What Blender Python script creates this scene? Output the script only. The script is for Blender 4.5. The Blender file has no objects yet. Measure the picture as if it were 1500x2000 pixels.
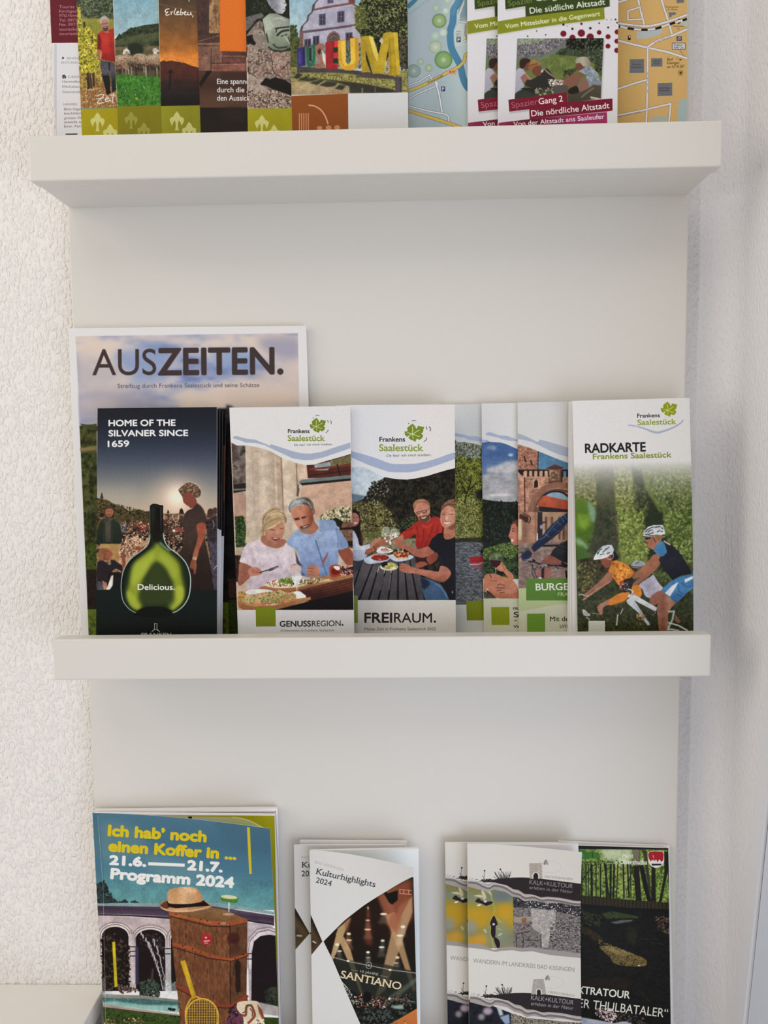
import bpy, bmesh, math, random
import numpy as np
from mathutils import Vector, Matrix

# ---------------------------------------------------------------- camera
scene = bpy.context.scene
COL = scene.collection
FPX, CX, CY, CZ, YAW, PITCH, ROLL = 1492.8, 0.0214, -0.6975, 0.0, -0.0245, 0.0807, -0.0130
_f = np.array([math.sin(YAW) * math.cos(PITCH), math.cos(YAW) * math.cos(PITCH), -math.sin(PITCH)])
_r0 = np.array([math.cos(YAW), -math.sin(YAW), 0.0])
_u0 = np.cross(_r0, _f)
CR = _r0 * math.cos(ROLL) + _u0 * math.sin(ROLL)
CU = -_r0 * math.sin(ROLL) + _u0 * math.cos(ROLL)
CF = _f
CP = np.array([CX, CY, CZ])
cam_d = bpy.data.cameras.new('camera')
cam = bpy.data.objects.new('camera', cam_d)
COL.objects.link(cam)
cam_d.sensor_fit = 'VERTICAL'
cam_d.sensor_height = 24.0
cam_d.sensor_width = 18.0
cam_d.lens = 24.0 * FPX / 2000.0
cam_d.clip_start = 0.01
cam.matrix_world = Matrix(((CR[0], CU[0], -CF[0], CX), (CR[1], CU[1], -CF[1], CY), (CR[2], CU[2], -CF[2], CZ), (0, 0, 0, 1)))
scene.camera = cam

# ---------------------------------------------------------------- light and exposure
scene.view_settings.view_transform = 'Standard'
scene.view_settings.look = 'None'
scene.view_settings.gamma = 1.0
scene.view_settings.use_curve_mapping = False
scene.view_settings.exposure = 0.0
world = bpy.data.worlds.new('room_light')
scene.world = world
world.use_nodes = True
bgn = world.node_tree.nodes['Background']
bgn.inputs[0].default_value = (1.0, 0.95, 0.89, 1)
bgn.inputs[1].default_value = 0.52


def area(name, loc, target, sx, sy, power, col):
    d = bpy.data.lights.new(name, 'AREA')
    d.shape = 'RECTANGLE'
    d.size, d.size_y = sx, sy
    d.energy = power
    d.color = col
    o = bpy.data.objects.new(name, d)
    COL.objects.link(o)
    o.location = loc
    o.rotation_euler = (Vector(target) - Vector(loc)).to_track_quat('-Z', 'Y').to_euler()
    return o


area('warm_lamp_left', (-1.6, -0.8, 0.45), (-0.1, 0, 0.1), 1.1, 1.4, 11.0, (1.0, 0.89, 0.76))  # unseen warm lamp off to the left
area('window_light_right', (0.75, -1.15, -0.65), (0.05, 0, -0.25), 1.2, 1.0, 9.2, (0.74, 0.81, 1.0))
area('ceiling_light', (-0.35, -1.2, 1.5), (-0.1, 0, 0.1), 1.4, 1.0, 8.5, (1.0, 0.92, 0.82))


# ---------------------------------------------------------------- geometry helpers
def ray(px, py):
    return CF + CR * ((px - 750.0) / FPX) - CU * ((py - 1000.0) / FPX)


def hit(px, py, p0, n):
    """world point where the line of sight of photo pixel (px, py) meets a plane"""
    d = ray(px, py)
    t = np.dot(np.asarray(p0) - CP, n) / np.dot(d, n)
    return CP + d * t


def proj(P):
    d = P - CP
    z = d @ CF
    return np.stack([750 + FPX * (d @ CR) / z, 1000 - FPX * (d @ CU) / z], -1)


def link(name, me, mats, parent=None, kind=None):
    o = bpy.data.objects.new(name, me)
    COL.objects.link(o)
    for m in mats:
        if m.name not in [x.name for x in me.materials if x]:
            me.materials.append(m)
    if parent:
        o.parent = parent
        o.matrix_parent_inverse = Matrix.Translation(-parent.location)
    if kind:
        o['kind'] = kind
    return o


def thing(name, label, cat, loc=(0, 0, 0), group=None):
    o = bpy.data.objects.new(name, None)
    COL.objects.link(o)
    o.location = loc
    o.empty_display_size = 0.02
    o['label'] = label
    o['category'] = cat
    if group:
        o['group'] = group
    return o


def box(name, x0, x1, y0, y1, z0, z1, mat, parent=None, bev=0.0008, seg=2, kind=None):
    bm = bmesh.new()
    bmesh.ops.create_cube(bm, size=1)
    for v in bm.verts:
        v.co = Vector(((x0 + x1) / 2 + v.co.x * (x1 - x0), (y0 + y1) / 2 + v.co.y * (y1 - y0), (z0 + z1) / 2 + v.co.z * (z1 - z0)))
    if bev:
        bmesh.ops.bevel(bm, geom=list(bm.edges), offset=bev, segments=seg, affect='EDGES', profile=0.5)
    me = bpy.data.meshes.new(name)
    bm.to_mesh(me)
    bm.free()
    for p in me.polygons:
        p.use_smooth = False
    return link(name, me, [mat], parent, kind)


# ---------------------------------------------------------------- materials
def mat_new(name):
    m = bpy.data.materials.new(name)
    m.use_nodes = True
    nt = m.node_tree
    return m, nt, nt.nodes['Principled BSDF']


def mat_plain(name, col, rough=0.5, bump=0.0, scale=300.0, spec=0.4, var=0.02, stretch=(1, 1, 1), detail=3):
    m, nt, b = mat_new(name)
    tc = nt.nodes.new('ShaderNodeTexCoord')
    mp = nt.nodes.new('ShaderNodeMapping')
    mp.inputs['Scale'].default_value = stretch
    nt.links.new(tc.outputs['Object'], mp.inputs[0])
    no = nt.nodes.new('ShaderNodeTexNoise')
    no.inputs['Scale'].default_value = scale
    no.inputs['Detail'].default_value = detail
    nt.links.new(mp.outputs[0], no.inputs['Vector'])
    r = nt.nodes.new('ShaderNodeValToRGB')
    r.color_ramp.elements[0].color = tuple(c * (1 - var) for c in col) + (1,)
    r.color_ramp.elements[1].color = tuple(min(1, c * (1 + var)) for c in col) + (1,)
    nt.links.new(no.outputs['Fac'], r.inputs[0])
    nt.links.new(r.outputs[0], b.inputs['Base Color'])
    b.inputs['Roughness'].default_value = rough
    b.inputs['Specular IOR Level'].default_value = spec
    if bump:
        bp = nt.nodes.new('ShaderNodeBump')
        bp.inputs['Strength'].default_value = 1.0
        bp.inputs['Distance'].default_value = bump
        nt.links.new(no.outputs['Fac'], bp.inputs['Height'])
        nt.links.new(bp.outputs[0], b.inputs['Normal'])
    return m


def mat_wall(name, col, relief=0.0010):
    """painted woodchip wallpaper: short upright bumps of varied size"""
    m, nt, b = mat_new(name)
    tc = nt.nodes.new('ShaderNodeTexCoord')
    mp = nt.nodes.new('ShaderNodeMapping')
    mp.inputs['Scale'].default_value = (1.0, 1.0, 0.55)
    nt.links.new(tc.outputs['Object'], mp.inputs[0])
    n1 = nt.nodes.new('ShaderNodeTexNoise')
    n1.inputs['Scale'].default_value = 360
    n1.inputs['Detail'].default_value = 2.5
    n1.inputs['Distortion'].default_value = 0.15
    n2 = nt.nodes.new('ShaderNodeTexNoise')
    n2.inputs['Scale'].default_value = 120
    n2.inputs['Detail'].default_value = 1.0
    for n in (n1, n2):
        nt.links.new(mp.outputs[0], n.inputs['Vector'])
    r1 = nt.nodes.new('ShaderNodeMapRange')
    r1.interpolation_type = 'SMOOTHSTEP'
    r1.inputs['From Min'].default_value = 0.38
    r1.inputs['From Max'].default_value = 0.74
    nt.links.new(n1.outputs['Fac'], r1.inputs['Value'])
    ad = nt.nodes.new('ShaderNodeMath')
    ad.operation = 'MULTIPLY_ADD'
    ad.inputs[1].default_value = 0.8
    nt.links.new(n2.outputs['Fac'], ad.inputs[0])
    nt.links.new(r1.outputs[0], ad.inputs[2])
    bp = nt.nodes.new('ShaderNodeBump')
    bp.inputs['Strength'].default_value = 1.0
    bp.inputs['Distance'].default_value = relief
    nt.links.new(ad.outputs[0], bp.inputs['Height'])
    nt.links.new(bp.outputs[0], b.inputs['Normal'])
    b.inputs['Base Color'].default_value = col + (1,)
    b.inputs['Roughness'].default_value = 0.75
    b.inputs['Specular IOR Level'].default_value = 0.25
    return m


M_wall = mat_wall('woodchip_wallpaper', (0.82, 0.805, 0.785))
M_wall_cool_light = mat_wall('wallpaper_cool_light', (0.76, 0.765, 0.80), 0.00045)  # woodchip wallpaper with the cool right-hand daylight put into its colour
M_board = mat_plain('white_laminate', (0.68, 0.665, 0.625), 0.42, 0.00001, 900, 0.35, 0.006)
M_casing = mat_plain('door_frame_paint', (0.74, 0.76, 0.82), 0.45, 0.00002, 200)
M_door = mat_plain('door_paint', (0.66, 0.72, 0.84), 0.4, 0.00002, 200)
M_top = mat_plain('cabinet_laminate', (0.74, 0.72, 0.69), 0.5, 0.00003, 700)
M_paper = mat_plain('paper_edges', (0.83, 0.82, 0.83), 0.7, 0.00006, 160, 0.2, 0.05, (1, 20, 0.05))
M_white = mat_plain('white_paper', (0.80, 0.80, 0.83), 0.6, 0.00002, 400, 0.25, 0.01)

# ---------------------------------------------------------------- the rack: board and three ledges
W2, DEP = 0.276, 0.0687
LIPT = 0.0155
TOPZ, MIDZ, LOWZ = (0.2196, 0.2550), (-0.1913, -0.1558), (-0.6022, -0.5667)
rack = thing('brochure_rack', 'white wall board with three lipped ledges full of brochures', 'rack', (0, 0, -0.75))
box('back_panel', -W2, W2, 0.0, 0.018, -0.75, 0.66, M_board, rack, 0.0013)
for z0, z1 in (TOPZ, MIDZ, LOWZ):
    s = box('shelf', -W2 + 0.0024, W2 - 0.0024, -DEP + LIPT, -0.0001, z0 + 0.0002, z0 + 0.014, M_board, rack, 0.0003)
    box('front_lip', -W2 - 0.0002, W2 + 0.0002, -DEP, -DEP + LIPT, z0, z1, M_board, s, 0.0014)

# ---------------------------------------------------------------- walls, casing, cabinet
WY = 0.0185


def strip_mesh(name, pts, mat, parent=None, kind='structure'):
    """extrude a plan polyline between two heights"""
    z0, z1 = -1.1, 1.2
    vs, fs = [], []
    for x, y in pts:
        vs += [(x, y, z0), (x, y, z1)]
    for i in range(len(pts) - 1):
        fs.append((2 * i, 2 * i + 2, 2 * i + 3, 2 * i + 1))
    me = bpy.data.meshes.new(name)
    me.from_pydata(vs, [], fs)
    for p in me.polygons:
        p.use_smooth = True
    return link(name, me, [mat], parent, kind)


CO = 0.03
XC = 0.322
box('wall_back', -1.6, 0.262, WY, WY + 0.1, -1.1, 1.2, M_wall, None, 0, kind='structure')
# inner corner with a soft cove, then the side wall that comes towards the viewer
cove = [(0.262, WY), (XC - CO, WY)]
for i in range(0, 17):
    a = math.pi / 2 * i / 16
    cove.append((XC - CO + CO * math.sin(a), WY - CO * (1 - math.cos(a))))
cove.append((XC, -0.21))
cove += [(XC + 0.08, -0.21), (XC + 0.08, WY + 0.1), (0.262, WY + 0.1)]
wr = strip_mesh('wall_right', cove, M_wall_cool_light)


def side_prism(name, a_lo, a_hi, b_lo, b_hi, th, mat, kind):
    """flat bar on the side wall; each corner is (y, z) on the wall plane, th its thickness off the wall"""
    q = [a_lo, a_hi, b_hi, b_lo]
    vs = [(XC + 0.001, y, z) for y, z in q] + [(XC - th, y, z) for y, z in q]
    fs = [(0, 1, 2, 3), (7, 6, 5, 4), (0, 4, 5, 1), (1, 5, 6, 2), (2, 6, 7, 3), (3, 7, 4, 0)]
    bm = bmesh.new()
    bv = [bm.verts.new(v) for v in vs]
    for f in fs:
        bm.faces.new([bv[i] for i in f])
    bmesh.ops.recalc_face_normals(bm, faces=bm.faces)
    bmesh.ops.bevel(bm, geom=list(bm.edges), offset=0.0012, segments=2, affect='EDGES')
    me = bpy.data.meshes.new(name)
    bm.to_mesh(me)
    bm.free()
    return link(name, me, [mat], None, kind)


def on_side(px, py, off):
    p = hit(px, py, (XC - off, 0, 0), np.array([1.0, 0, 0]))
    return (p[1], p[2])


def line_at(p, q, z):
    t = (z - p[1]) / (q[1] - p[1])
    return (p[0] + t * (q[0] - p[0]), z)


o1, o2 = on_side(1497, 1335, 0.006), on_side(1431, 2000, 0.006)
i1, i2 = on_side(1500, 1530, 0.006), on_side(1452, 2000, 0.006)
side_prism('trim_1', line_at(o1, o2, -0.9), line_at(o1, o2, 0.6), line_at(i1, i2, -0.9), line_at(i1, i2, 0.6), 0.006, M_casing, 'structure')
side_prism('door_1', line_at(i1, i2, -0.9), line_at(i1, i2, 0.6), (-0.209, -0.9), (-0.209, 0.6), 0.003, M_door, 'structure')

ctop = hit(90, 1921, (0, WY, 0), np.array([0, 1.0, 0]))[2]
cab = thing('low_cabinet', 'low white cabinet standing left of the rack under the wallpapered wall', 'cabinet', (-0.6, -0.15, -1.1))
box('cabinet_top', -0.95, -W2 - 0.004, -0.36, WY - 0.0005, ctop - 0.02, ctop, M_top, cab, 0.001)
box('cabinet_body', -0.93, -W2 - 0.010, -0.34, WY - 0.001, -1.1, ctop - 0.0201, M_top, cab, 0.001)

# ---------------------------------------------------------------- page geometry
class Sheet:
    """A sheet standing on a ledge, leaning back. Its left and right edges are given by two photo pixels each;
    yb / yt are its distances in front of the board at the foot and the head; curl(u, v) bends it forward."""

    def __init__(s, L, R, zf, yb, yt, h=0.21, top=None, curl=None):
        p0 = np.array([0.0, -yb, zf])
        p1 = np.array([0.0, -yt, zf + h])
        n = np.cross(np.array([1.0, 0, 0]), p1 - p0)
        s.n = n / np.linalg.norm(n)          # points to the viewer (-y)
        if s.n[1] > 0:
            s.n = -s.n

        def edge(E, ty):
            a, b = hit(E[0][0], E[0][1], p0, s.n), hit(E[1][0], E[1][1], p0, s.n)
            lo = a + (b - a) * (zf - a[2]) / (b[2] - a[2])
            if ty is None:
                z1 = zf + h
            else:
                ex = E[0][0] + (E[1][0] - E[0][0]) * (ty - E[0][1]) / (E[1][1] - E[0][1])
                z1 = hit(ex, ty, p0, s.n)[2]
            hi = a + (b - a) * (z1 - a[2]) / (b[2] - a[2])
            return lo, hi
        s.bl, s.tl = edge(L, top[0] if top else None)
        s.br, s.tr = edge(R, top[1] if top else None)
        s.curl = curl

    def at(s, u, v, off=0.0):
        u, v = np.asarray(u, float)[..., None], np.asarray(v, float)[..., None]
        P = (s.bl * (1 - u) + s.br * u) * (1 - v) + (s.tl * (1 - u) + s.tr * u) * v
        if s.curl:
            P = P + s.n * s.curl(np.clip(u, 0, 1), np.clip(v, 0, 1))
        return P - s.n * off

    def uv(s, px):
        """page coordinates of photo pixels (Newton on the bent sheet)"""
        px = np.asarray(px, float)
        u, v = np.full(len(px), 0.5), np.full(len(px), 0.5)
        for _ in range(9):
            q = proj(s.at(u, v))
            e = 1e-4
            du, dv = (proj(s.at(u + e, v)) - q) / e, (proj(s.at(u, v + e)) - q) / e
            r = px - q
            det = du[:, 0] * dv[:, 1] - du[:, 1] * dv[:, 0]
            a = (r[:, 0] * dv[:, 1] - r[:, 1] * dv[:, 0]) / det
            b = (du[:, 0] * r[:, 1] - du[:, 1] * r[:, 0]) / det
            u, v = u + np.clip(a, -2, 2), v + np.clip(b, -2, 2)
        return np.stack([u, v], -1)


def slab(name, sh, o0, o1, mats, parent, nu=2, nv=2, inset=0.0):
    """closed thin sheet between offsets o0 (front) and o1 (back); face 0 material in front, 1 elsewhere"""
    U, V = np.meshgrid(np.linspace(inset, 1 - inset, nu + 1), np.linspace(inset * 0.4, 1 - inset * 0.6, nv + 1), indexing='ij')
    A, B = sh.at(U, V, o0).reshape(-1, 3), sh.at(U, V, o1).reshape(-1, 3)
    N = len(A)
    idx = lambda i, j: i * (nv + 1) + j
    fs, mi = [], []
    for i in range(nu):
        for j in range(nv):
            fs.append((idx(i, j), idx(i + 1, j), idx(i + 1, j + 1), idx(i, j + 1)))
            mi.append(0)
            fs.append((N + idx(i, j), N + idx(i, j + 1), N + idx(i + 1, j + 1), N + idx(i + 1, j)))
            mi.append(1)
    ring = [(i, 0) for i in range(nu)] + [(nu, j) for j in range(nv)] + [(i, nv) for i in range(nu, 0, -1)] + [(0, j) for j in range(nv, 0, -1)]
    for k in range(len(ring)):
        a, b = idx(*ring[k]), idx(*ring[(k + 1) % len(ring)])
        fs.append((a, N + a, N + b, b))
        mi.append(1)
    me = bpy.data.meshes.new(name)
    me.from_pydata([tuple(p) for p in np.concatenate([A, B])], [], fs)
    for m in mats:
        me.materials.append(m)
    uvl = me.uv_layers.new(name='page')
    UV = np.concatenate([np.stack([U.ravel(), V.ravel()], -1)] * 2)
    li = np.empty(len(me.loops), int)
    me.loops.foreach_get('vertex_index', li)
    uvl.data.foreach_set('uv', UV[li].astype(np.float32).ravel())
    me.polygons.foreach_set('material_index', mi)
    me.polygons.foreach_set('use_smooth', [bool(sh.curl)] * len(mi))
    rim = {tuple(sorted((idx(*ring[k]) + o, idx(*ring[(k + 1) % len(ring)]) + o))) for k in range(len(ring)) for o in (0, N)}
    for e in me.edges:
        if tuple(sorted(e.vertices)) in rim:
            e.use_edge_sharp = True
    me.update()
    return link(name, me, mats, parent)


# ---------------------------------------------------------------- print painter (flat print on the covers, drawn by code)
def hexc(c):
    if isinstance(c, str):
        return np.array([int(c[i:i + 2], 16) / 255 for i in (0, 2, 4)], np.float32)
    return np.asarray(c, np.float32)


def lin(c):
    c = np.asarray(c, np.float32)
    return np.where(c <= 0.04045, c / 12.92, ((c + 0.055) / 1.055) ** 2.4)


def enc(c):
    c = np.clip(c, 0, 1)
    return np.where(c <= 0.0031308, c * 12.92, 1.055 * c ** (1 / 2.4) - 0.055)


def boxblur(m, r):
    n = int(r)
    if n < 1:
        return m
    for ax in (0, 1):
        for _ in range(2):
            p = np.pad(m, [(n + 1, n) if a == ax else (0, 0) for a in (0, 1)], mode='edge')
            c = np.cumsum(p, axis=ax, dtype=np.float64)
            hi = [slice(None)] * 2
            lo = [slice(None)] * 2
            hi[ax], lo[ax] = slice(2 * n + 1, None), slice(0, -(2 * n + 1))
            m = ((c[tuple(hi)] - c[tuple(lo)]) / (2 * n + 1)).astype(np.float32)
    return m


def vnoise(h, w, sx, sy, rng):
    gx, gy = int(w / sx) + 3, int(h / sy) + 3
    g = rng.random((gy, gx)).astype(np.float32)
    x, y = np.arange(w) / sx + rng.random(), np.arange(h) / sy + rng.random()
    xi, yi = x.astype(int), y.astype(int)
    xf, yf = (x - xi).astype(np.float32), (y - yi).astype(np.float32)
    xf, yf = xf * xf * (3 - 2 * xf), (yf * yf * (3 - 2 * yf))[:, None]
    xi, yi = np.minimum(xi, gx - 2), np.minimum(yi, gy - 2)
    a = g[yi][:, xi] * (1 - xf) + g[yi][:, xi + 1] * xf
    b = g[yi + 1][:, xi] * (1 - xf) + g[yi + 1][:, xi + 1] * xf
    return a * (1 - yf) + b * yf


def fbm(h, w, sx, sy, rng, o=4):
    t, amp, s = np.zeros((h, w), np.float32), 1.0, 0.0
    for _ in range(o):
        if min(sx, sy) < 0.9:
            break
        t += vnoise(h, w, max(sx, 1), max(sy, 1), rng) * amp
        s += amp
        amp *= 0.6
        sx, sy = sx / 2, sy / 2
    t = t / max(s, 1e-6)
    return np.clip((t - 0.5) * 1.9 + 0.5, 0, 1)


def pts_of(p):
    if isinstance(p, str):
        return np.array([[float(a) for a in q.split(',')] for q in p.split()])
    return np.array(p, float)


def catmull(P, closed, n=6):
    P = np.asarray(P)
    m = len(P)
    if m < 3:
        return P
    out = []
    for i in range(m if closed else m - 1):
        if closed:
            a, b, c, d = P[(i - 1) % m], P[i], P[(i + 1) % m], P[(i + 2) % m]
        else:
            a, b, c, d = P[max(i - 1, 0)], P[i], P[i + 1], P[min(i + 2, m - 1)]
        for k in range(n):
            t = k / n
            out.append(0.5 * ((2 * b) + (c - a) * t + (2 * a - 5 * b + 4 * c - d) * t * t + (3 * b - a - 3 * c + d) * t ** 3))
    if not closed:
        out.append(P[-1])
    return np.array(out)


GLY = {}


def glyphs(txt):
    """outline contours of a string in Blender's built-in face, cap height about 0.68"""
    if txt not in GLY:
        cu = bpy.data.curves.new('tmp', 'FONT')
        cu.body = txt
        ob = bpy.data.objects.new('tmp', cu)
        COL.objects.link(ob)
        dg = bpy.context.evaluated_depsgraph_get()
        cc = ob.evaluated_get(dg).to_curve(dg)
        res = []
        for sp in cc.splines:
            bp = sp.bezier_points
            pts = []
            m = len(bp)
            for i in range(m):
                a, b = bp[i], bp[(i + 1) % m]
                p0, p1, p2, p3 = [np.array(q[:2]) for q in (a.co, a.handle_right, b.handle_left, b.co)]
                st = abs(np.cross(p1 - p0, p3 - p0)) + abs(np.cross(p2 - p0, p3 - p0)) < 1e-5
                for k in range(1 if st else 6):
                    t = k / 6
                    pts.append(p0 * (1 - t) ** 3 + 3 * p1 * t * (1 - t) ** 2 + 3 * p2 * t * t * (1 - t) + p3 * t ** 3)
            res.append(np.array(pts))
        ob.to_curve_clear() if hasattr(ob, 'to_curve_clear') else None
        bpy.data.objects.remove(ob)
        bpy.data.curves.remove(cu)
        GLY[txt] = res
    return GLY[txt]


def ring_area(c):
    return 0.5 * np.sum(c[:, 0] * np.roll(c[:, 1], -1) - np.roll(c[:, 0], -1) * c[:, 1])


class Ink:
    def __init__(s, sh, res=5600.0, seed=1, bg='ffffff'):
        s.sh = sh
        w = np.linalg.norm(sh.br - sh.bl)
        h = np.linalg.norm(sh.tl - sh.bl)
        s.w, s.h = int(w * res), int(h * res)
        s.k = 2.0 * res / 4500.0
        s.C = np.empty((s.h, s.w, 3), np.float32)
        s.C[:] = hexc(bg)
        s.rng = np.random.default_rng(seed)
        s.V(0, 0, 1)
        s.clip = None

    def V(s, x0, y0, sc):
        s.x0, s.y0, s.sc = x0, y0, sc

    def m(s, P):
        P = np.asarray(P, float)
        px = np.stack([s.x0 + P[:, 0] / s.sc, s.y0 + P[:, 1] / s.sc], -1)
        uv = s.sh.uv(px)
        return np.stack([uv[:, 0] * s.w, (1 - uv[:, 1]) * s.h], -1)

    def cover(s, contours, grow=0):
        """anti-aliased coverage of closed contours in canvas pixels"""
        allp = np.concatenate(contours)
        g = grow + 2
        bx0, by0 = int(max(0, np.floor(allp[:, 0].min()) - g)), int(max(0, np.floor(allp[:, 1].min()) - g))
        bx1, by1 = int(min(s.w, np.ceil(allp[:, 0].max()) + g)), int(min(s.h, np.ceil(allp[:, 1].max()) + g))
        if bx1 <= bx0 or by1 <= by0:
            return None
        W, H, SS = bx1 - bx0, by1 - by0, 3
        A = np.concatenate(contours)
        B = np.concatenate([np.roll(c, -1, 0) for c in contours])
        A, B = A - (bx0, by0), B - (bx0, by0)
        sg = np.where(B[:, 1] > A[:, 1], 1.0, -1.0)
        lo, hi = np.minimum(A[:, 1], B[:, 1]), np.maximum(A[:, 1], B[:, 1])
        r0 = np.clip(np.ceil(lo * SS - 0.5), 0, H * SS).astype(int)
        r1 = np.clip(np.ceil(hi * SS - 0.5), 0, H * SS).astype(int)
        n = r1 - r0
        k = n > 0
        A, B, sg, r0, n = A[k], B[k], sg[k], r0[k], n[k]
        if len(n) == 0:
            return None
        e = np.repeat(np.arange(len(n)), n)
        rr = np.arange(n.sum()) - np.repeat(np.cumsum(n) - n, n) + r0[e]
        ys = (rr + 0.5) / SS
        x = A[e, 0] + (ys - A[e, 1]) * (B[e, 0] - A[e, 0]) / (B[e, 1] - A[e, 1])
        x = np.clip(x, 0, W)
        xi = np.minimum(x.astype(int), W)
        fr = x - xi
        buf = np.zeros((H * SS, W + 2), np.float32)
        np.add.at(buf, (rr, xi), sg[e] * (1 - fr))
        np.add.at(buf, (rr, xi + 1), sg[e] * fr)
        cov = np.clip(np.abs(np.cumsum(buf, 1)), 0, 1)[:, :W]
        return bx0, by0, cov.reshape(H, SS, W).mean(1)

    def put(s, cv, col, a=1.0, b=0.0, g=None, gh=None, pal=None, sc=8.0, asp=1.0, hard=1.0):
        if cv is None:
            return
        x0, y0, m = cv
        if b:
            m = boxblur(m, b * s.k / s.sc * 0.5 + 0.5)
        m = m * a
        H, W = m.shape
        R = s.C[y0:y0 + H, x0:x0 + W]
        if s.clip is not None:
            m = m * s.clip[y0:y0 + H, x0:x0 + W]
        if pal is not None:
            t = fbm(H, W, sc * s.k / s.sc, sc * s.k / s.sc * asp, s.rng)
            t = np.clip((t - 0.5) * hard + 0.5, 0, 0.999) * (len(pal) - 1)
            P = np.array([hexc(c) for c in pal])
            i = t.astype(int)
            f = (t - i)[..., None]
            c = P[i] * (1 - f) + P[np.minimum(i + 1, len(pal) - 1)] * f
        elif g is not None or gh is not None:
            if g is not None:
                t = np.linspace(0, 1, H, dtype=np.float32)[:, None, None]
                cs = [col] + (g if isinstance(g, list) else [g])
            else:
                t = np.linspace(0, 1, W, dtype=np.float32)[None, :, None]
                cs = [col] + (gh if isinstance(gh, list) else [gh])
            P = np.array([hexc(c) for c in cs])
            tt = np.clip(t * (len(cs) - 1), 0, len(cs) - 1 - 1e-4)
            i = tt[..., 0].astype(int)
            c = P[i] * (1 - (tt - i[..., None])) + P[i + 1] * (tt - i[..., None])
        else:
            c = hexc(col)
        R[:] = R * (1 - m[..., None]) + c * m[..., None]

    def grow(s, b):
        return int(b * s.k / s.sc * 1.2 + 2) if b else 0

    def p(s, pts, col=None, b=0, sm=0, **k):
        P = pts_of(pts)
        if sm:
            P = catmull(P, True)
        elif len(P) < 12:
            Q = []
            for i in range(len(P)):
                for t in (0, 0.25, 0.5, 0.75):
                    Q.append(P[i] * (1 - t) + P[(i + 1) % len(P)] * t)
            P = np.array(Q)
        s.put(s.cover([s.m(P)], s.grow(b)), col, b=b, **k)

    def r(s, x0, y0, x1, y1, col=None, **k):
        s.p([(x0, y0), (x1, y0), (x1, y1), (x0, y1)], col, **k)

    def e(s, cx, cy, rx, ry, col=None, rot=0, b=0, **k):
        t = np.linspace(0, 2 * np.pi, 28, endpoint=False)
        c, d = math.cos(math.radians(rot)), math.sin(math.radians(rot))
        X, Y = rx * np.cos(t), ry * np.sin(t)
        s.put(s.cover([s.m(np.stack([cx + X * c - Y * d, cy + X * d + Y * c], -1))], s.grow(b)), col, b=b, **k)

    def l(s, pts, w, col=None, b=0, sm=0, w2=None, **k):
        P = pts_of(pts)
        if sm:
            P = catmull(P, False)
        n = len(P)
        ws = np.linspace(w, w if w2 is None else w2, n) / 2
        C = []
        for i in range(n - 1):
            d = P[i + 1] - P[i]
            L = np.hypot(*d)
            if L < 1e-6:
                continue
            q = np.array([-d[1], d[0]]) / L
            C.append(np.array([P[i] + q * ws[i], P[i + 1] + q * ws[i + 1], P[i + 1] - q * ws[i + 1], P[i] - q * ws[i]]))
        if n > 2:
            for i in range(1, n - 1):
                t = np.linspace(0, 2 * np.pi, 9)[:-1]
                C.append(P[i] + ws[i] * np.stack([np.cos(-t), np.sin(-t)], -1))
        sizes = [len(c) for c in C]
        M = s.m(np.concatenate(C))
        out = []
        j = 0
        for z in sizes:
            c = M[j:j + z]
            j += z
            if ring_area(c) < 0:
                c = c[::-1]
            out.append(c)
        s.put(s.cover(out, s.grow(b)), col, b=b, **k)

    def tex(s, poly, amp=0.05, sc=9.0, amp2=0.06, sc2=60.0):
        """uneven tone, as in a printed photograph"""
        cv = s.cover([s.m(pts_of(poly))], 0)
        if cv is None:
            return
        x0, y0, m = cv
        H, W = m.shape
        q = s.k / s.sc
        f = 1 + m * (amp * (fbm(H, W, sc * q, sc * q, s.rng, 3) - 0.5) * 2 + amp2 * (fbm(H, W, sc2 * q, sc2 * q, s.rng, 2) - 0.5) * 2)
        s.C[y0:y0 + H, x0:x0 + W] *= f[..., None]

    def clipto(s, poly=None):
        s.clip = None
        if poly is not None:
            x0, y0, m = s.cover([s.m(pts_of(poly))], 0)
            s.clip = np.zeros((s.h, s.w), np.float32)
            s.clip[y0:y0 + m.shape[0], x0:x0 + m.shape[1]] = m

    def leaves(s, poly, cols, n, size, seed=None, asp=0.6, ang=None):
        n, size = int(n * 2.0), size * 0.66
        """n small leaf shapes scattered inside a polygon, in several tones"""
        P = pts_of(poly)
        rng = s.rng
        x0, y0 = P.min(0)
        x1, y1 = P.max(0)
        per = {}
        got = 0
        X = rng.uniform(x0, x1, n * 4)
        Y = rng.uniform(y0, y1, n * 4)
        ins = np.zeros(len(X), bool)
        for i in range(len(P)):
            a, b = P[i], P[(i + 1) % len(P)]
            c = ((a[1] > Y) != (b[1] > Y)) & (X < (b[0] - a[0]) * (Y - a[1]) / (b[1] - a[1] + 1e-9) + a[0])
            ins ^= c
        X, Y = X[ins][:n], Y[ins][:n]
        order = rng.integers(0, len(cols), len(X))
        for ci, c in enumerate(cols):
            C = []
            for x, y in zip(X[order == ci], Y[order == ci]):
                z = size * rng.uniform(0.5, 1.3)
                a = rng.uniform(0, 6.28) if ang is None else ang + rng.normal(0, 0.3)
                q = np.array([[1, 0], [0.6, asp * .8], [-0.3, asp], [-1, 0.1], [-0.5, -asp * .9], [0.5, -asp * .7]]) * z
                ca, sa = math.cos(a), math.sin(a)
                C.append(np.stack([x + q[:, 0] * ca - q[:, 1] * sa, y + q[:, 0] * sa + q[:, 1] * ca], -1))
            if not C:
                continue
            M = s.m(np.concatenate(C))
            s.put(s.cover([M[i * 6:i * 6 + 6] if ring_area(M[i * 6:i * 6 + 6]) > 0 else M[i * 6:i * 6 + 6][::-1] for i in range(len(C))]), c)

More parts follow.
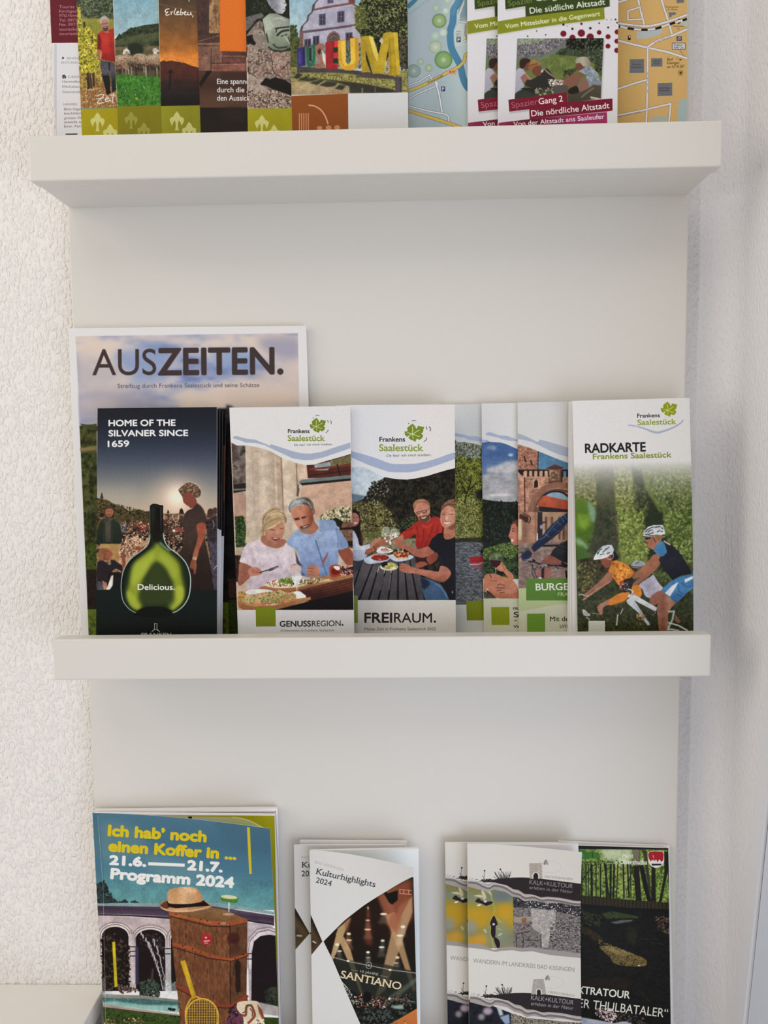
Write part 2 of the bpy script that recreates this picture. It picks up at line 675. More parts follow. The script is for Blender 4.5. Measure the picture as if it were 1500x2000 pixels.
    def t(s, txt, x0, y0, x1, y1, cap, col, bold=0.0, serif=0.0, it=0.0, a=1.0, b=0, sp=None):
        """text with its baseline from (x0, y0) to (x1, y1) and capitals cap tall, in view units"""
        G = [c.copy() for c in glyphs(txt)]
        if serif:
            ex = []
            for c in G:
                for i in range(len(c)):
                    p, q = c[i], c[(i + 1) % len(c)]
                    if abs(p[1] - q[1]) < 1e-3 and 0.04 < abs(p[0] - q[0]) < 0.2:
                        y = p[1]
                        for lv, d in ((0.0, 1), (0.682, -1), (0.52, -1), (0.7, -1)):
                            if abs(y - lv) < 0.045:
                                xa, xb = min(p[0], q[0]) - serif, max(p[0], q[0]) + serif
                                ex.append(np.array([[xa, y], [xb, y], [xb, y + 0.035 * d], [xa, y + 0.035 * d]]))
                                break
            sgn = np.sign(sum(ring_area(c) for c in G)) or 1
            ex = [c if ring_area(c) * sgn > 0 else c[::-1] for c in ex]
            G = G + ex
        al = np.concatenate(G)
        ax, bx = al[:, 0].min(), al[:, 0].max()
        d = np.array([x1 - x0, y1 - y0], float)
        L = np.hypot(*d)
        d /= L
        n = np.array([d[1], -d[0]])
        kx, ky = L / (bx - ax), cap / 0.682
        out = []
        for c in G:
            X = (c[:, 0] - ax) * kx + c[:, 1] * ky * it
            Y = c[:, 1] * ky
            out.append(np.array([x0, y0]) + X[:, None] * d + Y[:, None] * n)
        sizes = [len(c) for c in out]
        M = s.m(np.concatenate(out))
        cs = np.split(M, np.cumsum(sizes)[:-1])
        if not bold:
            s.put(s.cover(cs, s.grow(b)), col, a=a, b=b)
            return
        rad = bold * s.k / s.sc
        best = None
        for ang in (None, 0, 45, 90, 135, 180, 225, 270, 315):
            o = (0, 0) if ang is None else (rad * math.cos(math.radians(ang)), rad * math.sin(math.radians(ang)))
            # pad so that every shifted copy has one common box
            cc = [c + o for c in cs] + [np.array([[M[:, 0].min() - rad - 1, M[:, 1].min() - rad - 1]] * 3), np.array([[M[:, 0].max() + rad + 1, M[:, 1].max() + rad + 1]] * 3)]
            cv = s.cover(cc, s.grow(b))
            if cv is None:
                return
            best = cv if best is None else (cv[0], cv[1], np.maximum(best[2], cv[2]))
        s.put(best, col, a=a, b=b)

    def noise(s, amp=0.02):
        n = s.rng.normal(0, amp, s.C.shape[:2]).astype(np.float32)
        s.C += boxblur(n, 1)[..., None] * 2.0

    def soft(s, r):
        for i in range(3):
            s.C[..., i] = boxblur(s.C[..., i], r)

    def material(s, name, wp, rough=0.42, alb=0.74):
        """printed paper: ink colours are the photographed ones divided by the light on white paper there"""
        s.C = s.C.mean(2, keepdims=True) * 0.09 + s.C * 0.91
        c = enc(np.clip(lin(np.clip(s.C, 0, 1)) / lin(hexc(wp)), 0, 1.08) ** 1.12 * alb)
        im = bpy.data.images.new(name, s.w, s.h)
        px = np.ones((s.h, s.w, 4), np.float32)
        px[..., :3] = c[::-1]
        im.pixels.foreach_set(px.ravel())
        im.pack()
        return paper_mat(name, im, rough)


def paper_mat(name, im, rough):
    m, nt, b = mat_new(name)
    ti = nt.nodes.new('ShaderNodeTexImage')
    ti.image = im
    ti.extension = 'EXTEND'
    uvn = nt.nodes.new('ShaderNodeUVMap')
    uvn.uv_map = 'page'
    nt.links.new(uvn.outputs[0], ti.inputs[0])
    tc = nt.nodes.new('ShaderNodeTexCoord')
    no = nt.nodes.new('ShaderNodeTexNoise')
    no.inputs['Scale'].default_value = 500
    nt.links.new(tc.outputs['Object'], no.inputs['Vector'])
    bp = nt.nodes.new('ShaderNodeBump')
    bp.inputs['Strength'].default_value = 0.6
    bp.inputs['Distance'].default_value = 0.00002
    nt.links.new(no.outputs['Fac'], bp.inputs['Height'])
    nt.links.new(bp.outputs[0], b.inputs['Normal'])
    nt.links.new(ti.outputs[0], b.inputs['Base Color'])
    b.inputs['Roughness'].default_value = rough
    b.inputs['Specular IOR Level'].default_value = 0.14
    return m


ZT, ZM, ZL = TOPZ[0] + 0.0142, MIDZ[0] + 0.0142, LOWZ[0] + 0.0142
PRINTS = {}


def brochure(name, label, cat, sh, th, key, wp, seed=1, group=None, nu=2, nv=2, inner=None, bg='ffffff', grid=None, rough=0.42):
    """one leaflet: printed front_cover and the pages behind it"""
    base = (sh.bl + sh.br) / 2
    t = thing(name, label, cat, tuple(base), group)
    ink = Ink(sh, seed=seed, bg=bg)
    if key in globals().get('PAINT', {}):
        PAINT[key](ink)
    m = ink.material(key + '_print', wp, rough)
    n = 20 if sh.curl else 2
    slab('front_cover', sh, 0.0, 0.00035, [m, M_white], t, n, n)
    blk = inner or sh
    if th > 0.0005:
        face = M_white
        if key + '_in' in PAINT:
            ik = Ink(blk, seed=seed + 500, bg=bg)
            PAINT[key + '_in'](ik)
            face = ik.material(key + '_inner_print', wp, rough)
        slab('page_block', blk, 0.00045 if not inner else 0.0, th, [face, M_paper], t, 12 if blk.curl else 2, 12 if blk.curl else 2, 0.004)
    return t, ink


PAINT = {}


def paint(key):
    def deco(f):
        PAINT[key] = f
        return f
    return deco


# ---------------------------------------------------------------- prints: middle ledge, left half
SKIN = ['b5745c', 'c98a70', 'd69c82']


def vine_leaf(K, x, y, s, col='7c8c2a', vein='d8dca8'):
    """the vine-leaf emblem; x, y its centre, s its half width"""
    P = pts_of('-0.15,-1.0 0.1,-0.72 0.25,-0.42 0.42,-0.78 0.75,-0.68 1.05,-0.66 0.98,-0.42 0.92,-0.12 0.72,0.08 0.95,0.18 0.86,0.48 0.55,0.72 0.3,0.55 0.12,0.9 -0.12,0.75 -0.35,0.7 -0.62,0.45 -0.35,0.3 -0.75,0.38 -0.95,0.15 -1.0,-0.18 -0.68,-0.2 -0.72,-0.55 -0.45,-0.78')
    K.p([(x + a * s, y + b * s) for a, b in P], col)
    for t in ('-0.2,0.15 0.15,-0.1 0.6,-0.35', '-0.2,0.1 -0.15,-0.35 -0.2,-0.7', '-0.65,0.35 -0.2,0.1 0.35,0.3 0.6,0.35', '-0.15,0.15 -0.1,0.6', '-0.25,0.05 -0.75,-0.05'):
        K.l([(x + a * s, y + b * s) for a, b in pts_of(t)], s * 0.06, vein, sm=1)


def region_logo(K, x0, x1, yf, ys, hf, hs, lx, ly, ls, slog=None, serif=0.03):
    K.t('Frankens', x0, yf, x0 + (x1 - x0) * 0.585, yf, hf, '2c2a30', bold=hf * 0.035, serif=serif)
    K.t('Saalestück', x0, ys, x1, ys, hs, '8b9a3e', bold=hs * 0.035, serif=serif)
    vine_leaf(K, lx, ly, ls)
    for t in ('1.25,-0.7 1.3,-0.5 1.35,-0.4', '1.55,-0.7 1.72,-0.45 1.65,-0.2', '1.0,0.9 1.25,0.7 1.3,0.45', '-0.25,-1.25 0.0,-1.33 0.2,-1.27', '-0.6,-0.95 -0.5,-1.05'):
        K.l([(lx + a * ls, ly + b * ls) for a, b in pts_of(t)], ls * 0.07, '55505e', sm=1)
    if slog:
        K.t('Da lass’ ich mich treiben.', *slog, '4a4650', it=0.2)


@paint('auszeiten')
def _(K):
    K.C[:] = hexc('dcd7e2')
    K.V(120, 630, 3)
    sky = [(82, 80), (1386, 62), (1420, 900), (130, 900)]
    K.clipto('82,78 1386,62 1420,1980 160,1980')
    K.p(sky, pal=['7b86b8', '9aa0c4', 'b4b0c6', 'cfc0c6', 'd8c6c2'], sc=330, asp=0.45, hard=1.2)
    K.p('330,170 620,150 640,250 540,340 430,345 340,260', '8b9ccc', b=60, a=.8, sm=1)
    K.p('880,170 1080,150 1150,200 1120,270 960,270 880,230', '8ba0cf', b=50, a=.8, sm=1)
    K.p('90,180 260,170 360,260 420,330 300,420 100,400', 'd3c1c1', b=60, a=.75, sm=1)
    K.p('1150,300 1390,220 1400,470 900,480 900,400', 'd7c2be', b=60, a=.8, sm=1)
    K.p('1150,100 1385,90 1386,210 1250,200', '9a97b6', b=50, a=.8, sm=1)
    K.p('100,420 500,400 600,480 550,640 100,640', '9896b6', b=60, a=.6, sm=1)
    K.p('100,460 250,440 330,480 200,520', 'c3b8c4', b=40, a=.7, sm=1)
    K.t('AUS', 182, 308, 556, 305, 150, '4a3c3e', bold=0.5)
    K.t('ZEITEN.', 570, 305, 1296, 298, 150, '4a3c3e', bold=6)
    K.t('Streifzug durch Frankens Saalestück und seine Schätze', 330, 383, 1160, 377, 24, '5c5468')
    # valley photograph below: wooded slopes, a lawn at the foot
    K.V(100, 620, 2.7027)
    K.p('150,572 240,560 250,1700 200,1700', pal=['2b2c18', '39401f', '4a5128', '5c5c38'], sc=22, hard=1.5)
    K.p('250,560 1300,560 1320,1700 240,1700', pal=['1f1d18', '2f3320', '453a2a', '5a5140'], sc=40, hard=1.4)
    K.p('148,690 240,676 240,700 150,708', '8d7a52', b=6)
    K.p('150,560 260,575 245,600 190,590', pal=['3f4526', '58603a'], sc=16)
    K.p('186,1190 260,1200 262,1420 190,1420', pal=['3c4a1c', '55661f', '2c3216'], sc=14, hard=1.5)
    K.p('192,1530 990,1500 990,1680 198,1680', pal=['55661f', '6b7a2a', '47551c'], sc=30, hard=1.3)
    K.p('186,1330 250,1330 250,1540 192,1540', pal=['211a14', '32261c', '14110e'], sc=14)
    K.p('880,480 990,480 970,600 965,1000 985,1500 880,1500', pal=['0e0d10', '19151a', '26201f'], sc=30, b=10)
    K.p('925,460 960,470 955,560 925,560', '3c3848', b=14)
    K.p('935,1380 985,1380 985,1480 940,1480', pal=['2f1914', '5a3628', '3a2018'], sc=14)
    K.p('935,1490 985,1490 985,1680 940,1680', pal=['2f3a14', '41501c', '26300f'], sc=16)
    K.clipto()
    K.soft(1)


def bottle_photo(K):
    K.V(180, 920, 5.769)
    K.r(40, -760, 1420, 480, '20242e', g=['262b38', '343c4e', '4f5668', '77797f', 'a39a92', 'c4ab98'])
    K.e(960, 300, 260, 220, 'e8c6b2', b=260, a=.75)
    K.e(960, 290, 110, 110, 'fff0e2', b=130, a=.85)
    K.r(40, 180, 500, 420, 'b5a79a', b=120, a=.35)
    K.r(40, 480, 1420, 1340, pal=['5a4034', '8a6650', 'b08a6c', '3c2c26'], sc=40, hard=1.3)
    K.e(109, 300, 18, 26, '4a4a3c')
    K.p('100,262 109,240 118,262 122,300 96,300', '35372e')
    # hillside and trees
    K.p('40,340 110,318 180,330 260,380 330,400 420,450 500,430 600,455 650,470 650,720 40,720', pal=['2a2416', '4a4026', '6b5a36', '3b3320'], sc=26, sm=1, hard=1.5)
    K.p('800,560 860,540 900,560 960,545 1040,560 1040,700 800,700', pal=['2a211c', '4c3b30', '6b5242'], sc=20, hard=1.4)
    K.leaves([(60, 330), (300, 380), (640, 460), (640, 520), (60, 480)], ['3a3320', '55492a', '7a683f', '1f1b12'], 260, 14)
    # sunlit bank with people
    K.p('290,760 650,640 660,800 560,860 460,960 380,1080 300,1040', pal=['b98e72', 'd3a98c', '8a6450', 'e6c3a6'], sc=22, hard=1.6)
    K.p('820,800 1000,780 1000,960 900,900', pal=['6b4e42', '9c7862', 'c9a084', '47332c'], sc=18, hard=1.6)
    for x, y, h, c in [(350, 560, 270, '7c8596'), (430, 560, 240, '7a5a4a'), (480, 560, 160, '5a3a32'), (540, 590, 180, '8a3a38'), (590, 585, 200, 'b0463e'), (620, 600, 150, '6a4a40'),
                       (840, 560, 300, '40302c'), (890, 570, 320, '5a3c34'), (950, 600, 300, '33282a'), (1010, 520, 330, '40302c'), (980, 700, 180, '87786a')]:
        K.e(x, y, 17, 20, '5a3a2a')
        K.p([(x - 24, y + 20), (x + 24, y + 20), (x + 30, y + h * .5), (x - 28, y + h * .5)], c, b=3)
        K.p([(x - 24, y + h * .48), (x + 24, y + h * .48), (x + 14, y + h), (x - 12, y + h)], '241b1c', b=3)
        K.l([(x + 20, y - 5), (x + 30, y + 60)], 5, 'e9c6a8', b=3, a=.8)
    K.leaves([(330, 560), (650, 560), (650, 720), (330, 760)], ['3a2a22', 'a5705a', 'e3b898', '6e4636', '2a1f1c'], 170, 13)
    K.leaves([(800, 560), (1040, 560), (1000, 900), (820, 780)], ['2a1f1e', '6d4436', 'e0b598', '3c2c2a', '8a5a48'], 130, 15)
    K.leaves([(330, 760), (600, 740), (450, 950), (320, 980)], ['7a5442', 'e8cdb0', 'a87c60', '5a3c30'], 110, 16)
    K.e(520, 870, 34, 24, '8a4636', b=4)
    K.l('855,440 858,540', 10, '2a2420')
    K.p('840,470 858,440 874,470', '2a2420')
    K.p('980,480 990,430 1010,418 1025,440 1036,485', '2a2226')
    # standing man in the green jacket with a second head behind him
    K.e(105, 505, 34, 40, '8b5a48')
    K.p('75,500 100,465 140,480 130,520 90,520', '2f2320')
    K.p('130,540 250,530 300,570 330,660 340,740 300,830 60,830 60,700 80,600', '2b3328', sm=1, g='1f2720')
    K.p('140,530 236,528 232,800 140,800', '5a5148', g='463f38')
    K.p('212,560 240,545 232,820 205,830', '2c352a')
    K.p('120,580 145,540 150,820 120,830', '2c352a')
    K.e(195, 460, 46, 62, 'a8674e')
    K.p('148,450 152,405 195,388 236,408 240,450 222,425 170,425', '4b3c34', sm=1)
    K.l('172,455 190,452', 5, '4a2a22')
    K.l('205,452 222,455', 5, '4a2a22')
    K.p('165,480 225,480 215,520 178,520', '8f5844', b=8)
    K.p('125,560 165,525 190,555 150,580', '3a4436')
    K.l('250,530 320,600 335,700', 9, '77705e', b=5, a=.7)
    K.p('90,820 310,820 300,900 310,1020 180,960 90,930', 'b58f58', g='a67c4c', b=4)
    # seated pair
    K.e(125, 935, 62, 68, '7c4c34')
    K.p('80,900 120,870 190,880 205,920 160,900 130,960 120,1010 80,1000 70,950', '8d5e3e', sm=1)
    K.p('150,915 215,905 232,945 205,975 160,990', 'a05a44', b=5, sm=1)
    K.p('60,1040 120,1010 200,1060 230,1000 300,1040 350,1080 340,1130 260,1100 200,1180 170,1250 60,1250', '2b2228', sm=1)
    K.p('330,930 360,920 372,1000 380,1090 345,1120 340,1040', '93503e', sm=1)
    K.p('110,1230 160,1260 170,1330 140,1320', 'b37a60')
    K.p('60,1240 110,1250 130,1336 60,1336', '4b4f62')
    K.p('180,1170 250,1140 330,1150 340,1240 330,1336 180,1336', '1c181c', sm=1)
    K.p('215,1180 240,1170 232,1290 200,1336 160,1336', 'd9cdc6', b=5)
    # woman with a wine glass
    K.p('1060,460 1130,420 1180,360 1250,420 1285,520 1290,600 1270,760 1300,900 1350,1140 1400,1340 1110,1340 1090,1150 1020,1060 980,940 1030,820 1030,640 1010,580', '3f2f2c', sm=1, g=['4a3934', '33241f', '2a1c1c'])
    K.p('1180,600 1280,600 1260,760 1210,880 1180,990 1130,980 1160,860 1190,740', '9a4e3c', sm=1, g='a4604c')
    K.e(1155, 990, 26, 24, 'b89a80')
    K.p('1125,1000 1175,1020 1172,1120 1155,1170 1140,1110 1120,1100 1100,1080', '8f5240', sm=1)
    K.p('1010,260 1040,200 1100,190 1160,230 1165,300 1180,360 1120,420 1090,400 1060,380 1030,350 1020,300', '87483a', sm=1)
    K.p('975,215 1000,180 1040,150 1090,125 1150,140 1200,180 1225,230 1215,280 1180,300 1150,280 1120,230 1060,235 1020,280 1000,260', '5c4438', sm=1)
    K.leaves([(980, 210), (1040, 130), (1140, 125), (1225, 210), (1200, 300), (1140, 270), (1060, 225), (1000, 270)], ['7e5e4c', '9b7a64', '3e2d28', 'c9a58a'], 150, 13, asp=.35)
    K.l('980,200 1020,160 1070,128 1130,128 1190,160 1225,215', 7, 'e8cbb0', b=5, sm=1, a=.8)
    K.l('1180,360 1240,410 1285,500', 6, 'b49a88', b=4, sm=1, a=.8)
    K.p('930,640 1000,640 1040,680 990,690 940,660', '8a4a42', sm=1)
    K.l('905,490 925,560 945,565 965,560 975,490', 5, 'f0e0d0', sm=1)
    K.l('940,565 940,630', 5, 'f5e8da')
    K.e(922, 672, 16, 16, 'fff4e6', b=10)
    # figures at the right edge
    K.e(1335, 465, 36, 44, '4a322c')
    K.e(1385, 450, 30, 40, '54382f')
    K.p('1285,560 1350,520 1410,500 1415,820 1330,820 1290,700', pal=['2b2628', '453a40', '1c191c'], sc=30)
    K.p('1300,780 1415,800 1415,1340 1370,1340 1330,1000', pal=['3a3440', '5a5262', '2a2630'], sc=26)
    K.l('1360,560 1375,600 1362,650', 6, 'c3a898')
    K.l('1365,1110 1390,1080 1410,1060', 8, 'b3b0bb', b=4)
    K.soft(1)
    K.tex([(40, 480), (1420, 480), (1420, 1336), (40, 1336)])
    K.r(40, 1337, 1425, 2300, '16201e', g=['141e1c', '101715'])


def bottle(K):
    K.V(180, 920, 5.769)
    body = '655,390 790,390 800,420 800,700 820,790 870,870 980,950 1060,1040 1100,1150 1112,1260 1095,1400 1040,1510 960,1580 880,1608 780,1550 660,1550 500,1608 420,1560 350,1460 330,1330 335,1200 370,1090 440,990 560,900 630,840 650,760 655,680'
    K.p(body, '0f1a14', sm=1)
    K.l('655,680 650,760 625,830 560,895 440,985 370,1085 335,1200 328,1330 350,1460 420,1555 500,1600', 9, 'a9bcb8', sm=1, b=3)
    K.l('800,690 815,780 865,862 975,945 1055,1035 1100,1150 1110,1260 1093,1400 1040,1505 960,1575 880,1606', 11, 'c0d2d0', sm=1, b=3)
    K.p('655,650 800,650 790,760 860,880 990,980 1070,1120 1080,1290 1040,1440 950,1540 880,1570 800,1530 640,1530 520,1570 430,1510 375,1400 365,1260 395,1130 470,1020 610,910 670,820', '202e18', sm=1, b=20)
    K.p('730,800 780,850 880,930 980,1040 1010,1180 1040,1340 1030,1450 960,1540 890,1570 860,1500 900,1400 900,1200 820,1060 700,1040 600,1180 560,1300 540,1420 570,1520 500,1565 420,1500 385,1390 420,1250 460,1060 560,960 690,860', '8f9a2e', sm=1, b=45)
    K.p('500,1040 620,960 690,900 700,960 650,1100 560,1200 480,1290 440,1250 460,1120', 'a9b540', sm=1, b=50, a=.85)
    K.p('760,920 850,960 930,1060 960,1170 900,1230 820,1100 760,1040', 'a3ae3c', sm=1, b=50, a=.8)
    K.p('950,1300 1030,1320 1020,1450 950,1530 900,1560 920,1450', 'b0ba40', sm=1, b=30, a=.8)
    K.p('400,1350 470,1400 540,1500 520,1560 450,1530 405,1440', 'a9b33c', sm=1, b=30, a=.8)
    K.p('690,1040 770,1050 840,1160 900,1300 900,1500 560,1500 550,1320 610,1180', '3b4720', sm=1, b=60, a=.9)
    K.p('500,1590 560,1548 640,1530 780,1530 850,1550 900,1585 880,1640 500,1640', '101513', sm=1, b=4)
    K.r(655, 388, 798, 470, '131210')
    K.r(650, 400, 800, 700, '120f10', gh=['2a2a26', '15110f', '100d0d', '181312'])
    K.l('776,400 776,680', 4, '77807c', b=2)
    K.l('652,400 652,690', 4, '6f7874', b=2)
    K.p('648,400 656,384 796,384 804,402 796,412 656,412', '1b1a18')
    K.l('760,800 810,850 880,900', 22, '8fb0a8', b=16, a=.6, sm=1)
    K.p('690,560 770,560 780,700 770,800 690,800 670,700', '17120f', b=30, a=.8)
    K.t('Delicious.', 515, 1338, 930, 1338, 62, 'e9eee0', bold=1.5)
    K.l('703,1720 703,1780 680,1805', 6, 'b9c0bc')
    K.l('730,1720 730,1780 756,1805', 6, 'b9c0bc')
    K.l('698,1718 734,1718', 5, 'b9c0bc')
    K.l('668,1815 700,1790 732,1790 765,1815', 6, 'b9c0bc', sm=1)
    K.t('FRANKEN', 555, 1858, 890, 1858, 34, '9aa29e', bold=2)


@paint('wine')
def _(K):
    bottle_photo(K)
    bottle(K)
    K.V(100, 620, 2.7027)
    K.t('HOME OF THE', 304, 573, 655, 571, 31, 'eceff2', bold=1.6)
    K.t('SILVANER SINCE', 304, 627, 722, 625, 31, 'eceff2', bold=1.6)
    K.t('1659', 300, 683, 411, 681, 31, 'eceff2', bold=1.6)
    K.noise(.012)


def wineback(K, y):
    K.V(0, 0, 1)
    K.r(150, 780, 480, y, '101014', g=['15151b', '18181e', '2a2024', '141214'])
    K.r(150, y, 480, 1300, 'd5d2de')
    K.r(436, 870, 441, 980, '6a3e34', b=2)


for _i, _y in ((0, 1047), (1, 1035), (2, 1033)):
    PAINT['wineback%d' % _i] = (lambda K, y=_y: wineback(K, y))


def banner_genuss(K):
    # white banner with the river ribbon
    K.p('40,60 1420,60 1420,612 1330,640 1150,690 1000,735 900,740 780,712 640,660 500,580 360,540 250,520 130,520 60,480', 'dcd8da')
    K.p('90,418 130,412 220,440 340,455 400,480 500,522 515,505 640,545 760,585 860,608 960,612 1080,592 1250,535 1410,485 1410,550 1250,605 1100,655 980,682 880,685 760,665 640,610 520,555 440,515 330,490 230,488 160,460 90,440', 'a6aec4')
    region_logo(K, 705, 1120, 378, 468, 42, 62, 1040, 298, 90, (775, 525, 1205, 515, 22))


@paint('genuss')
def _(K):
    K.C[:] = hexc('dcd8da')
    K.V(440, 780, 5.769)
    K.r(60, 400, 1440, 2400, 'cdb2a0', g=['c8b3a2', 'c2a492'])
    # wall with pilaster, windows
    K.p('70,480 225,500 245,1030 90,1060', pal=['4c3f3c', '6a5a55', '8a7f78', '3a302e'], sc=90)
    K.p('90,960 240,940 245,1030 95,1050', '2e2422', b=6)
    K.p('90,1010 240,1000 240,1020 90,1030', '6e7470', b=4)
    K.p('90,1060 245,1040 240,1400 110,1400', 'b59180')
    K.p('225,500 640,640 650,1300 640,1720 240,1720', 'd0bcaa', gh=['cbb8a6', 'c2ad9c', 'd0bcaa', 'c4ae9c', 'bda592', 'b39a86'])
    K.l('300,540 330,1300', 8, 'b5a08e', b=8)
    K.l('355,560 375,1300', 6, 'bba694', b=8)
    K.l('628,640 655,1250', 10, '8d7360', b=6)
    K.l('560,620 580,1200', 12, 'd8c6b4', b=10)
    K.p('640,650 810,720 820,1200 660,1200', 'd3bda9', gh=['d8c4b0', 'cfb8a4', 'c5ab97'])
    K.l('800,720 815,1100', 9, '7d6152', b=4)
    K.r(825, 720, 910, 900, 'd2b7a2')
    K.r(850, 900, 1440, 1400, 'c9a48e', g='c29d8a')
    K.p('915,735 1415,600 1415,870 930,890', '5b2c26')
    K.p('1000,735 1180,700 1190,760 1150,800 1010,800', '9aa4a4', b=6)
    K.p('1180,690 1415,620 1415,720 1190,760', pal=['6a5444', '8c7a5e', '5e6a44', 'a36a50'], sc=50)
    K.l('940,790 1415,740', 22, '7d3d34')
    K.l('940,860 1415,800', 14, '40201c')
    K.l('1258,730 1300,880', 12, '1c1718')
    K.p('825,930 870,905 1415,850 1415,895 850,960', '6f7c7c', sm=0)
    K.p('850,945 1415,890 1415,915 860,970', '23201f')
    K.l('830,960 812,1090', 26, '6a564a')
    K.e(845, 985, 18, 26, 'cfc2b4')
    # photograph below
    K.V(440, 950, 5.769)
    K.p('110,340 200,330 235,480 230,680 120,690', pal=['1e2a16', '2f4220', '4a6032', '18200f'], sc=26, b=6, hard=1.4)
    K.leaves([(110, 350), (220, 350), (240, 660), (120, 680)], ['3a5228', '20301a', '55703a'], 90, 16)
    K.p('240,460 700,430 850,560 700,620 400,640 220,640', 'c4b09c', b=10)
    K.p('115,690 220,680 190,780 120,780', 'b09c86')
    K.p('60,770 180,780 150,1080 60,1060', pal=['2c1a16', '4a2c24', '1c1210'], sc=22)
    K.leaves([(1050, 350), (1150, 280), (1270, 230), (1430, 230), (1430, 480), (1300, 440), (1100, 380)], ['5c6a38', '8a9058', 'c9c4a0', '3a4424', 'dccfb8'], 190, 20)
    K.p('1300,400 1440,400 1440,700 1340,680 1280,480', pal=['6a4636', '8a6450', '4a2e26'], sc=40)
    K.l('1290,480 1440,470', 26, '2a1a18')
    K.l('1380,640 1440,650', 60, '2a1c18')
    K.p('1180,400 1250,350 1330,400 1300,470', '1f241a', b=6)
    # man: arm, shirt, neck, head
    K.p('1270,720 1380,690 1440,760 1440,880 1390,900 1330,840', '8a4a36', sm=1, g='a15a42')
    K.p('690,640 740,560 830,480 920,540 1000,580 1060,470 1060,380 1150,375 1230,385 1270,470 1340,570 1385,670 1300,715 1270,700 1270,860 1190,1000 1130,1010 880,1010 850,850 800,720', '8a9cc0', sm=1, g=['9aacce', '8496bd', '7486ae'])
    K.l('1250,470 1275,600 1270,700', 14, '64759c', b=12, sm=1)
    K.p('1270,470 1340,570 1380,665 1300,712 1275,690 1280,560', '7f92b8', sm=1, b=8)
    K.p('790,730 830,840 870,900 860,960 900,1010 850,1000 800,850', '3f4868', b=10)
    K.l('1015,600 1060,740 1100,880 1145,1000', 12, '5a6a90', sm=1)
    K.p('870,560 920,630 990,580 1040,530 1040,470 980,500', '96a8cc')
    K.p('1000,360 1050,400 1060,500 1110,520 1050,540 1010,450', 'a5b5d4')
    K.p('1050,490 1110,520 1075,505', '3c4666')
    K.p('880,520 930,540 990,530 1050,470 1010,400 980,340 940,420', 'a3624a', sm=1, g='b5765c')
    K.p('735,260 760,220 870,190 960,220 985,300 990,380 960,470 930,520 890,530 850,510 820,470 780,400 750,330', 'bb7a60', sm=1, gh=['c98b70', 'c4826a', 'a9664e', '8a4e3c'])
    K.e(992, 280, 16, 40, 'a4604a')
    K.p('715,260 725,200 770,150 840,125 900,118 960,150 995,215 985,260 970,290 955,250 930,215 880,205 820,215 770,230 745,260 735,300', '77746f', sm=1, gh=['a5a6a6', '8b8884', '5f5650', '6e6862'])
    for t in ('730,240 780,190 860,180', '735,270 800,215 880,210', '760,180 840,140 900,150', '860,160 930,180 970,250', '745,215 800,170 850,165'):
        K.l(t, 9, 'b9bcbe', b=5, sm=1, a=.85)
    for t in ('800,150 870,135 930,160', '870,190 940,210 965,270', '900,140 960,180'):
        K.l(t, 8, '4a403a', b=5, sm=1, a=.8)
    K.p('775,360 830,350 840,372 790,385', '4a2a22', b=6)
    K.p('850,350 900,335 920,345 870,365', '4a2a22', b=6)
    K.p('820,385 860,380 880,430 850,440 830,430', 'd09a80', b=8)
    K.p('845,455 900,440 945,425 940,455 900,480 860,480', '5a2a24', sm=1)
    K.p('862,458 905,447 934,435 926,446 895,460', 'd8cabf', sm=1)
    K.p('850,480 930,460 960,440 950,500 900,530 860,515', '8d7468', b=10, sm=1, a=.85)
    K.l('960,330 968,400 950,450', 16, '7a4434', b=12, a=.7, sm=1)
    # woman
    K.p('410,560 480,560 560,600 640,590 690,620 660,680 560,700 460,680 410,640', 'a8705c', sm=1)
    K.p('450,470 480,420 560,400 640,390 670,440 665,520 640,580 590,610 540,590 490,600 455,560', 'c08a74', sm=1, g='b87d68')
    K.p('415,380 430,320 480,270 540,240 600,245 660,290 690,360 685,420 660,400 640,370 600,420 550,450 500,480 460,490 430,530 440,570 420,540 412,470', 'b09470', sm=1)
    for t, c in (('430,400 480,320 570,270 640,280', 'd6c4a0'), ('440,450 500,370 600,320 660,360', 'c9b38c'), ('430,500 450,430 540,380 620,360', '8a6c4c'), ('470,480 560,440 620,390', 'd8c8a4'),
                 ('480,300 560,260 620,270', '97795a'), ('640,300 680,370 680,410', '7a5e42'), ('425,430 430,370 470,310', '8a6c4e'), ('500,330 590,300 660,330', 'e0d0ac'), ('400,520 425,480 425,560', 'a38458')):
        K.l(t, 11, c, b=6, sm=1, a=.85)
    K.l('505,485 560,490', 7, '4a2c24', b=3)
    K.l('620,480 660,470', 7, '4a2c24', b=3)
    K.e(585, 520, 18, 22, 'd29c86', b=12)
    K.p('520,570 560,580 610,585 600,605 560,610 530,595', '7a3030', sm=1)
    K.l('535,583 600,592', 6, 'f0e2dc')
    K.p('160,840 200,720 240,650 330,620 385,600 420,650 500,690 580,700 660,680 680,640 740,680 780,740 800,900 760,960 720,1000 600,1100 300,1170 240,1160 280,1000 300,900 160,850', 'cdbcc6', sm=1, g=['d3c4cc', 'c6b5c0', 'b9a5ae'])
    K.l('385,600 430,655 520,692 600,698 680,655', 9, 'e0b8b8', sm=1)
    K.l('290,700 320,850 300,950', 26, 'b5a2ac', b=26, sm=1, a=.7)
    K.l('560,760 620,900 600,1050', 30, 'bba9b3', b=30, sm=1, a=.6)
    K.l('160,840 290,890', 7, 'e3c8c6')
    K.p('165,860 285,900 300,950 280,1020 240,1060 170,1120 140,1080 150,980', 'a36a56', sm=1, g='94594a')
    K.p('255,950 290,915 350,910 400,945 410,980 370,1000 320,1010 280,1010', 'bb7c68', sm=1)
    K.l('300,930 350,965 400,975', 5, '7a4438', sm=1)
    K.l('290,950 330,985', 5, '7a4438')
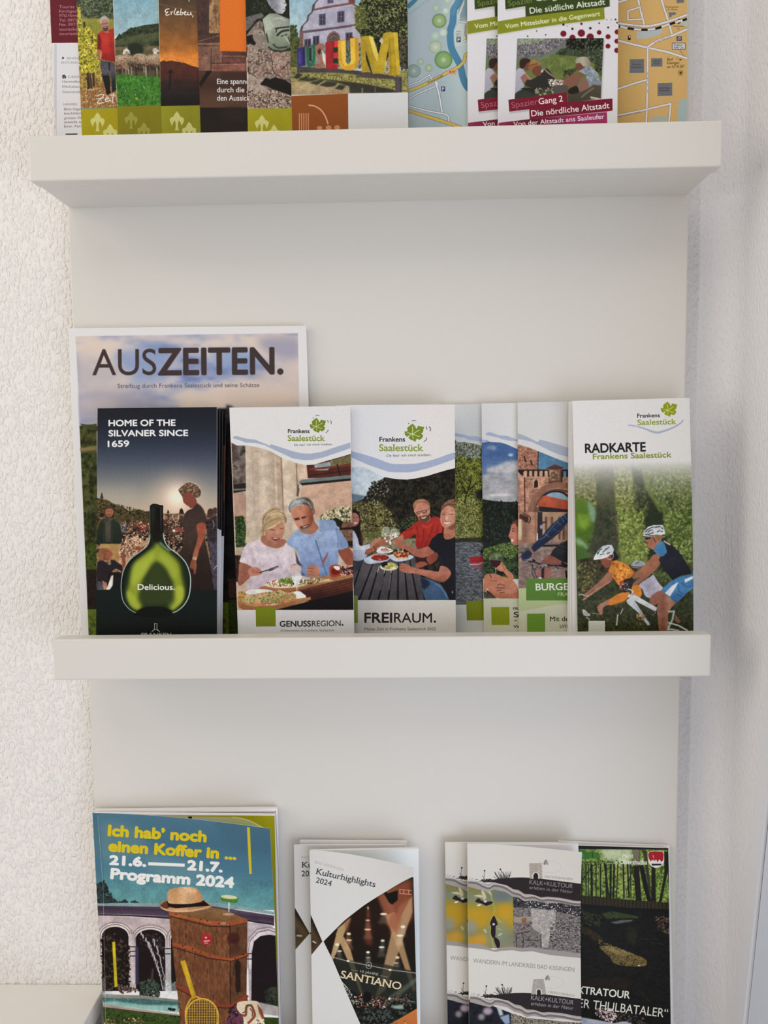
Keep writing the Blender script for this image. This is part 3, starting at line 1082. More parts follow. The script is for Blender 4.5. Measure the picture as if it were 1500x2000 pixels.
    K.l('390,970 470,945 520,930', 10, '1f1a1e')
    K.p('480,935 530,915 590,895 600,905 550,935 500,955', '544e54', sm=1)
    K.p('540,925 595,895 560,935', '8d7468')
    # hands, knife, glass
    K.p('740,900 770,870 810,875 850,905 850,960 780,1000 740,970', 'c09080', sm=1)
    K.l('790,880 775,960', 5, '8a5a4c')
    K.l('820,890 812,950', 5, '8a5a4c')
    K.p('915,960 940,900 1000,885 1050,920 1060,980 1020,1030 950,1020', 'b87a64', sm=1)
    for t in ('925,920 1000,930', '920,955 1000,965', '925,990 1000,1000'):
        K.l(t, 5, '7d4a3c')
    K.p('1060,905 1080,860 1130,780 1160,730 1150,790 1110,860 1075,920', '9b5a5c', sm=0)
    K.p('1060,905 1090,850 1100,860 1075,920', '7c86a8')
    K.r(755, 980, 860, 1010, '9098a0', a=.4)
    # the table and its food
    K.p('800,1180 1440,1020 1440,1190 960,1300 780,1240', '5a2e22', g=['6d3a2a', '4a241c', '3a1c18'])
    for k in range(5):
        K.l([(900, 1195 + k * 26), (1440, 1052 + k * 30)], 5, '2c1512', a=.8)
    K.p('560,1392 960,1290 1440,1180 1445,1392', '1c1214', g='100c10')
    K.p('365,1150 480,1105 700,1080 950,1045 1100,1010 1250,1000 1440,965 1440,1020 1200,1070 1000,1120 800,1180 700,1190', 'b27a50', sm=0, g='9c6640')
    K.l('370,1158 700,1195 980,1130 1200,1078 1440,1030', 8, '6a3c28')
    K.p('440,1110 560,1075 760,1070 900,1085 900,1115 780,1140 560,1145', 'd8bfa8', sm=1)
    K.p('820,1090 900,1050 1000,1040 1180,1050 1200,1065 1000,1090 880,1110', 'cfae90', sm=1)
    K.leaves([(460, 1080), (600, 1050), (800, 1060), (920, 1080), (780, 1120), (520, 1125)], ['e8dcc8', '6e7a38', '2a1c22', '8d9a50', 'b04a34', 'f0e6d8'], 130, 17)
    K.leaves([(600, 1060), (700, 1030), (790, 1060), (700, 1100)], ['7f9a40', '97ad58', '56702a'], 60, 18)
    K.leaves([(840, 1060), (960, 1030), (1180, 1050), (1000, 1090), (860, 1110)], ['e8dcc8', '6e7a38', '3a1c22', 'b04a34', 'f0e6d8', '8d9a50'], 110, 15)
    K.p('1180,900 1290,890 1300,1000 1190,1015', 'a8442c', sm=1)
    K.p('1200,930 1280,925 1285,985 1205,990', '7a1f16', sm=1)
    K.p('1220,900 1290,905 1280,945 1240,935', 'e8d8cc', sm=1)
    K.leaves([(1290, 910), (1440, 890), (1440, 990), (1300, 1000)], ['efe2d6', 'a84a38', '5a2a28', 'd09078', '3a2222'], 70, 20)
    K.p('750,900 860,900 862,960 850,1040 815,1100 780,1100 750,1030', 'c9d0da', sm=1, a=.5)
    K.p('755,1010 858,1010 845,1060 815,1095 780,1095 758,1050', 'dfe6ec', sm=1, a=.65)
    K.l('808,1100 806,1200', 10, 'd8dce0', a=.7)
    K.p('770,1200 830,1180 880,1210 910,1240 870,1270 800,1260', 'e6e8ea', sm=1, b=5)
    K.p('230,1190 300,1160 450,1160 540,1180 500,1210 400,1215 280,1215', 'd9d2d0', sm=1)
    K.p('140,1290 180,1290 330,1350 560,1340 780,1270 960,1245 965,1275 760,1340 560,1392 300,1392 200,1390 150,1360', 'b37c50', g='94603c')
    K.p('145,1190 200,1180 240,1220 180,1290 140,1290', pal=['a0703c', 'c29a5c', '6c4424'], sc=16)
    K.p('180,1290 230,1250 400,1200 600,1180 760,1200 800,1240 760,1290 600,1320 400,1350 260,1340', 'c08858', sm=1)
    K.leaves([(190, 1290), (280, 1230), (430, 1210), (620, 1170), (690, 1210), (560, 1250), (420, 1300), (280, 1320)], ['7f9250', '9bad68', '5a6e34', 'b5b884', 'd09a70'], 260, 20)
    K.leaves([(400, 1290), (560, 1250), (720, 1200), (800, 1240), (640, 1310), (430, 1345)], ['d8a888', 'c48060', 'e6bfa4', 'a85a40', '8d9a50'], 130, 20)
    K.soft(1)
    K.tex([(60, -400), (1440, -400), (1440, 1390), (60, 1390)])
    K.V(440, 780, 5.769)
    banner_genuss(K)
    K.V(440, 950, 5.769)
    K.r(100, 1392, 1450, 1700, 'd6d2d6', b=2)
    K.p('340,1360 565,1357 568,1578 345,1580', '7f8a1e')
    K.t('GENUSS', 615, 1580, 962, 1577, 62, '33323a', bold=2.6)
    K.t('REGION', 975, 1577, 1300, 1572, 62, '33323a', bold=.8)
    K.e(1321, 1560, 10, 10, '33323a')
    K.t('Willkommen in Frankens Saalestück', 620, 1638, 1230, 1632, 24, '6a6870')
    K.noise(.012)


@paint('frei')
def _(K):
    K.C[:] = hexc('dcd6d2')
    K.V(680, 780, 6.818)
    K.r(-160, 900, 1440, 1700, 'b9c2c8', g='c8ccc8')
    K.p('-160,1240 60,1255 230,1285 320,1400 -160,1500', '6f8290', b=10)
    K.p('260,1240 330,1160 300,1100 400,1110 480,1040 760,1000 1440,860 1440,3200 -160,3200 -160,1400 60,1380 200,1330', pal=['0f0d0c', '1c1812', '2c261a', '3c3422'], sc=50, hard=1.4)
    K.p('-160,1420 100,1360 420,1330 560,1500 700,1800 700,2200 -160,2200', pal=['2c2818', '4a4428', '6a6038', '3a3620', '7a7048'], sc=34, hard=1.5)
    K.leaves([(240, 1250), (330, 1100), (500, 1060), (560, 1250), (400, 1380), (200, 1380)], ['2a261a', '1a1712', '4c4630', '8c8c80', '0f0e0c'], 200, 20)
    K.leaves([(560, 1100), (1400, 950), (1400, 1700), (900, 1500), (600, 1500)], ['15120f', '2e2a1c', '3d3724', '0d0b0b', '262d22'], 330, 24)
    K.V(680, 950, 6.818)
    K.leaves([(60, 230), (400, 200), (560, 340), (700, 600), (500, 640), (200, 700), (150, 500)], ['6a6038', '3c361e', '857a4a', '252010', '5c5630', '9a9058'], 520, 20)
    K.p('180,620 420,590 560,540 700,600 660,740 200,760', pal=['5a5a30', '7c7a44', '3c3e20', 'a09a60'], sc=26, b=12, hard=1.5)
    K.leaves([(620, 500), (900, 380), (900, 480), (760, 620)], ['28301e', '3c4a2c', '161a12', '556038'], 110, 18)
    K.p('200,720 900,690 920,830 200,850', pal=['7a6a48', '8c8468', '5a4c38'], sc=40, b=10)
    # table of grey slats
    K.p('80,1020 200,960 880,900 950,1100 1010,1515 70,1515', '4b4546', g=['5a5352', '4d4748', '454042'])
    tops = [(190, 985), (330, 1030), (415, 1040), (495, 1130), (585, 1130), (668, 1010), (745, 990), (820, 985)]
    bots = [(20, 1500), (145, 1515), (275, 1515), (400, 1515), (533, 1515), (660, 1515), (790, 1515), (925, 1515)]
    for a, b in zip(tops, bots):
        K.l([a, b], 12, '0c0a10', w2=26)
    for a, b in (((395, 1150), (380, 1145)), ((480, 1200), (430, 1380)), ((572, 1180), (545, 1380))):
        K.l([a, b], 9, 'b59a9a', b=5, a=.7)
    K.p('80,1020 160,990 200,960 150,1100 80,1160', '3c3a48', b=14)
    # woman at the left
    K.p('56,340 80,318 120,330 155,380 165,470 160,560 190,680 190,770 160,790 130,700 90,640 56,600', '231618', sm=1)
    K.p('56,370 90,350 130,380 150,430 140,490 100,525 56,520', 'b3705e', sm=1)
    K.l('65,410 90,408', 6, '4a2622')
    K.l('115,412 138,415', 5, '4a2622')
    K.p('75,480 110,478 125,470 110,495 80,497', 'f0e0dc')
    K.p('165,600 190,680 185,770 168,740', '5c221e', b=6)
    K.p('60,600 95,620 130,700 160,790 290,765 310,800 250,840 120,850 60,860', 'c3c4cc', sm=1)
    K.p('60,860 240,850 245,930 170,985 70,980', 'b0b4c0', sm=1, g='9a9eae')
    K.p('290,770 340,720 420,680 440,690 410,730 310,810', 'b57a62', sm=1)
    K.p('235,850 330,800 420,720 480,700 525,710 530,760 450,790 380,840 240,910', 'a8664c', sm=1, g='9a5a42')
    K.l('335,795 375,850', 8, '2c1c1c')
    K.l('450,735 500,750', 4, '7a4434')
    # glasses
    for x, y in ((500, 570), (610, 590)):
        K.p([(x - 50, y + 80), (x - 30, y - 20), (x + 40, y - 20), (x + 60, y + 70), (x + 10, y + 110), (x - 20, y + 110)], 'b8b8b4', a=.5, sm=1)
        K.l([(x - 50, y + 70), (x - 30, y - 20), (x + 35, y - 22)], 5, 'e6e6e0', a=.8)
        K.l([(x - 30, y + 60), (x + 40, y + 50)], 8, 'ece6dc', b=4, a=.7)
    K.leaves([(440, 640), (680, 610), (680, 720), (540, 780), (480, 700)], ['e9e0d6', 'b8967e', 'd7cfc6', '8a5a48', 'f4efe8'], 60, 18)
    # man in red
    K.p('680,650 800,560 900,480 960,460 1050,470 1140,400 1230,430 1260,540 1230,700 1180,760 1100,810 910,810 900,640 820,690 730,700', 'a82a22', sm=1, g=['b03024', '96221c'])
    for t in ('900,500 930,640 920,800', '1010,560 1000,700 960,800', '1130,520 1080,680 1020,800', '760,600 860,560', '1200,500 1180,640'):
        K.l(t, 12, '7a1814', b=10, sm=1, a=.8)
    K.l('980,520 1060,540 1120,500', 10, 'c4483a', b=8, sm=1)
    K.p('890,900 1180,880 1190,1010 900,1010', '3c1618', b=10)
    K.p('600,740 650,690 720,640 740,680 720,740 640,780', 'b87860', sm=1)
    K.p('940,455 1050,480 1100,440 1080,380 950,400', '9a5a46', sm=1)
    K.p('875,300 890,220 950,180 1040,190 1085,240 1090,320 1080,400 1040,460 1000,470 950,440 910,380 880,340', 'c08068', sm=1)
    K.p('870,300 862,250 880,205 930,172 1010,168 1065,200 1092,250 1090,290 1060,240 1000,215 940,215 905,240 890,300', '9c6846', sm=1)
    K.l('880,240 940,190 1020,185', 10, 'c89068', b=6, sm=1)
    K.p('945,400 1000,395 1060,380 1085,360 1080,420 1050,470 1000,488 960,455', '6a4030', sm=1, b=6)
    K.p('970,414 1010,414 1040,396 1030,418 1000,430 980,426', 'd8c4b8', sm=1)
    K.l('910,345 960,335 965,360 920,368 908,345', 6, '2a1c20')
    K.l('975,330 1040,315 1045,340 985,352 975,330', 6, '2a1c20')
    K.l('1045,320 1085,290', 6, '2a1c20')
    K.p('960,350 985,350 990,390 960,395', 'd09a80', b=6)
    # man in black
    K.p('1110,700 1180,650 1260,610 1350,640 1430,660 1430,1515 1350,1515 1240,1320 1200,1200 1190,1100 1220,1000 1120,890 1070,800', '16141c', sm=0, g=['1c1a22', '121018'])
    K.p('1070,790 1140,680 1230,620 1260,720 1210,840 1150,880 1090,850', '191720', sm=1)
    K.l('1180,900 1240,980 1250,1080', 20, '262430', b=18, sm=1)
    K.p('1270,600 1290,540 1400,520 1430,560 1430,660 1340,705 1280,690', 'b07054', sm=1)
    K.p('1225,420 1240,330 1290,270 1380,240 1430,260 1430,540 1360,575 1300,570 1250,520 1230,470', 'c48a70', sm=1, gh=['b87860', 'cc9478', 'c08468'])
    K.p('1235,330 1240,270 1290,210 1340,180 1430,170 1430,290 1380,270 1330,250 1290,265 1255,310', '6f4a38', sm=1)
    for t in ('1250,270 1310,215 1370,200', '1290,240 1350,215 1420,230', '1330,190 1400,185', '1340,260 1420,270'):
        K.l(t, 9, '9c7458', b=5, sm=1)
    K.l('1250,378 1290,368', 9, '5a3426', b=4)
    K.l('1340,372 1400,372', 9, '5a3426', b=4)
    K.p('1295,400 1330,395 1325,440 1295,440', 'd8a48a', b=6)
    K.p('1268,470 1310,480 1364,470 1345,490 1310,496 1280,488', 'dccabf', sm=1)
    K.l('1255,462 1300,475 1375,462', 6, '8a4a3c', sm=1)
    K.p('1300,560 1400,500 1430,480 1430,560 1380,585', '7a4c3a', b=14)
    # his arms
    K.p('620,710 680,700 740,760 830,800 950,830 1060,800 1110,840 1150,880 1060,930 980,950 880,920 760,840 690,820 640,770', 'b06a50', sm=1, g='a4604a')
    K.p('1040,960 1100,910 1180,880 1190,960 1090,1040', '8a4634', sm=1)
    K.p('900,1040 960,1000 1040,1010 1060,1040 960,1080 910,1080', '9a5440', sm=1)
    K.l('1030,985 1065,1035', 14, '14141a')
    K.p('680,1080 700,1035 760,1025 850,1070 960,1100 1120,1120 1200,1130 1230,1060 1320,1080 1370,1160 1320,1240 1250,1275 1130,1240 940,1170 760,1150 690,1120', 'ac6a50', sm=1, g=['b5725a', '94523e'])
    K.l('700,1050 760,1060', 5, '7a4434')
    K.l('695,1085 760,1090', 5, '7a4434')
    K.p('960,1200 1130,1250 1240,1310 1300,1400 1350,1515 1030,1515 980,1360', '48607c', sm=0, g='3c5672')
    K.p('960,1200 1060,1250 1100,1300 1010,1380 980,1340', '1f2638', b=16)
    K.l('1150,1290 1240,1350 1320,1480', 12, '6c86a0', b=10, sm=1)
    K.e(1390, 1408, 8, 20, 'a09c98', b=3)
    # plates
    K.p('210,970 300,920 430,890 560,930 520,990 390,1020 260,1030', 'b4bac6', sm=1)
    K.p('530,920 700,890 870,930 800,980 640,1000 560,960', 'bcc2cc', sm=1)
    K.p('380,850 440,800 560,830 600,860 520,890 400,885', 'd8d4d4', sm=1)
    K.leaves([(420, 840), (500, 820), (580, 850), (500, 880)], ['a83030', '7a1c22', 'e9e2dc', 'c49a60'], 40, 16)
    K.e(425, 948, 118, 42, '7a2c20')
    K.leaves([(320, 930), (420, 910), (530, 940), (430, 980)], ['c8502c', 'a83020', 'd8744a', '8a2018'], 70, 24)
    K.e(705, 930, 110, 42, 'c8b496')
    K.leaves([(610, 890), (700, 860), (800, 890), (790, 940), (640, 940)], ['c05028', 'a03818', 'd88a50', 'd8a060', '8a2c1c'], 80, 26)
    K.l('665,830 668,880', 10, 'd8d6d8')
    K.l('728,830 730,880', 10, 'd8d6d8')
    K.e(545, 1070, 120, 50, 'd8cfae')
    K.e(550, 1060, 100, 40, '6c5e44')
    K.leaves([(480, 1060), (560, 1010), (640, 1040), (620, 1090), (500, 1095)], ['d0c878', 'b8b058', 'e2dca0', 'a8a048'], 70, 24)
    K.leaves([(430, 1030), (510, 1000), (520, 1040), (460, 1070)], ['2c1c28', '4a3040', '1a1218'], 40, 20)
    K.l('415,1050 390,1140', 9, 'c9c4c8')
    K.l('485,1110 478,1155', 9, 'c9c4c8')
    K.l('572,1110 572,1155', 9, 'c9c4c8')
    K.soft(1)
    K.tex([(-160, -250), (1440, -250), (1440, 1512), (-160, 1512)])
    K.r(-160, 1514, 1450, 2100, 'd4ccc4', gh=['b8b2ae', 'cfc6be', 'd2c9c0', 'd2c8be'], b=2)
    K.r(-160, 1455, 130, 1515, '22201c')
    K.p('-160,1450 128,1452 128,1818 -160,1820', '76862a')
    K.p([(-160, 1000), (90, 1000), (100, 2000), (-160, 2000)], '8a8c98', b=30, a=.25)  # shade of the overlapping leaflet painted along the left edge
    K.t('FREI', 220, 1812, 582, 1812, 126, '2b2427', bold=5)
    K.t('RAUM', 612, 1812, 1115, 1812, 126, '2b2427', bold=1.5)
    K.e(1154, 1800, 15, 15, '2b2427')
    K.t('Meine Zeit in Frankens Saalestück 2022', 218, 1918, 1168, 1916, 40, '57504e')
    # banner
    K.V(680, 780, 6.818)
    K.p('-200,0 1440,0 1440,912 1320,940 1200,975 1060,1018 900,1052 780,1068 640,1062 500,1038 380,985 240,915 90,865 -200,760', 'dcd4cf', gh=['d6d2d2', 'dcd4cf', 'dcd3cc'])
    K.p('-200,600 40,688 200,730 350,775 450,812 560,855 620,862 760,862 900,855 1060,822 1200,780 1320,735 1440,700 1440,785 1320,830 1180,880 1050,920 900,958 800,972 620,972 540,965 420,925 250,865 60,780 -200,690', 'a2aabf')
    region_logo(K, 415, 998, 560, 688, 58, 88, 878, 450, 128, (510, 765, 1105, 752, 32))
    K.noise(.012)

# ---------------------------------------------------------------- prints: middle ledge, right half
def ribbon(K, pts_top, pts_bot, col='a5adc4'):
    K.p(pts_top + ' ' + pts_bot, col)


@paint('river')
def _(K):
    K.C[:] = hexc('d3d1ce')
    K.V(880, 780, 6.1224)
    K.r(-90, 470, 1300, 1900, pal=['3a3e16', '5c641f', '7d8436', '9c9c58', '4a4a1c'], sc=26, hard=1.5)
    K.p('-90,470 375,540 340,720 240,700 150,690 100,660 -90,680', pal=['8c94a4', 'a8b0b8', '5c5c40', '74745a'], sc=16, hard=1.4)
    K.leaves([(-60, 480), (375, 540), (375, 760), (-60, 700)], ['4c4c22', '3a3820', '6e7030', 'a4acb0'], 300, 14)
    K.leaves([(-60, 680), (375, 700), (375, 1400), (-60, 1400)], ['8a9030', '6b7226', '3e4216', 'a5a24c', '2c2e12', '7c8428'], 900, 16)
    K.leaves([(-60, 1180), (340, 1180), (340, 1700), (-60, 1700)], ['a39c62', '857e44', '5c5a2c', 'bdb47a'], 500, 15)
    for t in ('200,1130 215,1060 240,980 250,900', '200,1130 150,1050 110,960', '220,1080 300,1010', '190,1140 170,1260'):
        K.l(t, 16, '2c2418', w2=7, sm=1)
    K.e(350, 1140, 50, 60, '20251a', b=26)
    K.V(880, 1000, 6.1224)
    K.p('-90,280 60,320 200,310 390,300 390,440 -90,440', pal=['26241a', '4a4830', '1a1a14'], sc=16)
    K.p('-90,360 395,360 400,1110 -90,1110', pal=['45474a', '5e6164', '787b7c', '8f9292', '54565a'], sc=44, asp=.22, hard=1.7)
    K.leaves([(60, 400), (390, 380), (395, 1090), (60, 1100)], ['a3a6a6', '3c3e42', '8a8d8e', '2f3034', '64676a'], 420, 22, asp=.16, ang=0.15)
    K.p('225,540 390,530 392,600 300,612 235,610', 'b02028', b=2)
    K.p('235,610 390,600 390,680 260,680', 'a05868', b=18, a=.8)
    K.l('230,625 330,625 392,600', 8, 'e0d4d4')
    K.l('300,512 340,498 385,460', 7, 'c6c6c4')
    K.l('335,375 390,410', 6, 'c6c6c4')
    K.p('355,470 390,430 392,500 360,495', '1f2230')
    K.soft(1)
    K.tex([(-90, -800), (400, -800), (400, 1100), (-90, 1100)])
    K.r(-90, 1108, 1300, 1700, 'cfcdca')
    K.r(400, 400, 1300, 1108, '6b6e72')
    K.p('188,1062 420,1056 420,1296 195,1296', '87901a')
    K.V(880, 780, 6.1224)
    K.p('-90,-100 1300,-100 1300,700 900,720 600,640 380,556 280,530 170,512 90,512 50,482 -90,470', 'd0cecb', gh=['c4c4c2', 'cfcdca', 'cfcdca', 'cfcdca'])
    K.p('-90,410 50,400 150,420 230,440 310,440 370,465 480,500 700,560 700,610 380,510 330,500 220,485 170,460 50,440 -90,440', 'a3acc2')
    K.noise(.012)


@paint('winewoman')
def _(K):
    K.C[:] = hexc('d3d1ce')
    K.V(880, 780, 6.1224)
    K.r(370, 480, 1900, 1300, '4a6898', g=['486898', '6880a4', '98989e', 'a6a4a6', 'aaa8a8'])
    K.p('420,850 480,810 600,780 700,740 1200,740 1200,880 800,900 500,880', 'bcb6b4', b=30, a=.9, sm=1)
    K.p('390,870 600,900 800,880 800,1000 400,1010', '96969e', b=40, a=.8)
    K.r(390, 900, 1200, 1230, pal=['8c8e96', 'a5a3a5', 'b4afae', '9c9a9e'], sc=180, asp=.3, a=.7, b=20)
    K.p('440,1135 680,1130 760,1150 500,1160', 'cac2c0', b=14)
    K.e(720, 665, 30, 16, 'b9c4d8', b=14)
    K.e(490, 580, 60, 26, 'a9a4b4', b=30, a=.7)
    K.r(380, 590, 430, 900, '4e6ea0', b=20, a=.5)
    K.p('380,1195 520,1215 640,1230 800,1225 1300,1200 1300,1800 380,1800', pal=['0f140e', '1a2218', '2a3422', '141a14'], sc=44, hard=1.5)
    K.leaves([(385, 1210), (795, 1225), (795, 1700), (385, 1750)], ['1f2a1e', '0c100c', '333f2c', '151c15'], 420, 22)
    K.V(880, 1000, 6.1224)
    K.p('380,440 520,405 620,375 760,345 1200,350 1200,800 380,800', pal=['26381a', '42561e', '5a6c2c', '30421c'], sc=22, hard=1.5)
    K.leaves([(390, 440), (620, 380), (800, 360), (800, 560), (395, 560)], ['5c6e2c', '7a8a44', '2c3c18', '8c9a58', '46582a'], 330, 15)
    K.leaves([(390, 560), (800, 540), (800, 760), (395, 780)], ['2c4020', '1c2816', '46603a', '0f150f', '3c5230'], 280, 22)
    K.p('800,90 760,110 725,160 715,220 690,290 720,330 725,370 760,395 810,395 1000,395 1000,90', 'c27a66', sm=0)
    K.p('725,160 740,115 800,85 1000,80 1000,200 800,180 770,130', '6e3a32', b=4)
    K.p('735,215 760,225 745,240', '4a2420')
    K.p('722,325 748,325 750,350 728,356', 'f0e4e0')
    K.l('735,200 765,195', 7, '4c2822')
    K.p('700,290 690,295 720,300', '8c4438')
    # arm, glass, knee and hand
    K.p('600,575 640,630 680,690 740,740 760,810 700,790 640,730 560,690 520,660 540,620', 'c48468', sm=1, g='b87458')
    K.p('400,790 450,740 540,740 620,770 700,790 760,830 800,900 810,1035 560,1030 480,960 430,920 400,1020', 'b97458', sm=1, g=['c07c5e', 'ac664c'])
    K.p('430,930 480,960 550,1035 520,1035 430,990', '4a2a20', b=10)
    K.p('395,950 430,960 520,1035 400,1035', pal=['2a2c1c', '6a6a54', '14140f'], sc=12)
    K.p('540,870 600,850 660,870 760,830 790,900 790,960 660,975 600,970 540,930', 'c08068', sm=1, b=3)
    for t in ('560,875 600,862 650,880', '540,905 600,910 650,905', '550,940 610,938', '590,968 650,960'):
        K.l(t, 7, '5a2c22', sm=1)
    K.l('470,810 500,825 560,820', 7, '8a4c38', sm=1)
    K.p('485,500 600,490 620,570 590,630 540,665 500,640 465,590', '9ca29a', sm=1, a=.28)
    K.p('462,575 610,578 590,630 545,668 520,660 480,610', '3a1518', sm=0)
    K.l('540,665 540,735', 8, 'c8c4b4', a=.8)
    K.l('455,570 620,578', 4, 'b0a49c', a=.8)
    K.p('545,705 640,715 640,745 600,755 550,740', '1a1412', b=5)
    K.l('545,510 548,560', 6, 'dfe4dc', a=.7)
    K.l('465,740 490,790', 8, '3a1c18', b=3)
    K.l('610,590 650,700', 8, '8f523e', b=5)
    K.soft(1)
    K.tex([(380, -900), (1000, -900), (1000, 1030), (380, 1030)])
    K.r(350, 1034, 1900, 1700, 'c5c4ac')
    K.p('486,1138 703,1136 706,1350 492,1352', '8c961c')
    K.t('FRANKENS', 750, 1170, 1040, 1170, 30, '33332c', bold=1)
    K.t('Saaletal', 758, 1258, 1180, 1258, 62, '33332c', bold=2)
    K.l('765,1305 795,1292', 9, '33332c')
    K.t('WEINBERGE', 752, 1385, 1150, 1385, 32, '33332c', bold=1)
    K.V(880, 780, 6.1224)
    K.p('350,-100 1900,-100 1900,760 1300,720 1000,660 790,590 690,545 600,515 500,512 455,505 440,488 370,480', 'cfccca', gh=['d2cfcd', 'c9c5c3', 'c9c5c3', 'c9c5c3'])
    K.p('370,484 430,484 452,505 430,512 370,520', 'a3acc2')
    K.p('415,412 450,390 500,398 560,425 680,437 740,460 800,480 1100,570 1100,620 800,500 690,492 620,478 560,455 480,440 430,430', 'a3acc2', sm=0)
    K.noise(.012)


@paint('burgen')
def _(K):
    K.C[:] = hexc('d3d1ce')
    K.V(880, 780, 6.1224)
    K.r(780, 520, 2400, 1500, '4f7a98', g='6a90a8')
    K.p('790,520 1055,600 1050,840 810,860', pal=['8a5c4c', 'a8745e', 'bd8a72', '6e4638'], sc=18, hard=1.3)
    for y in range(560, 850, 28):
        for x in range(812 + (y // 28 % 2) * 20, 1050, 42):
            K.l([(x, y), (x + 22, y + 6)], 5, random.Random(x * y).choice(['5c382e', '3f2620', 'd0a088', 'c48e76']), b=2, a=.8)
    for t in ('880,680 900,750', '960,730 975,790'):
        K.l(t, 18, '3a221c', b=4)
    K.l('1050,620 1045,840', 12, '4a2f28', b=5)
    K.p('790,920 1420,930 1420,1500 790,1500', 'b5856c', g='a87862')
    K.p('800,850 870,850 900,880 1180,880 1180,950 800,950', 'b88c74')
    for y in range(945, 1480, 32):
        K.l([(810, y), (890, y + 3)], 4, '7c5442', a=.7)
        K.l([(905, y + 12), (1100 - max(0, y - 1100) * .3, y + 14)], 4, '8a6250', a=.55)
        for x in range(830 + (y // 32 % 2) * 26, 1180, 60):
            K.l([(x, y), (x, y + 28)], 3, '8a6250', a=.5)
    K.tex([(800, 940), (1400, 940), (1400, 1500), (800, 1500)], .16, 26, .12)
    K.l('885,935 890,1480', 12, '3c2620', b=3)
    K.p('800,840 1420,838 1420,856 800,870', '33201c')
    for x in range(915, 1180, 62):
        K.r(x, 855, x + 24, 922, '2c1c1a')
    for x in (1330, 1385):
        K.r(x, 855, x + 20, 930, '2c1c1a')
    for x in range(880, 1170, 62):
        K.p([(x, 855), (x + 36, 855), (x + 36, 905), (x + 18, 925), (x, 905)], 'c09a82')
    K.p('800,855 840,900 870,920 870,860', '2c1c1a')
    K.p('1135,825 1200,800 1250,775 1350,815 1335,830 1180,830', '7a4a3c', g='4a2c26')
    K.r(1172, 832, 1335, 1000, '6a4838')
    K.r(1185, 845, 1305, 970, pal=['a8886c', 'c0a080', '6c4c3c', '8a6850'], sc=22, hard=1.6)
    K.p('1205,870 1240,860 1280,890 1290,950 1230,960 1200,930', pal=['b59a78', '54382c', '8a6c54'], sc=14, hard=1.6)
    K.l('1165,1000 1320,1000', 10, '4a3028')
    K.r(1322, 860, 1340, 1010, '3c2822')
    K.p('980,960 1065,950 1065,1070 985,1070', 'c49a80', b=2)
    K.p('1000,1060 1002,985 1025,955 1045,985 1048,1052', '2c1c1c', sm=0)
    # arch, courtyard and roof
    arch = '935,1480 950,1360 985,1250 1040,1150 1110,1080 1200,1040 1290,1025 1420,1040'
    K.l(arch, 70, '8f6450', sm=1)
    K.l('995,1480 1005,1350 1040,1250 1090,1170 1150,1120 1230,1090 1310,1085 1420,1110', 30, '6e4a3c', sm=1)
    K.p('1000,1600 1010,1350 1045,1250 1095,1180 1160,1130 1240,1105 1330,1110 1420,1160 1420,1600', '8aa4b4', sm=0)
    K.l('1100,1165 1170,1118 1250,1100 1340,1115 1410,1165', 22, '2c2226', sm=1)
    K.p('1040,1250 1110,1155 1130,1150 1420,1215 1420,1330 1050,1280', 'b85a3c', g='a84c34')
    K.p('1050,1278 1420,1320 1420,1375 1060,1340', '2c2422')
    K.p('1010,1300 1060,1280 1060,1600 1010,1600', '6e4c3e')
    K.p('1060,1340 1420,1375 1420,1900 1060,1900', 'ab8c72')
    for x in (1110, 1230, 1330):
        K.p([(x, 1350), (x + 26, 1353), (x + 26, 1400), (x, 1400)], '4a3428')
    K.V(880, 1000, 6.1224)
    K.p('800,0 1040,0 1030,400 1010,460 800,470', 'ab7c64', gh=['8a6450', 'b5866c', 'a0725c'])
    for y in range(0, 440, 40):
        K.l([(905, y), (1000, y + 4)], 3, '8a6250', a=.6)
    K.l('1015,0 1015,340', 9, '8a6450', b=4)
    K.r(810, 90, 850, 330, 'c2b088', b=3)
    K.p('830,20 870,40 930,60 930,120 900,130 860,90 820,70', '4a2a24', b=4)
    K.l('870,20 950,60 950,110 930,135', 9, '2c1c1c', sm=1)
    K.r(1045, 0, 1100, 330, '33282a', b=5)
    K.p('1100,0 1400,0 1400,360 1100,360', 'b5957a', gh=['9c7c64', 'b08c70', '8a6a58'])
    for x in (1130, 1200, 1290, 1340):
        K.r(x, 60, x + 26, 330, '6a4c3c', b=6)
    K.l('1075,130 1150,120', 20, '5a2c24', b=4)
    K.r(1070, 155, 1105, 200, '9ca4b4', b=8)
    K.p('800,380 1420,340 1420,920 800,920', pal=['75605a', '8a726a', '9c847c'], sc=40, asp=.4)
    K.l('820,470 960,460', 14, '5c4a44', b=10, a=.6)
    K.p('880,440 940,420 945,470 900,480', '4c5a34', b=6)
    K.l('1100,405 1300,400', 22, '1c1a1c')
    # cyclist
    K.p('1190,520 1230,450 1310,380 1400,340 1400,610 1330,590 1240,540', '2c2c2e', sm=0, g='1f1f22')
    for t in ('1250,470 1340,500', '1300,400 1390,430', '1260,440 1380,480'):
        K.l(t, 5, '4c4c50', b=3, a=.8)
    K.p('1190,520 1240,540 1330,590 1400,615 1400,640 1290,650 1160,630 1080,625 1120,560', '8a5244', sm=1, b=3)
    K.p('1040,690 1100,650 1220,650 1200,720 1195,800 1060,800', '9a6254', sm=1)
    K.p('1090,660 1125,650 1115,800 1085,800', '2c1c20')
    K.p('960,430 1010,370 1090,290 1180,180 1290,80 1400,10 1400,120 1330,220 1240,300 1110,400 1000,480', '27344e', sm=0, g='1f2a42')
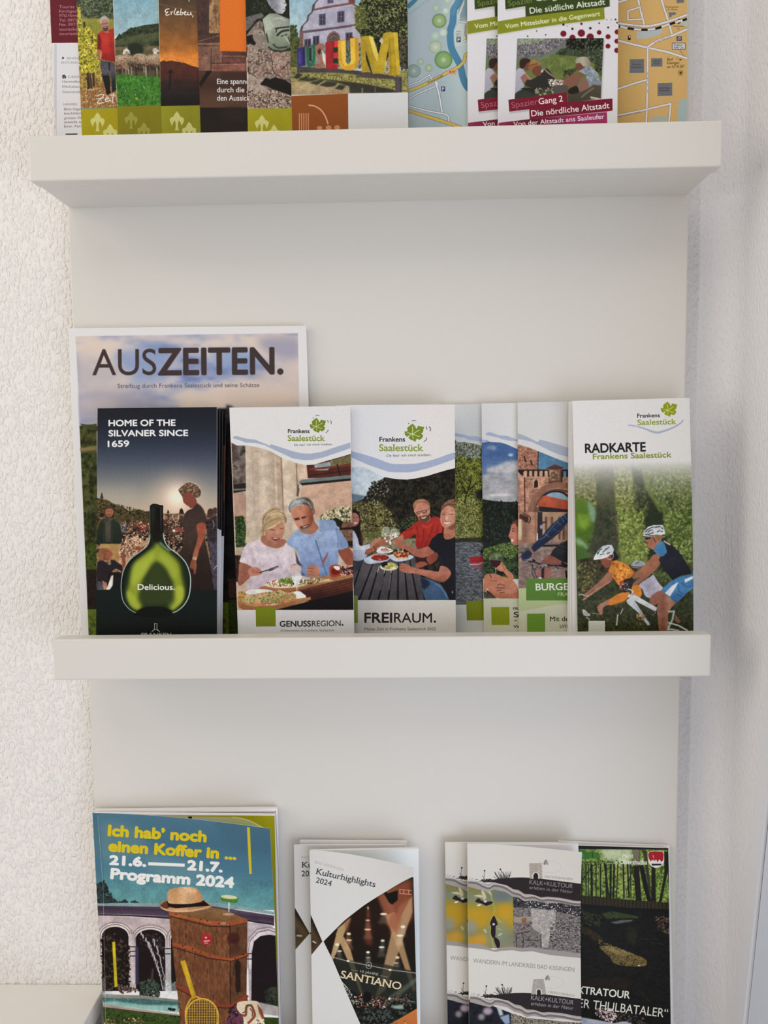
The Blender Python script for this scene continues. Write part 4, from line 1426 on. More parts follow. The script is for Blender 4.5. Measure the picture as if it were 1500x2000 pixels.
    for t, c in (('1310,50 1360,120', '4c74b0'), ('1270,110 1330,170', '3f68a4'), ('1220,190 1300,240', '3c5a8c'), ('1050,330 1120,300 1200,200 1300,90', '5a6c8c'), ('1000,430 1100,370 1220,260 1350,140', '10182a'), ('1340,20 1390,90', '6088c0'), ('1130,260 1180,300', '6c7c9c')):
        K.l(t, 9, c, b=5, sm=1, a=.9)
    K.p('860,500 920,460 970,480 970,520 930,560 860,570 830,560', '232c48', sm=1)
    K.p('825,550 850,540 850,580 825,590', 'b07a68')
    K.p('940,440 965,430 990,470 970,490', '9c5c4c')
    for t, w in (('820,490 860,480 850,500', 9), ('860,580 930,590 1000,600 1060,620 1150,640 1270,640 1390,660', 15), ('950,590 990,680 1040,800', 6), ('985,620 975,720 1010,800', 6), ('1000,700 1050,640 1100,620', 6),
                 ('980,570 1010,590', 26), ('1150,630 1260,650 1290,680', 14), ('1330,600 1390,660', 30), ('1300,640 1400,640', 22), ('1380,700 1390,790', 20)):
        K.l(t, w, '1c1c22', sm=1)
    K.l('1070,640 1160,640', 26, '8c8c94', b=6)
    K.l('870,590 930,590', 16, '84848c', b=5)
    K.e(1075, 792, 22, 12, 'dadade')
    K.leaves([(1050, 640), (1290, 640), (1290, 680), (1050, 670)], ['2a2a30', '8c8c94', '4a4a52'], 30, 12)
    K.soft(1)
    K.tex([(790, -900), (1420, -900), (1420, 900), (790, 900)])
    K.r(700, 912, 2400, 1700, 'c6c6b0', g='c2c2a8')
    K.p('700,912 2400,912 2400,1130 1500,1090 1400,1095 1250,1110 1100,1140 970,1165 820,1186 700,1190', 'b4bd8e')
    K.p('905,800 1400,790 2100,790 2100,1058 905,1058', '5c8432')
    K.t('BURGEN', 1015, 938, 1510, 930, 80, 'e9ecdf', bold=1.5, serif=.045)
    K.t('FRANKENS', 1285, 1006, 1640, 1004, 42, 'b8c890', bold=.5)
    K.p('915,1216 1132,1214 1132,1600 918,1600', '6f9432')
    K.t('Mit dem Rad', 1190, 1306, 1640, 1302, 54, '33332c', bold=1)
    K.t('unterwegs', 1305, 1385, 1640, 1382, 54, '44443a', it=.15)
    K.V(880, 780, 6.1224)
    K.p('700,-100 2400,-100 2400,1000 1800,900 1400,758 1250,702 1100,640 950,580 810,540 700,520', 'cdcac8', gh=['cfccca', 'c9c6c4', 'c9c6c4', 'c9c6c4'])
    K.p('700,390 800,405 900,440 980,480 1045,512 1070,482 1150,500 1300,545 1410,578 2000,760 2000,900 1410,690 1300,660 1180,610 1050,545 960,505 850,480 700,460', 'a3a9b8')
    K.noise(.012)


@paint('rad')
def _(K):
    K.C[:] = hexc('dad9e1')
    K.V(1110, 770, 6)
    # vineyard rows fading into white
    K.r(40, 690, 1500, 2900, pal=['3c4a26', '56683a', '6c7c4c', '48562c'], sc=60, hard=1.3)
    K.p('80,850 240,800 320,1000 330,1400 90,1400', pal=['56603c', '7c8450', '9ca068', '444e2c'], sc=20, b=20, hard=1.4)
    K.p('370,800 520,800 560,1400 560,1800 300,1800 330,1100', pal=['3e4a30', '4c5838', '5c6444', '4a443a'], sc=60, b=26)
    K.p('520,800 720,800 760,1000 800,1440 960,2000 620,2000 560,1400 540,1000', pal=['6c8034', '8c9c48', 'a4ac60', '566a2c'], sc=18, b=14, hard=1.5)
    K.p('740,860 860,900 900,1100 1160,1440 1240,2100 960,2100 860,1440 780,1080', pal=['2c3420', '3c4a2a', '1f2818', '4c5a38'], sc=30, b=14)
    K.p('860,850 1200,820 1450,860 1450,2000 1240,2000 1100,1440 900,1100', pal=['5c7434', '7c9044', '48602c', '94a45c'], sc=20, b=16, hard=1.5)
    K.p('1160,1120 1260,1100 1280,1300 1200,1380 1150,1240', '2c3820', b=40, a=.8)
    K.leaves([(90, 850), (300, 820), (330, 1300), (90, 1250)], ['8c9858', 'a4a868', 'b8b060', '5c6838', '40502c'], 240, 20)
    K.leaves([(540, 850), (720, 850), (790, 1440), (570, 1440)], ['8ea044', 'a8b460', '5c7030', '44582a', 'b4bc78'], 420, 20)
    K.leaves([(880, 900), (1440, 860), (1440, 1440), (1120, 1440)], ['7c9448', '94a660', '4c642e', '364824', 'a4b078', '5c7434'], 700, 21)
    K.leaves([(740, 1050), (900, 1100), (960, 1440), (800, 1440)], ['3c4c28', '5c7038', '2a361e', '7c8c50'], 120, 18)
    K.C *= np.array([0.92, 0.88, 0.9], np.float32)
    # morning haze: the vineyard fades to white paper at its top
    x0, y0, m = K.cover([K.m(pts_of('20,-80 1520,-80 1520,1400 20,1400'))])
    q = np.linspace(0, 1, m.shape[0])
    fade = np.clip((1 - q) / 0.46, 0, 1)[:, None, None] ** 1.9
    H, W = m.shape
    R = K.C[y0:y0 + H, x0:x0 + W]
    R[:] = R * (1 - fade) + hexc('dad9e1') * fade
    K.p('90,1210 170,1230 260,1280 250,1440 90,1440', '5c7c28', b=40)
    K.V(1110, 1000, 6)
    K.p('90,0 250,0 300,80 280,250 220,350 180,420 90,440', '54741f', b=50, sm=1)
    K.p('120,20 240,40 260,120 200,200 120,160', '7a9c34', b=40, sm=1, a=.9)
    K.p('230,-120 300,-60 330,60 290,120 250,40', '7c9c84', b=24, sm=1)
    K.p('100,300 160,330 230,420 180,440 100,360', '86a684', b=22, sm=1)
    K.p('100,400 200,420 260,560 160,600 100,560', '4a6a2c', b=40, sm=1)
    K.p('330,0 560,0 580,400 560,480 540,560 300,520 240,460 300,250', pal=['28321f', '3a4630', '4c4c3c', '303a28'], sc=50, b=16)
    K.leaves([(480, 0), (570, 0), (590, 350), (510, 300)], ['5c4c40', '3c4230', '2c3024', '6c6450'], 50, 18)
    K.leaves([(580, 0), (880, 0), (900, 150), (880, 300), (960, 480), (740, 600), (600, 400)], ['8ea044', '6c8034', 'a8b460', '48582a', 'b8bc74', '5c7030'], 620, 20)
    K.p('930,0 1110,0 1140,160 1000,150 960,200', '2c3620', b=20)
    K.leaves([(1110, 0), (1450, 0), (1450, 640), (1300, 480), (1120, 300)], ['6c8438', '8c9c50', '44582a', '2c3c20', 'a4ac68', '566c30'], 620, 21)
    K.p('110,560 460,500 700,820 500,1400 110,1400', pal=['2a2c1c', '3c3c24', '565436', '4a3c2c', '1f2216'], sc=34, hard=1.5)
    K.p('450,800 1300,780 1460,1000 1460,1390 110,1390 110,1000', pal=['23281a', '363c22', '4c5230', '2c3020'], sc=30, hard=1.5)
    K.leaves([(110, 600), (330, 560), (300, 900), (120, 950)], ['6c6c3c', '8c8448', '4a3a2c', '34381f', 'a09c58'], 120, 18)
    K.leaves([(120, 1050), (700, 1000), (1000, 1390), (120, 1390)], ['4c5a2c', '6a703c', '2a301c', '80804c', '3a3020'], 380, 20, ang=1.4, asp=.25)
    K.leaves([(1230, 950), (1450, 900), (1450, 1390), (1240, 1390)], ['3c4a26', '56602f', '2a301c', '1f2416'], 160, 22, ang=1.3, asp=.25)
    K.leaves([(1040, 640), (1250, 800), (1100, 850), (980, 740)], ['5c6c38', '7c8450', '3a4626'], 80, 18)
    for t in ('640,1240 720,1320', '700,1000 620,1080 540,1090', '1240,1250 1450,1185'):
        K.l(t, 5, '8a8a68', sm=1, a=.8)
    K.soft(2)
    # rider in orange
    K.p('340,1110 420,1050 520,1010 560,1060 420,1110 400,1190 370,1200', 'a8786a', sm=1, b=3)
    K.p('470,1050 560,970 680,935 720,960 660,1040 520,1090 480,1090', 'd07c2c', sm=1)
    K.p('760,860 830,860 860,930 850,990 810,1000 740,940', 'd8862c', sm=1)
    K.p('460,710 540,720 520,780 400,870 280,930 200,990 180,970 260,900 380,800', 'a06c58', sm=1)
    K.p('520,790 480,830 300,950 190,1030 170,1020 260,950 420,850', 'b08070', sm=1)
    K.l('120,975 160,965 200,990 230,980', 14, 'b0aca0', sm=1)
    K.l('130,980 220,1000', 8, '3c3428')
    K.p('530,560 600,580 690,620 750,680 770,720 720,780 680,850 620,880 560,820 520,760 520,720 470,700 490,640', 'cf7f2c', sm=1, gh=['d88c38', 'd4842e', 'c8702a'])
    K.leaves([(520, 600), (620, 600), (740, 700), (700, 800), (620, 860), (540, 790)], ['a8481c', 'e0a040', 'b8581f', 'e8ac50'], 50, 22)
    K.p('600,820 680,780 720,820 640,920 600,900', 'a04428', b=6)
    K.p('350,545 420,535 520,500 520,560 490,640 440,655 400,620 385,580', '9c5c4a', sm=1, g='8a4a3c')
    K.p('500,440 560,480 590,540 540,570 510,560', '241c1c', sm=1)
    K.p('295,545 310,510 350,450 400,400 460,385 510,385 535,440 520,500 470,510 400,535 300,560', 'c6ccd6', sm=0)
    for t in ('350,490 365,450 395,430', '400,475 430,450 445,425', '370,500 420,490', '440,440 480,410', '450,490 490,470', '345,470 340,500'):
        K.l(t, 9, '38404a', sm=1)
    K.l('440,525 480,555 520,540 530,490', 6, 'd0d0d0', sm=1)
    K.p('295,545 400,530 470,505 480,515 400,548 300,562', 'eef0f4')
    # figure behind
    K.p('735,630 760,590 810,570 870,580 900,610 860,635 800,640', '9aa4b4', sm=1)
    K.l('780,610 830,585', 9, '3a4450')
    K.p('740,640 830,640 800,700 760,690', '4a2a26')
    K.l('750,650 830,655', 8, 'c0a8a0')
    K.p('830,850 960,760 1000,740 1060,830 1110,900 1020,960 960,1010 900,980 870,910', 'b4b0c4', sm=1, gh=['a8a4ba', 'bcb8cc'])
    K.p('880,850 960,860 930,940', '8c88a4', b=30, a=.7)
    # the man in black and blue
    K.p('1000,500 1080,490 1090,560 1000,640 880,740 780,780 750,760 850,660 940,570', 'a87058', sm=1, g='9c6450')
    K.p('1080,560 1070,620 1000,700 880,800 790,860 750,850 860,750 960,670', '9c6652', sm=1)
    K.p('650,800 700,780 750,770 760,810 740,880 680,940 640,930 660,870', '22262a', sm=1)
    K.leaves([(600, 880), (700, 800), (740, 860), (680, 930)], ['8a4a44', '33383c', '9c9ca0', '1a1c20'], 30, 18)
    K.p('950,1040 1000,960 1090,920 1130,960 1060,1060 1000,1090', '9c6458', sm=1)
    K.p('1120,960 1200,1010 1260,1060 1200,1130 1170,1200 1170,1300 1160,1390 1070,1390 1050,1260 1040,1120 1080,1030', 'a4705c', sm=1, gh=['8c5848', 'b0806a', '9a6452'])
    K.p('1090,910 1190,820 1300,760 1460,725 1460,890 1380,960 1270,1070 1180,1000 1110,940', '3f78b4', sm=0, g=['4c86c0', '34649c'])
    K.p('1130,950 1220,860 1290,820 1260,880 1190,990', 'd8dce8')
    K.p('1360,790 1460,750 1460,780 1370,830', 'd4d8e4')
    for t in ('1290,850 1300,930 1350,960', '1320,830 1400,880 1460,860', '1270,960 1340,990'):
        K.l(t, 8, '28508a', b=5, sm=1)
    K.p('1080,350 1130,330 1200,370 1280,450 1360,560 1420,660 1450,725 1330,740 1220,800 1180,750 1100,640 1060,560 1090,500 1150,470', '1f2230', sm=0, g=['232634', '161824'])
    K.l('1120,340 1160,365 1195,385', 16, 'd0ccc4', b=6, sm=1)
    K.p('1000,450 1030,390 1080,340 1120,360 1150,440 1150,480 1100,520 1040,490', '4a8cbc', sm=1, g='3f80b4')
    K.p('890,300 910,290 1000,270 1080,270 1090,330 1040,380 1000,440 970,430 920,400 930,360 905,345', 'a8705a', sm=1)
    K.p('900,295 970,280 975,300 940,320 905,325', '1f2226')
    K.l('905,290 1010,290', 7, 'd8d8dc')
    K.l('990,280 1010,330 1030,360', 7, '2a2426')
    K.p('1000,265 1100,265 1110,310 1060,340 1040,300', '8c6a50', b=5)
    K.p('878,280 890,220 930,175 1000,152 1110,152 1130,220 1135,260 1080,270 1030,265 950,275 885,285', 'ccd0da', sm=0)
    for t in ('900,235 940,200 1000,175', '930,240 960,215 990,212', '1010,180 1080,170', '1040,235 1070,215', '1000,240 940,262', '1080,225 1110,230', '1090,180 1110,200', '900,262 950,262'):
        K.l(t, 11, '3a4450', sm=1)
    # bicycle
    K.p('690,990 710,960 780,970 1040,1120 1030,1160 990,1150 780,1040', 'c8ccda')
    K.p('680,1040 720,1000 770,1030 960,1320 930,1330 820,1180 690,1070', 'c0c6d4')
    K.l('760,1070 950,1300', 10, '8c98ac', b=4)
    K.l('700,900 760,930 740,960', 14, 'd0d0d4', sm=1)
    K.l('1000,1150 1020,1180 980,1210', 8, '8c8c84', sm=1)
    K.l('1240,1160 1220,1260 1180,1340 1170,1390', 22, 'b0b4bc')
    K.l('1170,1170 1250,1160', 22, 'b0b4b8')
    K.l('1170,1295 1290,1330 1400,1390', 18, 'c4c8cc')
    K.l('1160,1370 1300,1390', 22, 'b0b4b8', b=4)
    K.p('1250,1200 1320,1280 1290,1310 1250,1270', '8c5a4c', b=5)
    K.p('165,1145 200,1150 230,1180 260,1200 240,1220 180,1210', 'b8b8bc', sm=1)
    K.l('210,1230 250,1265', 14, 'b0aca0')
    K.l('250,1180 380,1200', 6, 'a8a498')
    K.l('640,1130 610,1200', 10, 'c0c0b8')
    K.l('580,1200 565,1330', 16, 'b8bcb8', w2=20)
    K.leaves([(800, 1180), (900, 1200), (880, 1320), (800, 1300)], ['b08070', 'c8a080', '6a6a3c'], 16, 22)
    K.soft(1)
    K.tex([(60, 0), (1480, 0), (1480, 1390), (60, 1390)])
    K.r(236, 1275, 430, 1600, 'cfd0cc')
    K.V(1110, 770, 6)
    K.t('RADKARTE', 200, 687, 905, 668, 104, '26252a', bold=4)
    K.t('Frankens Saalestück', 290, 762, 1208, 738, 62, '8c9a36', bold=2.4)
    K.l('700,360 800,376 900,405 960,430 1020,448', 12, 'a5b2cc', w2=26, sm=1)
    K.l('1010,445 1060,448 1140,425 1240,385 1320,335 1345,300', 28, 'a5b2cc', w2=16, sm=1)
    K.t('Frankens', 808, 275, 1072, 268, 46, '2c2c30', bold=1.2)
    K.t('Saalestück', 812, 362, 1262, 350, 62, '8fa040', bold=1.6)
    vine_leaf(K, 1178, 180, 94, '94a01e', 'dde08c')
    K.noise(.012)

# ---------------------------------------------------------------- prints: top ledge
def cursive(K, strokes, w, col='ece8e2'):
    for t in strokes:
        K.l(t, w, col, sm=1)


def lilies(K, x, y, s, col='c9c56a'):
    """pale heraldic fountain emblem on the green band"""
    P = pts_of('0,-1 0.12,-0.8 0.3,-0.62 0.4,-0.38 0.5,-0.2 0.8,-0.12 0.98,0.08 0.95,0.4 0.78,0.8 0.66,1.1 0.56,0.72 0.42,0.4 0.24,0.3 0.14,0.9 0.18,1.4 0.32,1.66 -0.32,1.66 -0.18,1.4 -0.14,0.9 -0.24,0.3 -0.42,0.4 -0.56,0.72 -0.66,1.1 -0.78,0.8 -0.95,0.4 -0.98,0.08 -0.8,-0.12 -0.5,-0.2 -0.4,-0.38 -0.3,-0.62 -0.12,-0.8')
    K.p([(x + a * s, y + b * s) for a, b in P], col)


@paint('tourist')
def _(K):
    K.C[:] = hexc('d8d4dc')
    K.V(90, 0, 6.522)
    K.p('-300,-1600 1800,-1600 1800,530 66,548 50,0', '6e1c2c')
    for i, (s, y) in enumerate([('Tourist Info', 105), ('Kirchgasse 4', 160), ('97762 Hammelburg', 215), ('Tel. 0973 902', 275), ('Fax. 0973 902', 330), ('touristik@info', 390), ('touristik.hab', 448)]):
        K.t(s, 165 + i * .5, y, 480 + i * 8, y - 2, 36, 'b08088', bold=.6)
    K.p([(215 + 20 * math.sin(a) * (1 if i % 2 == 0 else .45), 738 - 20 * math.cos(a) * (1 if i % 2 == 0 else .45)) for i, a in [(i, i * math.pi / 5) for i in range(10)]], '2a2830')
    K.t('SEHENSWERTES', 262, 756, 620, 752, 28, '8a8690')
    K.t('ENTLANG DER', 196, 812, 520, 808, 28, '8a8690')
    K.p('206,958 232,952 256,970 254,998 208,1000', '2a2830')
    K.l('218,975 232,988 248,966', 5, 'c8c4cc')
    K.t('E-BIKE STATION', 285, 994, 640, 990, 30, '8a8690')
    for s, y in (('Hammelburg', 1054), ('Michelau S', 1120), ('Gemünden', 1186)):
        K.t(s, 208, y, 470, y - 2, 32, '77737e')
    K.t('HINWEIS:', 222, 1344, 400, 1342, 28, '77737e')
    for s, y in (('Bitte folgen S', 1406), ('beschilderten', 1460), ('grünen Weg', 1518), ('jeweils ang', 1570), ('bzw. Fernr', 1624)):
        K.t(s, 230, y, 500, y - 3, 32, '6a6670')
    K.p('248,1702 398,1700 398,1716 248,1718', '38343c')
    K.r(105, 560, 135, 1800, 'c4c0cc', b=4)


@paint('vines')
def _(K):
    K.V(90, 0, 6.522)
    K.r(370, -1700, 2400, 2100, '5c6a4a', g=['b8c0c0', '8a9284', '5c6a4a'])
    K.r(370, -200, 2400, 260, pal=['3c4436', '4e5a40', '6c7450', '2e362c'], sc=50, hard=1.4)
    K.leaves([(400, -20), (860, -20), (860, 240), (400, 240)], ['3c4634', '5c6648', '2c342a', '7c8460'], 200, 20)
    K.p('390,235 860,245 870,420 860,700 400,700', '8c8a34', g='958c3c')
    K.l('420,260 860,260', 60, 'a09c48', b=30, a=.7)
    K.p('400,700 2300,700 2300,1360 430,1370', pal=['8a6434', 'a47c44', '6e5430', 'b8904c'], sc=30, hard=1.5)
    K.p('400,90 440,110 440,280 480,340 560,340 600,420 640,480 650,640 640,700 690,760 690,900 600,930 440,930 410,700', pal=['8c8420', 'b8a82c', 'd0bc3c', '6c6c20', 'e0cc58'], sc=20, hard=1.6)
    K.leaves([(400, 100), (430, 100), (450, 330), (640, 440), (640, 700), (690, 860), (600, 930), (420, 930)], ['d8c440', 'b8a42c', '7c7c24', 'e8d868', '5c6420', 'c8b030'], 620, 19)
    K.l('485,280 490,350', 22, '38301c', b=4)
    K.l('585,450 590,530', 14, '4c4420', b=4)
    for a, b, w in (((520, 930), (545, 1180), 46), ((600, 930), (610, 1100), 22), ((650, 930), (655, 1080), 16), ((560, 940), (580, 1130), 18)):
        K.l([a, b], w, '3c2c24', b=4)
    K.leaves([(430, 930), (520, 930), (520, 1170), (440, 1250)], ['a89038', 'c8a848', '6c5428', 'b89850'], 120, 18)
    K.leaves([(440, 1150), (900, 1080), (900, 1350), (440, 1370)], ['a47448', 'c09058', '7c5030', 'b86c4c', 'd8b078', '8c6c3c'], 420, 16)
    K.leaves([(620, 920), (700, 920), (720, 1060), (660, 1080)], ['b8a040', '8c7830', 'd8c058'], 60, 14)
    # man in the red sweater
    K.p('700,770 870,800 885,1000 890,1150 840,1180 830,1000 800,880 820,1000 815,1160 770,1180 720,1000 690,840', '4c4a52', sm=0, g=['5c5a60', '2c2a30', '1f1e24'])
    K.p('790,790 815,790 815,900 800,900', '26242c', b=4)
    K.p('715,960 800,960 815,1160 770,1175', '1c1b20', b=6)
    K.p('760,1170 820,1160 830,1190 780,1210', '141418')
    K.p('660,440 690,400 740,380 860,365 870,450 880,790 780,770 700,750 705,640 655,640', 'b82c24', sm=0, g=['c0382c', 'b42a24', '8c201e'])
    K.p('655,440 680,430 705,520 700,635 652,635', '7c1c1c', b=6)
    K.l('830,470 840,600 850,700', 26, '9c2420', b=16, sm=1, a=.7)
    K.l('820,520 880,500', 12, 'c8483c', b=8, a=.7)
    K.p('655,640 700,640 712,700 690,770 670,760', 'a86850', sm=1)
    K.l('700,650 692,750', 8, 'e0a878', b=4)
    K.p('720,385 800,365 800,420 745,420', 'a8705c')
    K.p('690,270 700,235 750,220 795,250 800,310 790,360 750,395 715,370 695,320', 'b88070', sm=1)
    K.p('685,275 690,230 720,208 770,210 800,245 800,290 785,265 740,250 705,262 695,300', 'b0a498', sm=1)
    K.l('705,305 785,298', 8, '54403c', b=3)
    K.p('725,350 785,335 785,385 755,398 730,385', '5c4038', b=5, sm=1)
    K.l('738,352 772,346', 7, 'e0c8bc', b=2)
    K.soft(1)
    K.tex([(380, -100), (900, -100), (900, 1370), (400, 1370)])
    cursive(K, ['648,1225 690,1205 735,1212 690,1265 650,1310 700,1315 745,1300', '640,1262 740,1245', '755,1270 790,1255 780,1235 755,1262 765,1295 800,1285', '815,1245 810,1285 830,1285', '860,1185 848,1290 870,1310', '820,1215 895,1210'], 9, 'f0ece4')
    K.e(822, 1195, 6, 6, 'f0ece4')
    K.p('440,1388 2400,1350 2400,2200 440,2200', 'b0a012', gh=['ac9c0e', 'b4a41a', 'b4a41a', 'b4a41a'])
    lilies(K, 655, 1520, 92, 'd0ca7c')
    lilies(K, 815, 1665, 92, 'd0ca7c')
    K.noise(.01)


@paint('sheep')
def _(K):
    K.V(90, 0, 6.522)
    K.r(830, -1700, 2900, 470, '8cb0bc', g=['5c94b4', '78a4b4', '8fb0b8', 'a0b8bc'])
    K.p('870,500 940,455 1010,410 1060,365 1160,345 1250,320 1440,300 2500,280 2500,700 870,640', pal=['28301f', '36402a', '465030', '5c6240'], sc=60, hard=1.4)
    K.leaves([(880, 500), (1060, 370), (1440, 305), (1440, 400), (1000, 470)], ['222a1c', '323c28', '1a2018', '3f4a30'], 220, 24)
    K.l('920,470 935,435 948,470', 16, '222a1c')
    K.p('1000,470 1200,440 1440,400 1440,520 1200,540 900,580 880,540', pal=['4c5234', '626644', '3a4428'], sc=40, a=.8, b=20)
    K.p('870,600 1060,590 1440,585 2500,580 2500,800 870,800', pal=['6a5c44', '7e6c50', '5c5240'], sc=50)
    K.e(1140, 610, 100, 60, '26301c', b=18)
    K.e(1110, 660, 90, 50, '2c3620', b=18)
    K.r(830, 640, 2900, 1010, pal=['6c5c44', '5c5038', '4c5a2c', '7c6c50'], sc=26, a=1)
    K.e(1140, 650, 100, 60, '26301c', b=18)
    # flock
    W = ['a88c70', '8c7058', '6c5444']
    for cx, cy, rx, ry, a, b in [(1030, 760, 90, 60, '9a8068', '6c5644'), (940, 800, 100, 100, 'ac9078', '7c5f4a'), (1190, 770, 115, 90, 'b09478', '84684f'), (1390, 770, 115, 90, 'b49a7c', '846850'), (1600, 770, 115, 90, 'b49a7c', '846850')]:
        K.e(cx, cy + 30, rx, ry, '4a382e', b=10)
        K.e(cx, cy, rx, ry, a, g=b, b=5)
        K.e(cx, cy - ry * .5, rx * .7, ry * .35, 'c4aa8c', b=26, a=.8)
    K.p('880,830 1080,800 1440,830 2300,830 2300,900 880,900', '3f2e28', b=20, a=.85)
    K.p('960,760 1010,790 1060,850 1050,890 1000,880 960,840', '8e6a50', sm=1)
    for x, y0, y1, c in [(905, 870, 950, '6c5040'), (940, 870, 960, '3c2c28'), (975, 870, 950, '8c7060'), (1015, 870, 960, '9c8474'), (1050, 880, 960, 'b8a494'), (1085, 850, 970, 'a89484'), (1125, 860, 980, '6c5444'), (1145, 860, 990, '3a2a26'), (1245, 850, 930, 'a08c7c'),
                         (1270, 850, 970, 'b8a494'), (1300, 850, 990, '4a3830'), (1325, 860, 980, '6c5444'), (1390, 860, 970, '3a2c28'), (1410, 860, 980, 'a89484'), (1520, 860, 980, '5a4436'), (1640, 860, 980, '8a7464')]:
        K.l([(x, y0), (x + 3, y1)], 17, c, b=4, w2=11)
    K.leaves([(880, 720), (1440, 690), (1440, 850), (890, 880)], ['c0a488', '8c6c54', 'a88c70', '6c5040'], 160, 13)
    K.e(1025, 660, 30, 44, 'c8b4a4')
    K.p('975,690 985,640 1020,618 1060,640 1075,690 1062,690 1045,650 1010,650 992,700', 'ddd2c4', sm=0, b=3)
    K.e(1028, 680, 16, 26, '9c8070', b=4)
    K.e(1388, 650, 30, 40, 'd8ccc0')
    K.p('1350,680 1360,625 1400,612 1440,640 1440,670 1400,650 1370,655', 'cdbfb0', b=3)
    K.l('1362,655 1350,700', 16, '6a4c3c', b=4)
    # meadow
    K.p('890,960 1000,950 1440,985 2700,985 2700,1360 910,1360', pal=['2c5c1c', '3f7a28', '4f8a30', '376a22'], sc=40, hard=1.3)
    K.leaves([(890, 960), (1450, 975), (1460, 1345), (910, 1355)], ['4f8c30', '2c5c1c', '68a044', '3c7426', '5c9438'], 520, 20, asp=.25, ang=1.4)
    K.e(1155, 1256, 18, 12, 'c8b040', b=3)
    for x, y in ((1010, 1160), (1140, 1205), (1060, 1290), (1250, 1120)):
        K.e(x, y, 6, 8, 'c8d8b0')
    K.soft(1)
    K.tex([(860, -100), (1460, -100), (1460, 1350), (900, 1350)])
    K.p('830,1356 1460,1342 2700,1320 2700,2200 830,2200', '8c8416', gh=['887e12', '8f8a1c', '8f8a1c', '8f8a1c'])
    lilies(K, 1083, 1500, 84, 'a09c44')
    lilies(K, 1245, 1640, 84, 'a09c44')
    K.l('858,0 912,1800', 6, 'c8c4b0')
    K.noise(.01)


@paint('sunset')
def _(K):
    K.V(300, 0, 5.357)
    K.r(20, -1400, 1500, 700, '4a3430', g=['403034', '4a3832', '54402f', '7a5430', 'a8682c', 'e08830'])
    K.r(20, 560, 1500, 720, 'f09038', b=60, a=.7)
    K.l('60,44 460,130', 3, 'a08c78', a=.6)
    K.p('60,650 110,630 130,645 170,635 220,640 260,660 330,660 400,690 470,705 1500,720 1500,960 60,960', '5c3024', g=['5a2c20', '4a2a26', '36221f'])
    K.leaves([(65, 655), (180, 635), (330, 660), (300, 680), (70, 690)], ['4a261c', '5c3024'], 80, 12)
    K.r(20, 900, 1500, 1110, '2a201d', g=['2c2220', '1c1814', '16140f'], b=0)
    K.p('60,840 1500,860 1500,920 60,920', '38241f', b=30)
    K.l('178,730 165,940', 20, '1f1a20', b=3)
    K.l('150,750 205,755', 16, '241a20', b=3)
    K.l('172,735 182,728', 14, '2c2024')
    K.tex([(20, -100), (900, -100), (900, 1100), (20, 1100)])
    cursive(K, ['165,92 130,100 122,125 150,125 128,145 135,160 168,150', '180,120 185,155', '182,132 205,120', '232,85 215,140 240,155', '240,140 262,128 255,118 242,130 250,155 272,148', '290,90 278,150 300,150 305,128 284,132',
                '318,140 338,130 330,120 318,132 328,156 350,150', '360,125 358,155 385,150 388,122', '385,130 400,160', '412,160 408,182'], 9, 'e4d8cc')
    cursive(K, ['372,0 368,18'], 7)
    K.p('20,1110 480,1102 1500,1090 1500,1800 20,1800', '9a9622', gh=['8e8a1e', 'a09c2a', 'a09c2a', 'a09c2a'])
    lilies(K, 243, 1238, 76, 'c8c478')
    lilies(K, 372, 1348, 76, 'c8c478')
    K.l('48,0 84,1460', 6, 'e0d8b0')
    K.noise(.01)


@paint('steps')
def _(K):
    K.V(300, 0, 5.357)
    K.r(430, -1500, 2200, 1800, '4c342c')
    K.p('450,0 600,0 590,345 470,420', '4c3430', b=2)
    K.r(450, -800, 600, 0, '4c3430')
    K.r(580, -800, 690, 348, pal=['7c5a3a', '94704a', 'a8845a', '6a4a32'], sc=40, asp=2)
    K.l('640,0 650,200 655,300', 6, '5c4030', b=3, a=.7, sm=1)
    K.p('465,440 690,355 960,355 960,560 690,545 690,440', '54382e')
    K.l('470,432 690,370', 7, '8c6454')
    K.p('465,450 700,445 700,475 470,470', '8a6454')
    K.p('465,480 590,480 605,740 470,740', '7c5648', g='86604f')
    K.l('470,505 560,480 590,490', 5, '5c3c30')
    K.l('470,607 590,607', 6, 'a07c6c', a=.7)
    K.r(590, 480, 720, 660, '805a4a')
    K.r(720, 540, 1500, 660, '6c4038', g=['5c382e', '7c4c44', '6a3c34'])
    K.l('730,585 965,590', 10, '946a5c', b=4)
    K.l('720,600 725,660', 10, '4c2c24')
    K.p('610,670 970,665 1500,665 1500,750 600,745', '8c5448', g='96604f')
    K.l('600,675 975,668', 6, 'b08070')
    K.l('605,500 600,740', 10, '5c3c30', b=4)
    K.tex([(460, 0), (690, 0), (690, 740), (460, 740)], .12, 14, .1)
    K.tex([(690, 545), (975, 545), (975, 745), (600, 745)], .12, 14, .1)
    K.p('475,745 975,750 1500,750 1500,1130 485,1130', '5c3c2e', g=['482c22', '5e4030', '684434'])
    K.r(700, 750, 1500, 830, '3c2420', b=30, a=.6)
    K.p('555,745 612,742 490,915 478,870', '1c1614')
    K.p('690,-1200 960,-1200 970,540 692,534', 'e07420')
    K.p('960,-1200 1500,-1200 1500,540 970,540', 'e07420')
    K.r(470, 1125, 1500, 1900, '211a17', g=['2c221c', '1c1614', '161212'])
    K.e(850, 1200, 160, 90, '332820', b=60, a=.7)
    K.soft(1)
    K.t('Eine spannende', 664, 878, 1105, 878, 54, 'dcdce0', bold=.8)
    K.t('durch die Altstadt', 664, 965, 1215, 965, 54, 'dcdce0', bold=.8)
    K.t('den Aussichtspunkt', 664, 1052, 1225, 1052, 54, 'dcdce0', bold=.8)
    K.noise(.01)


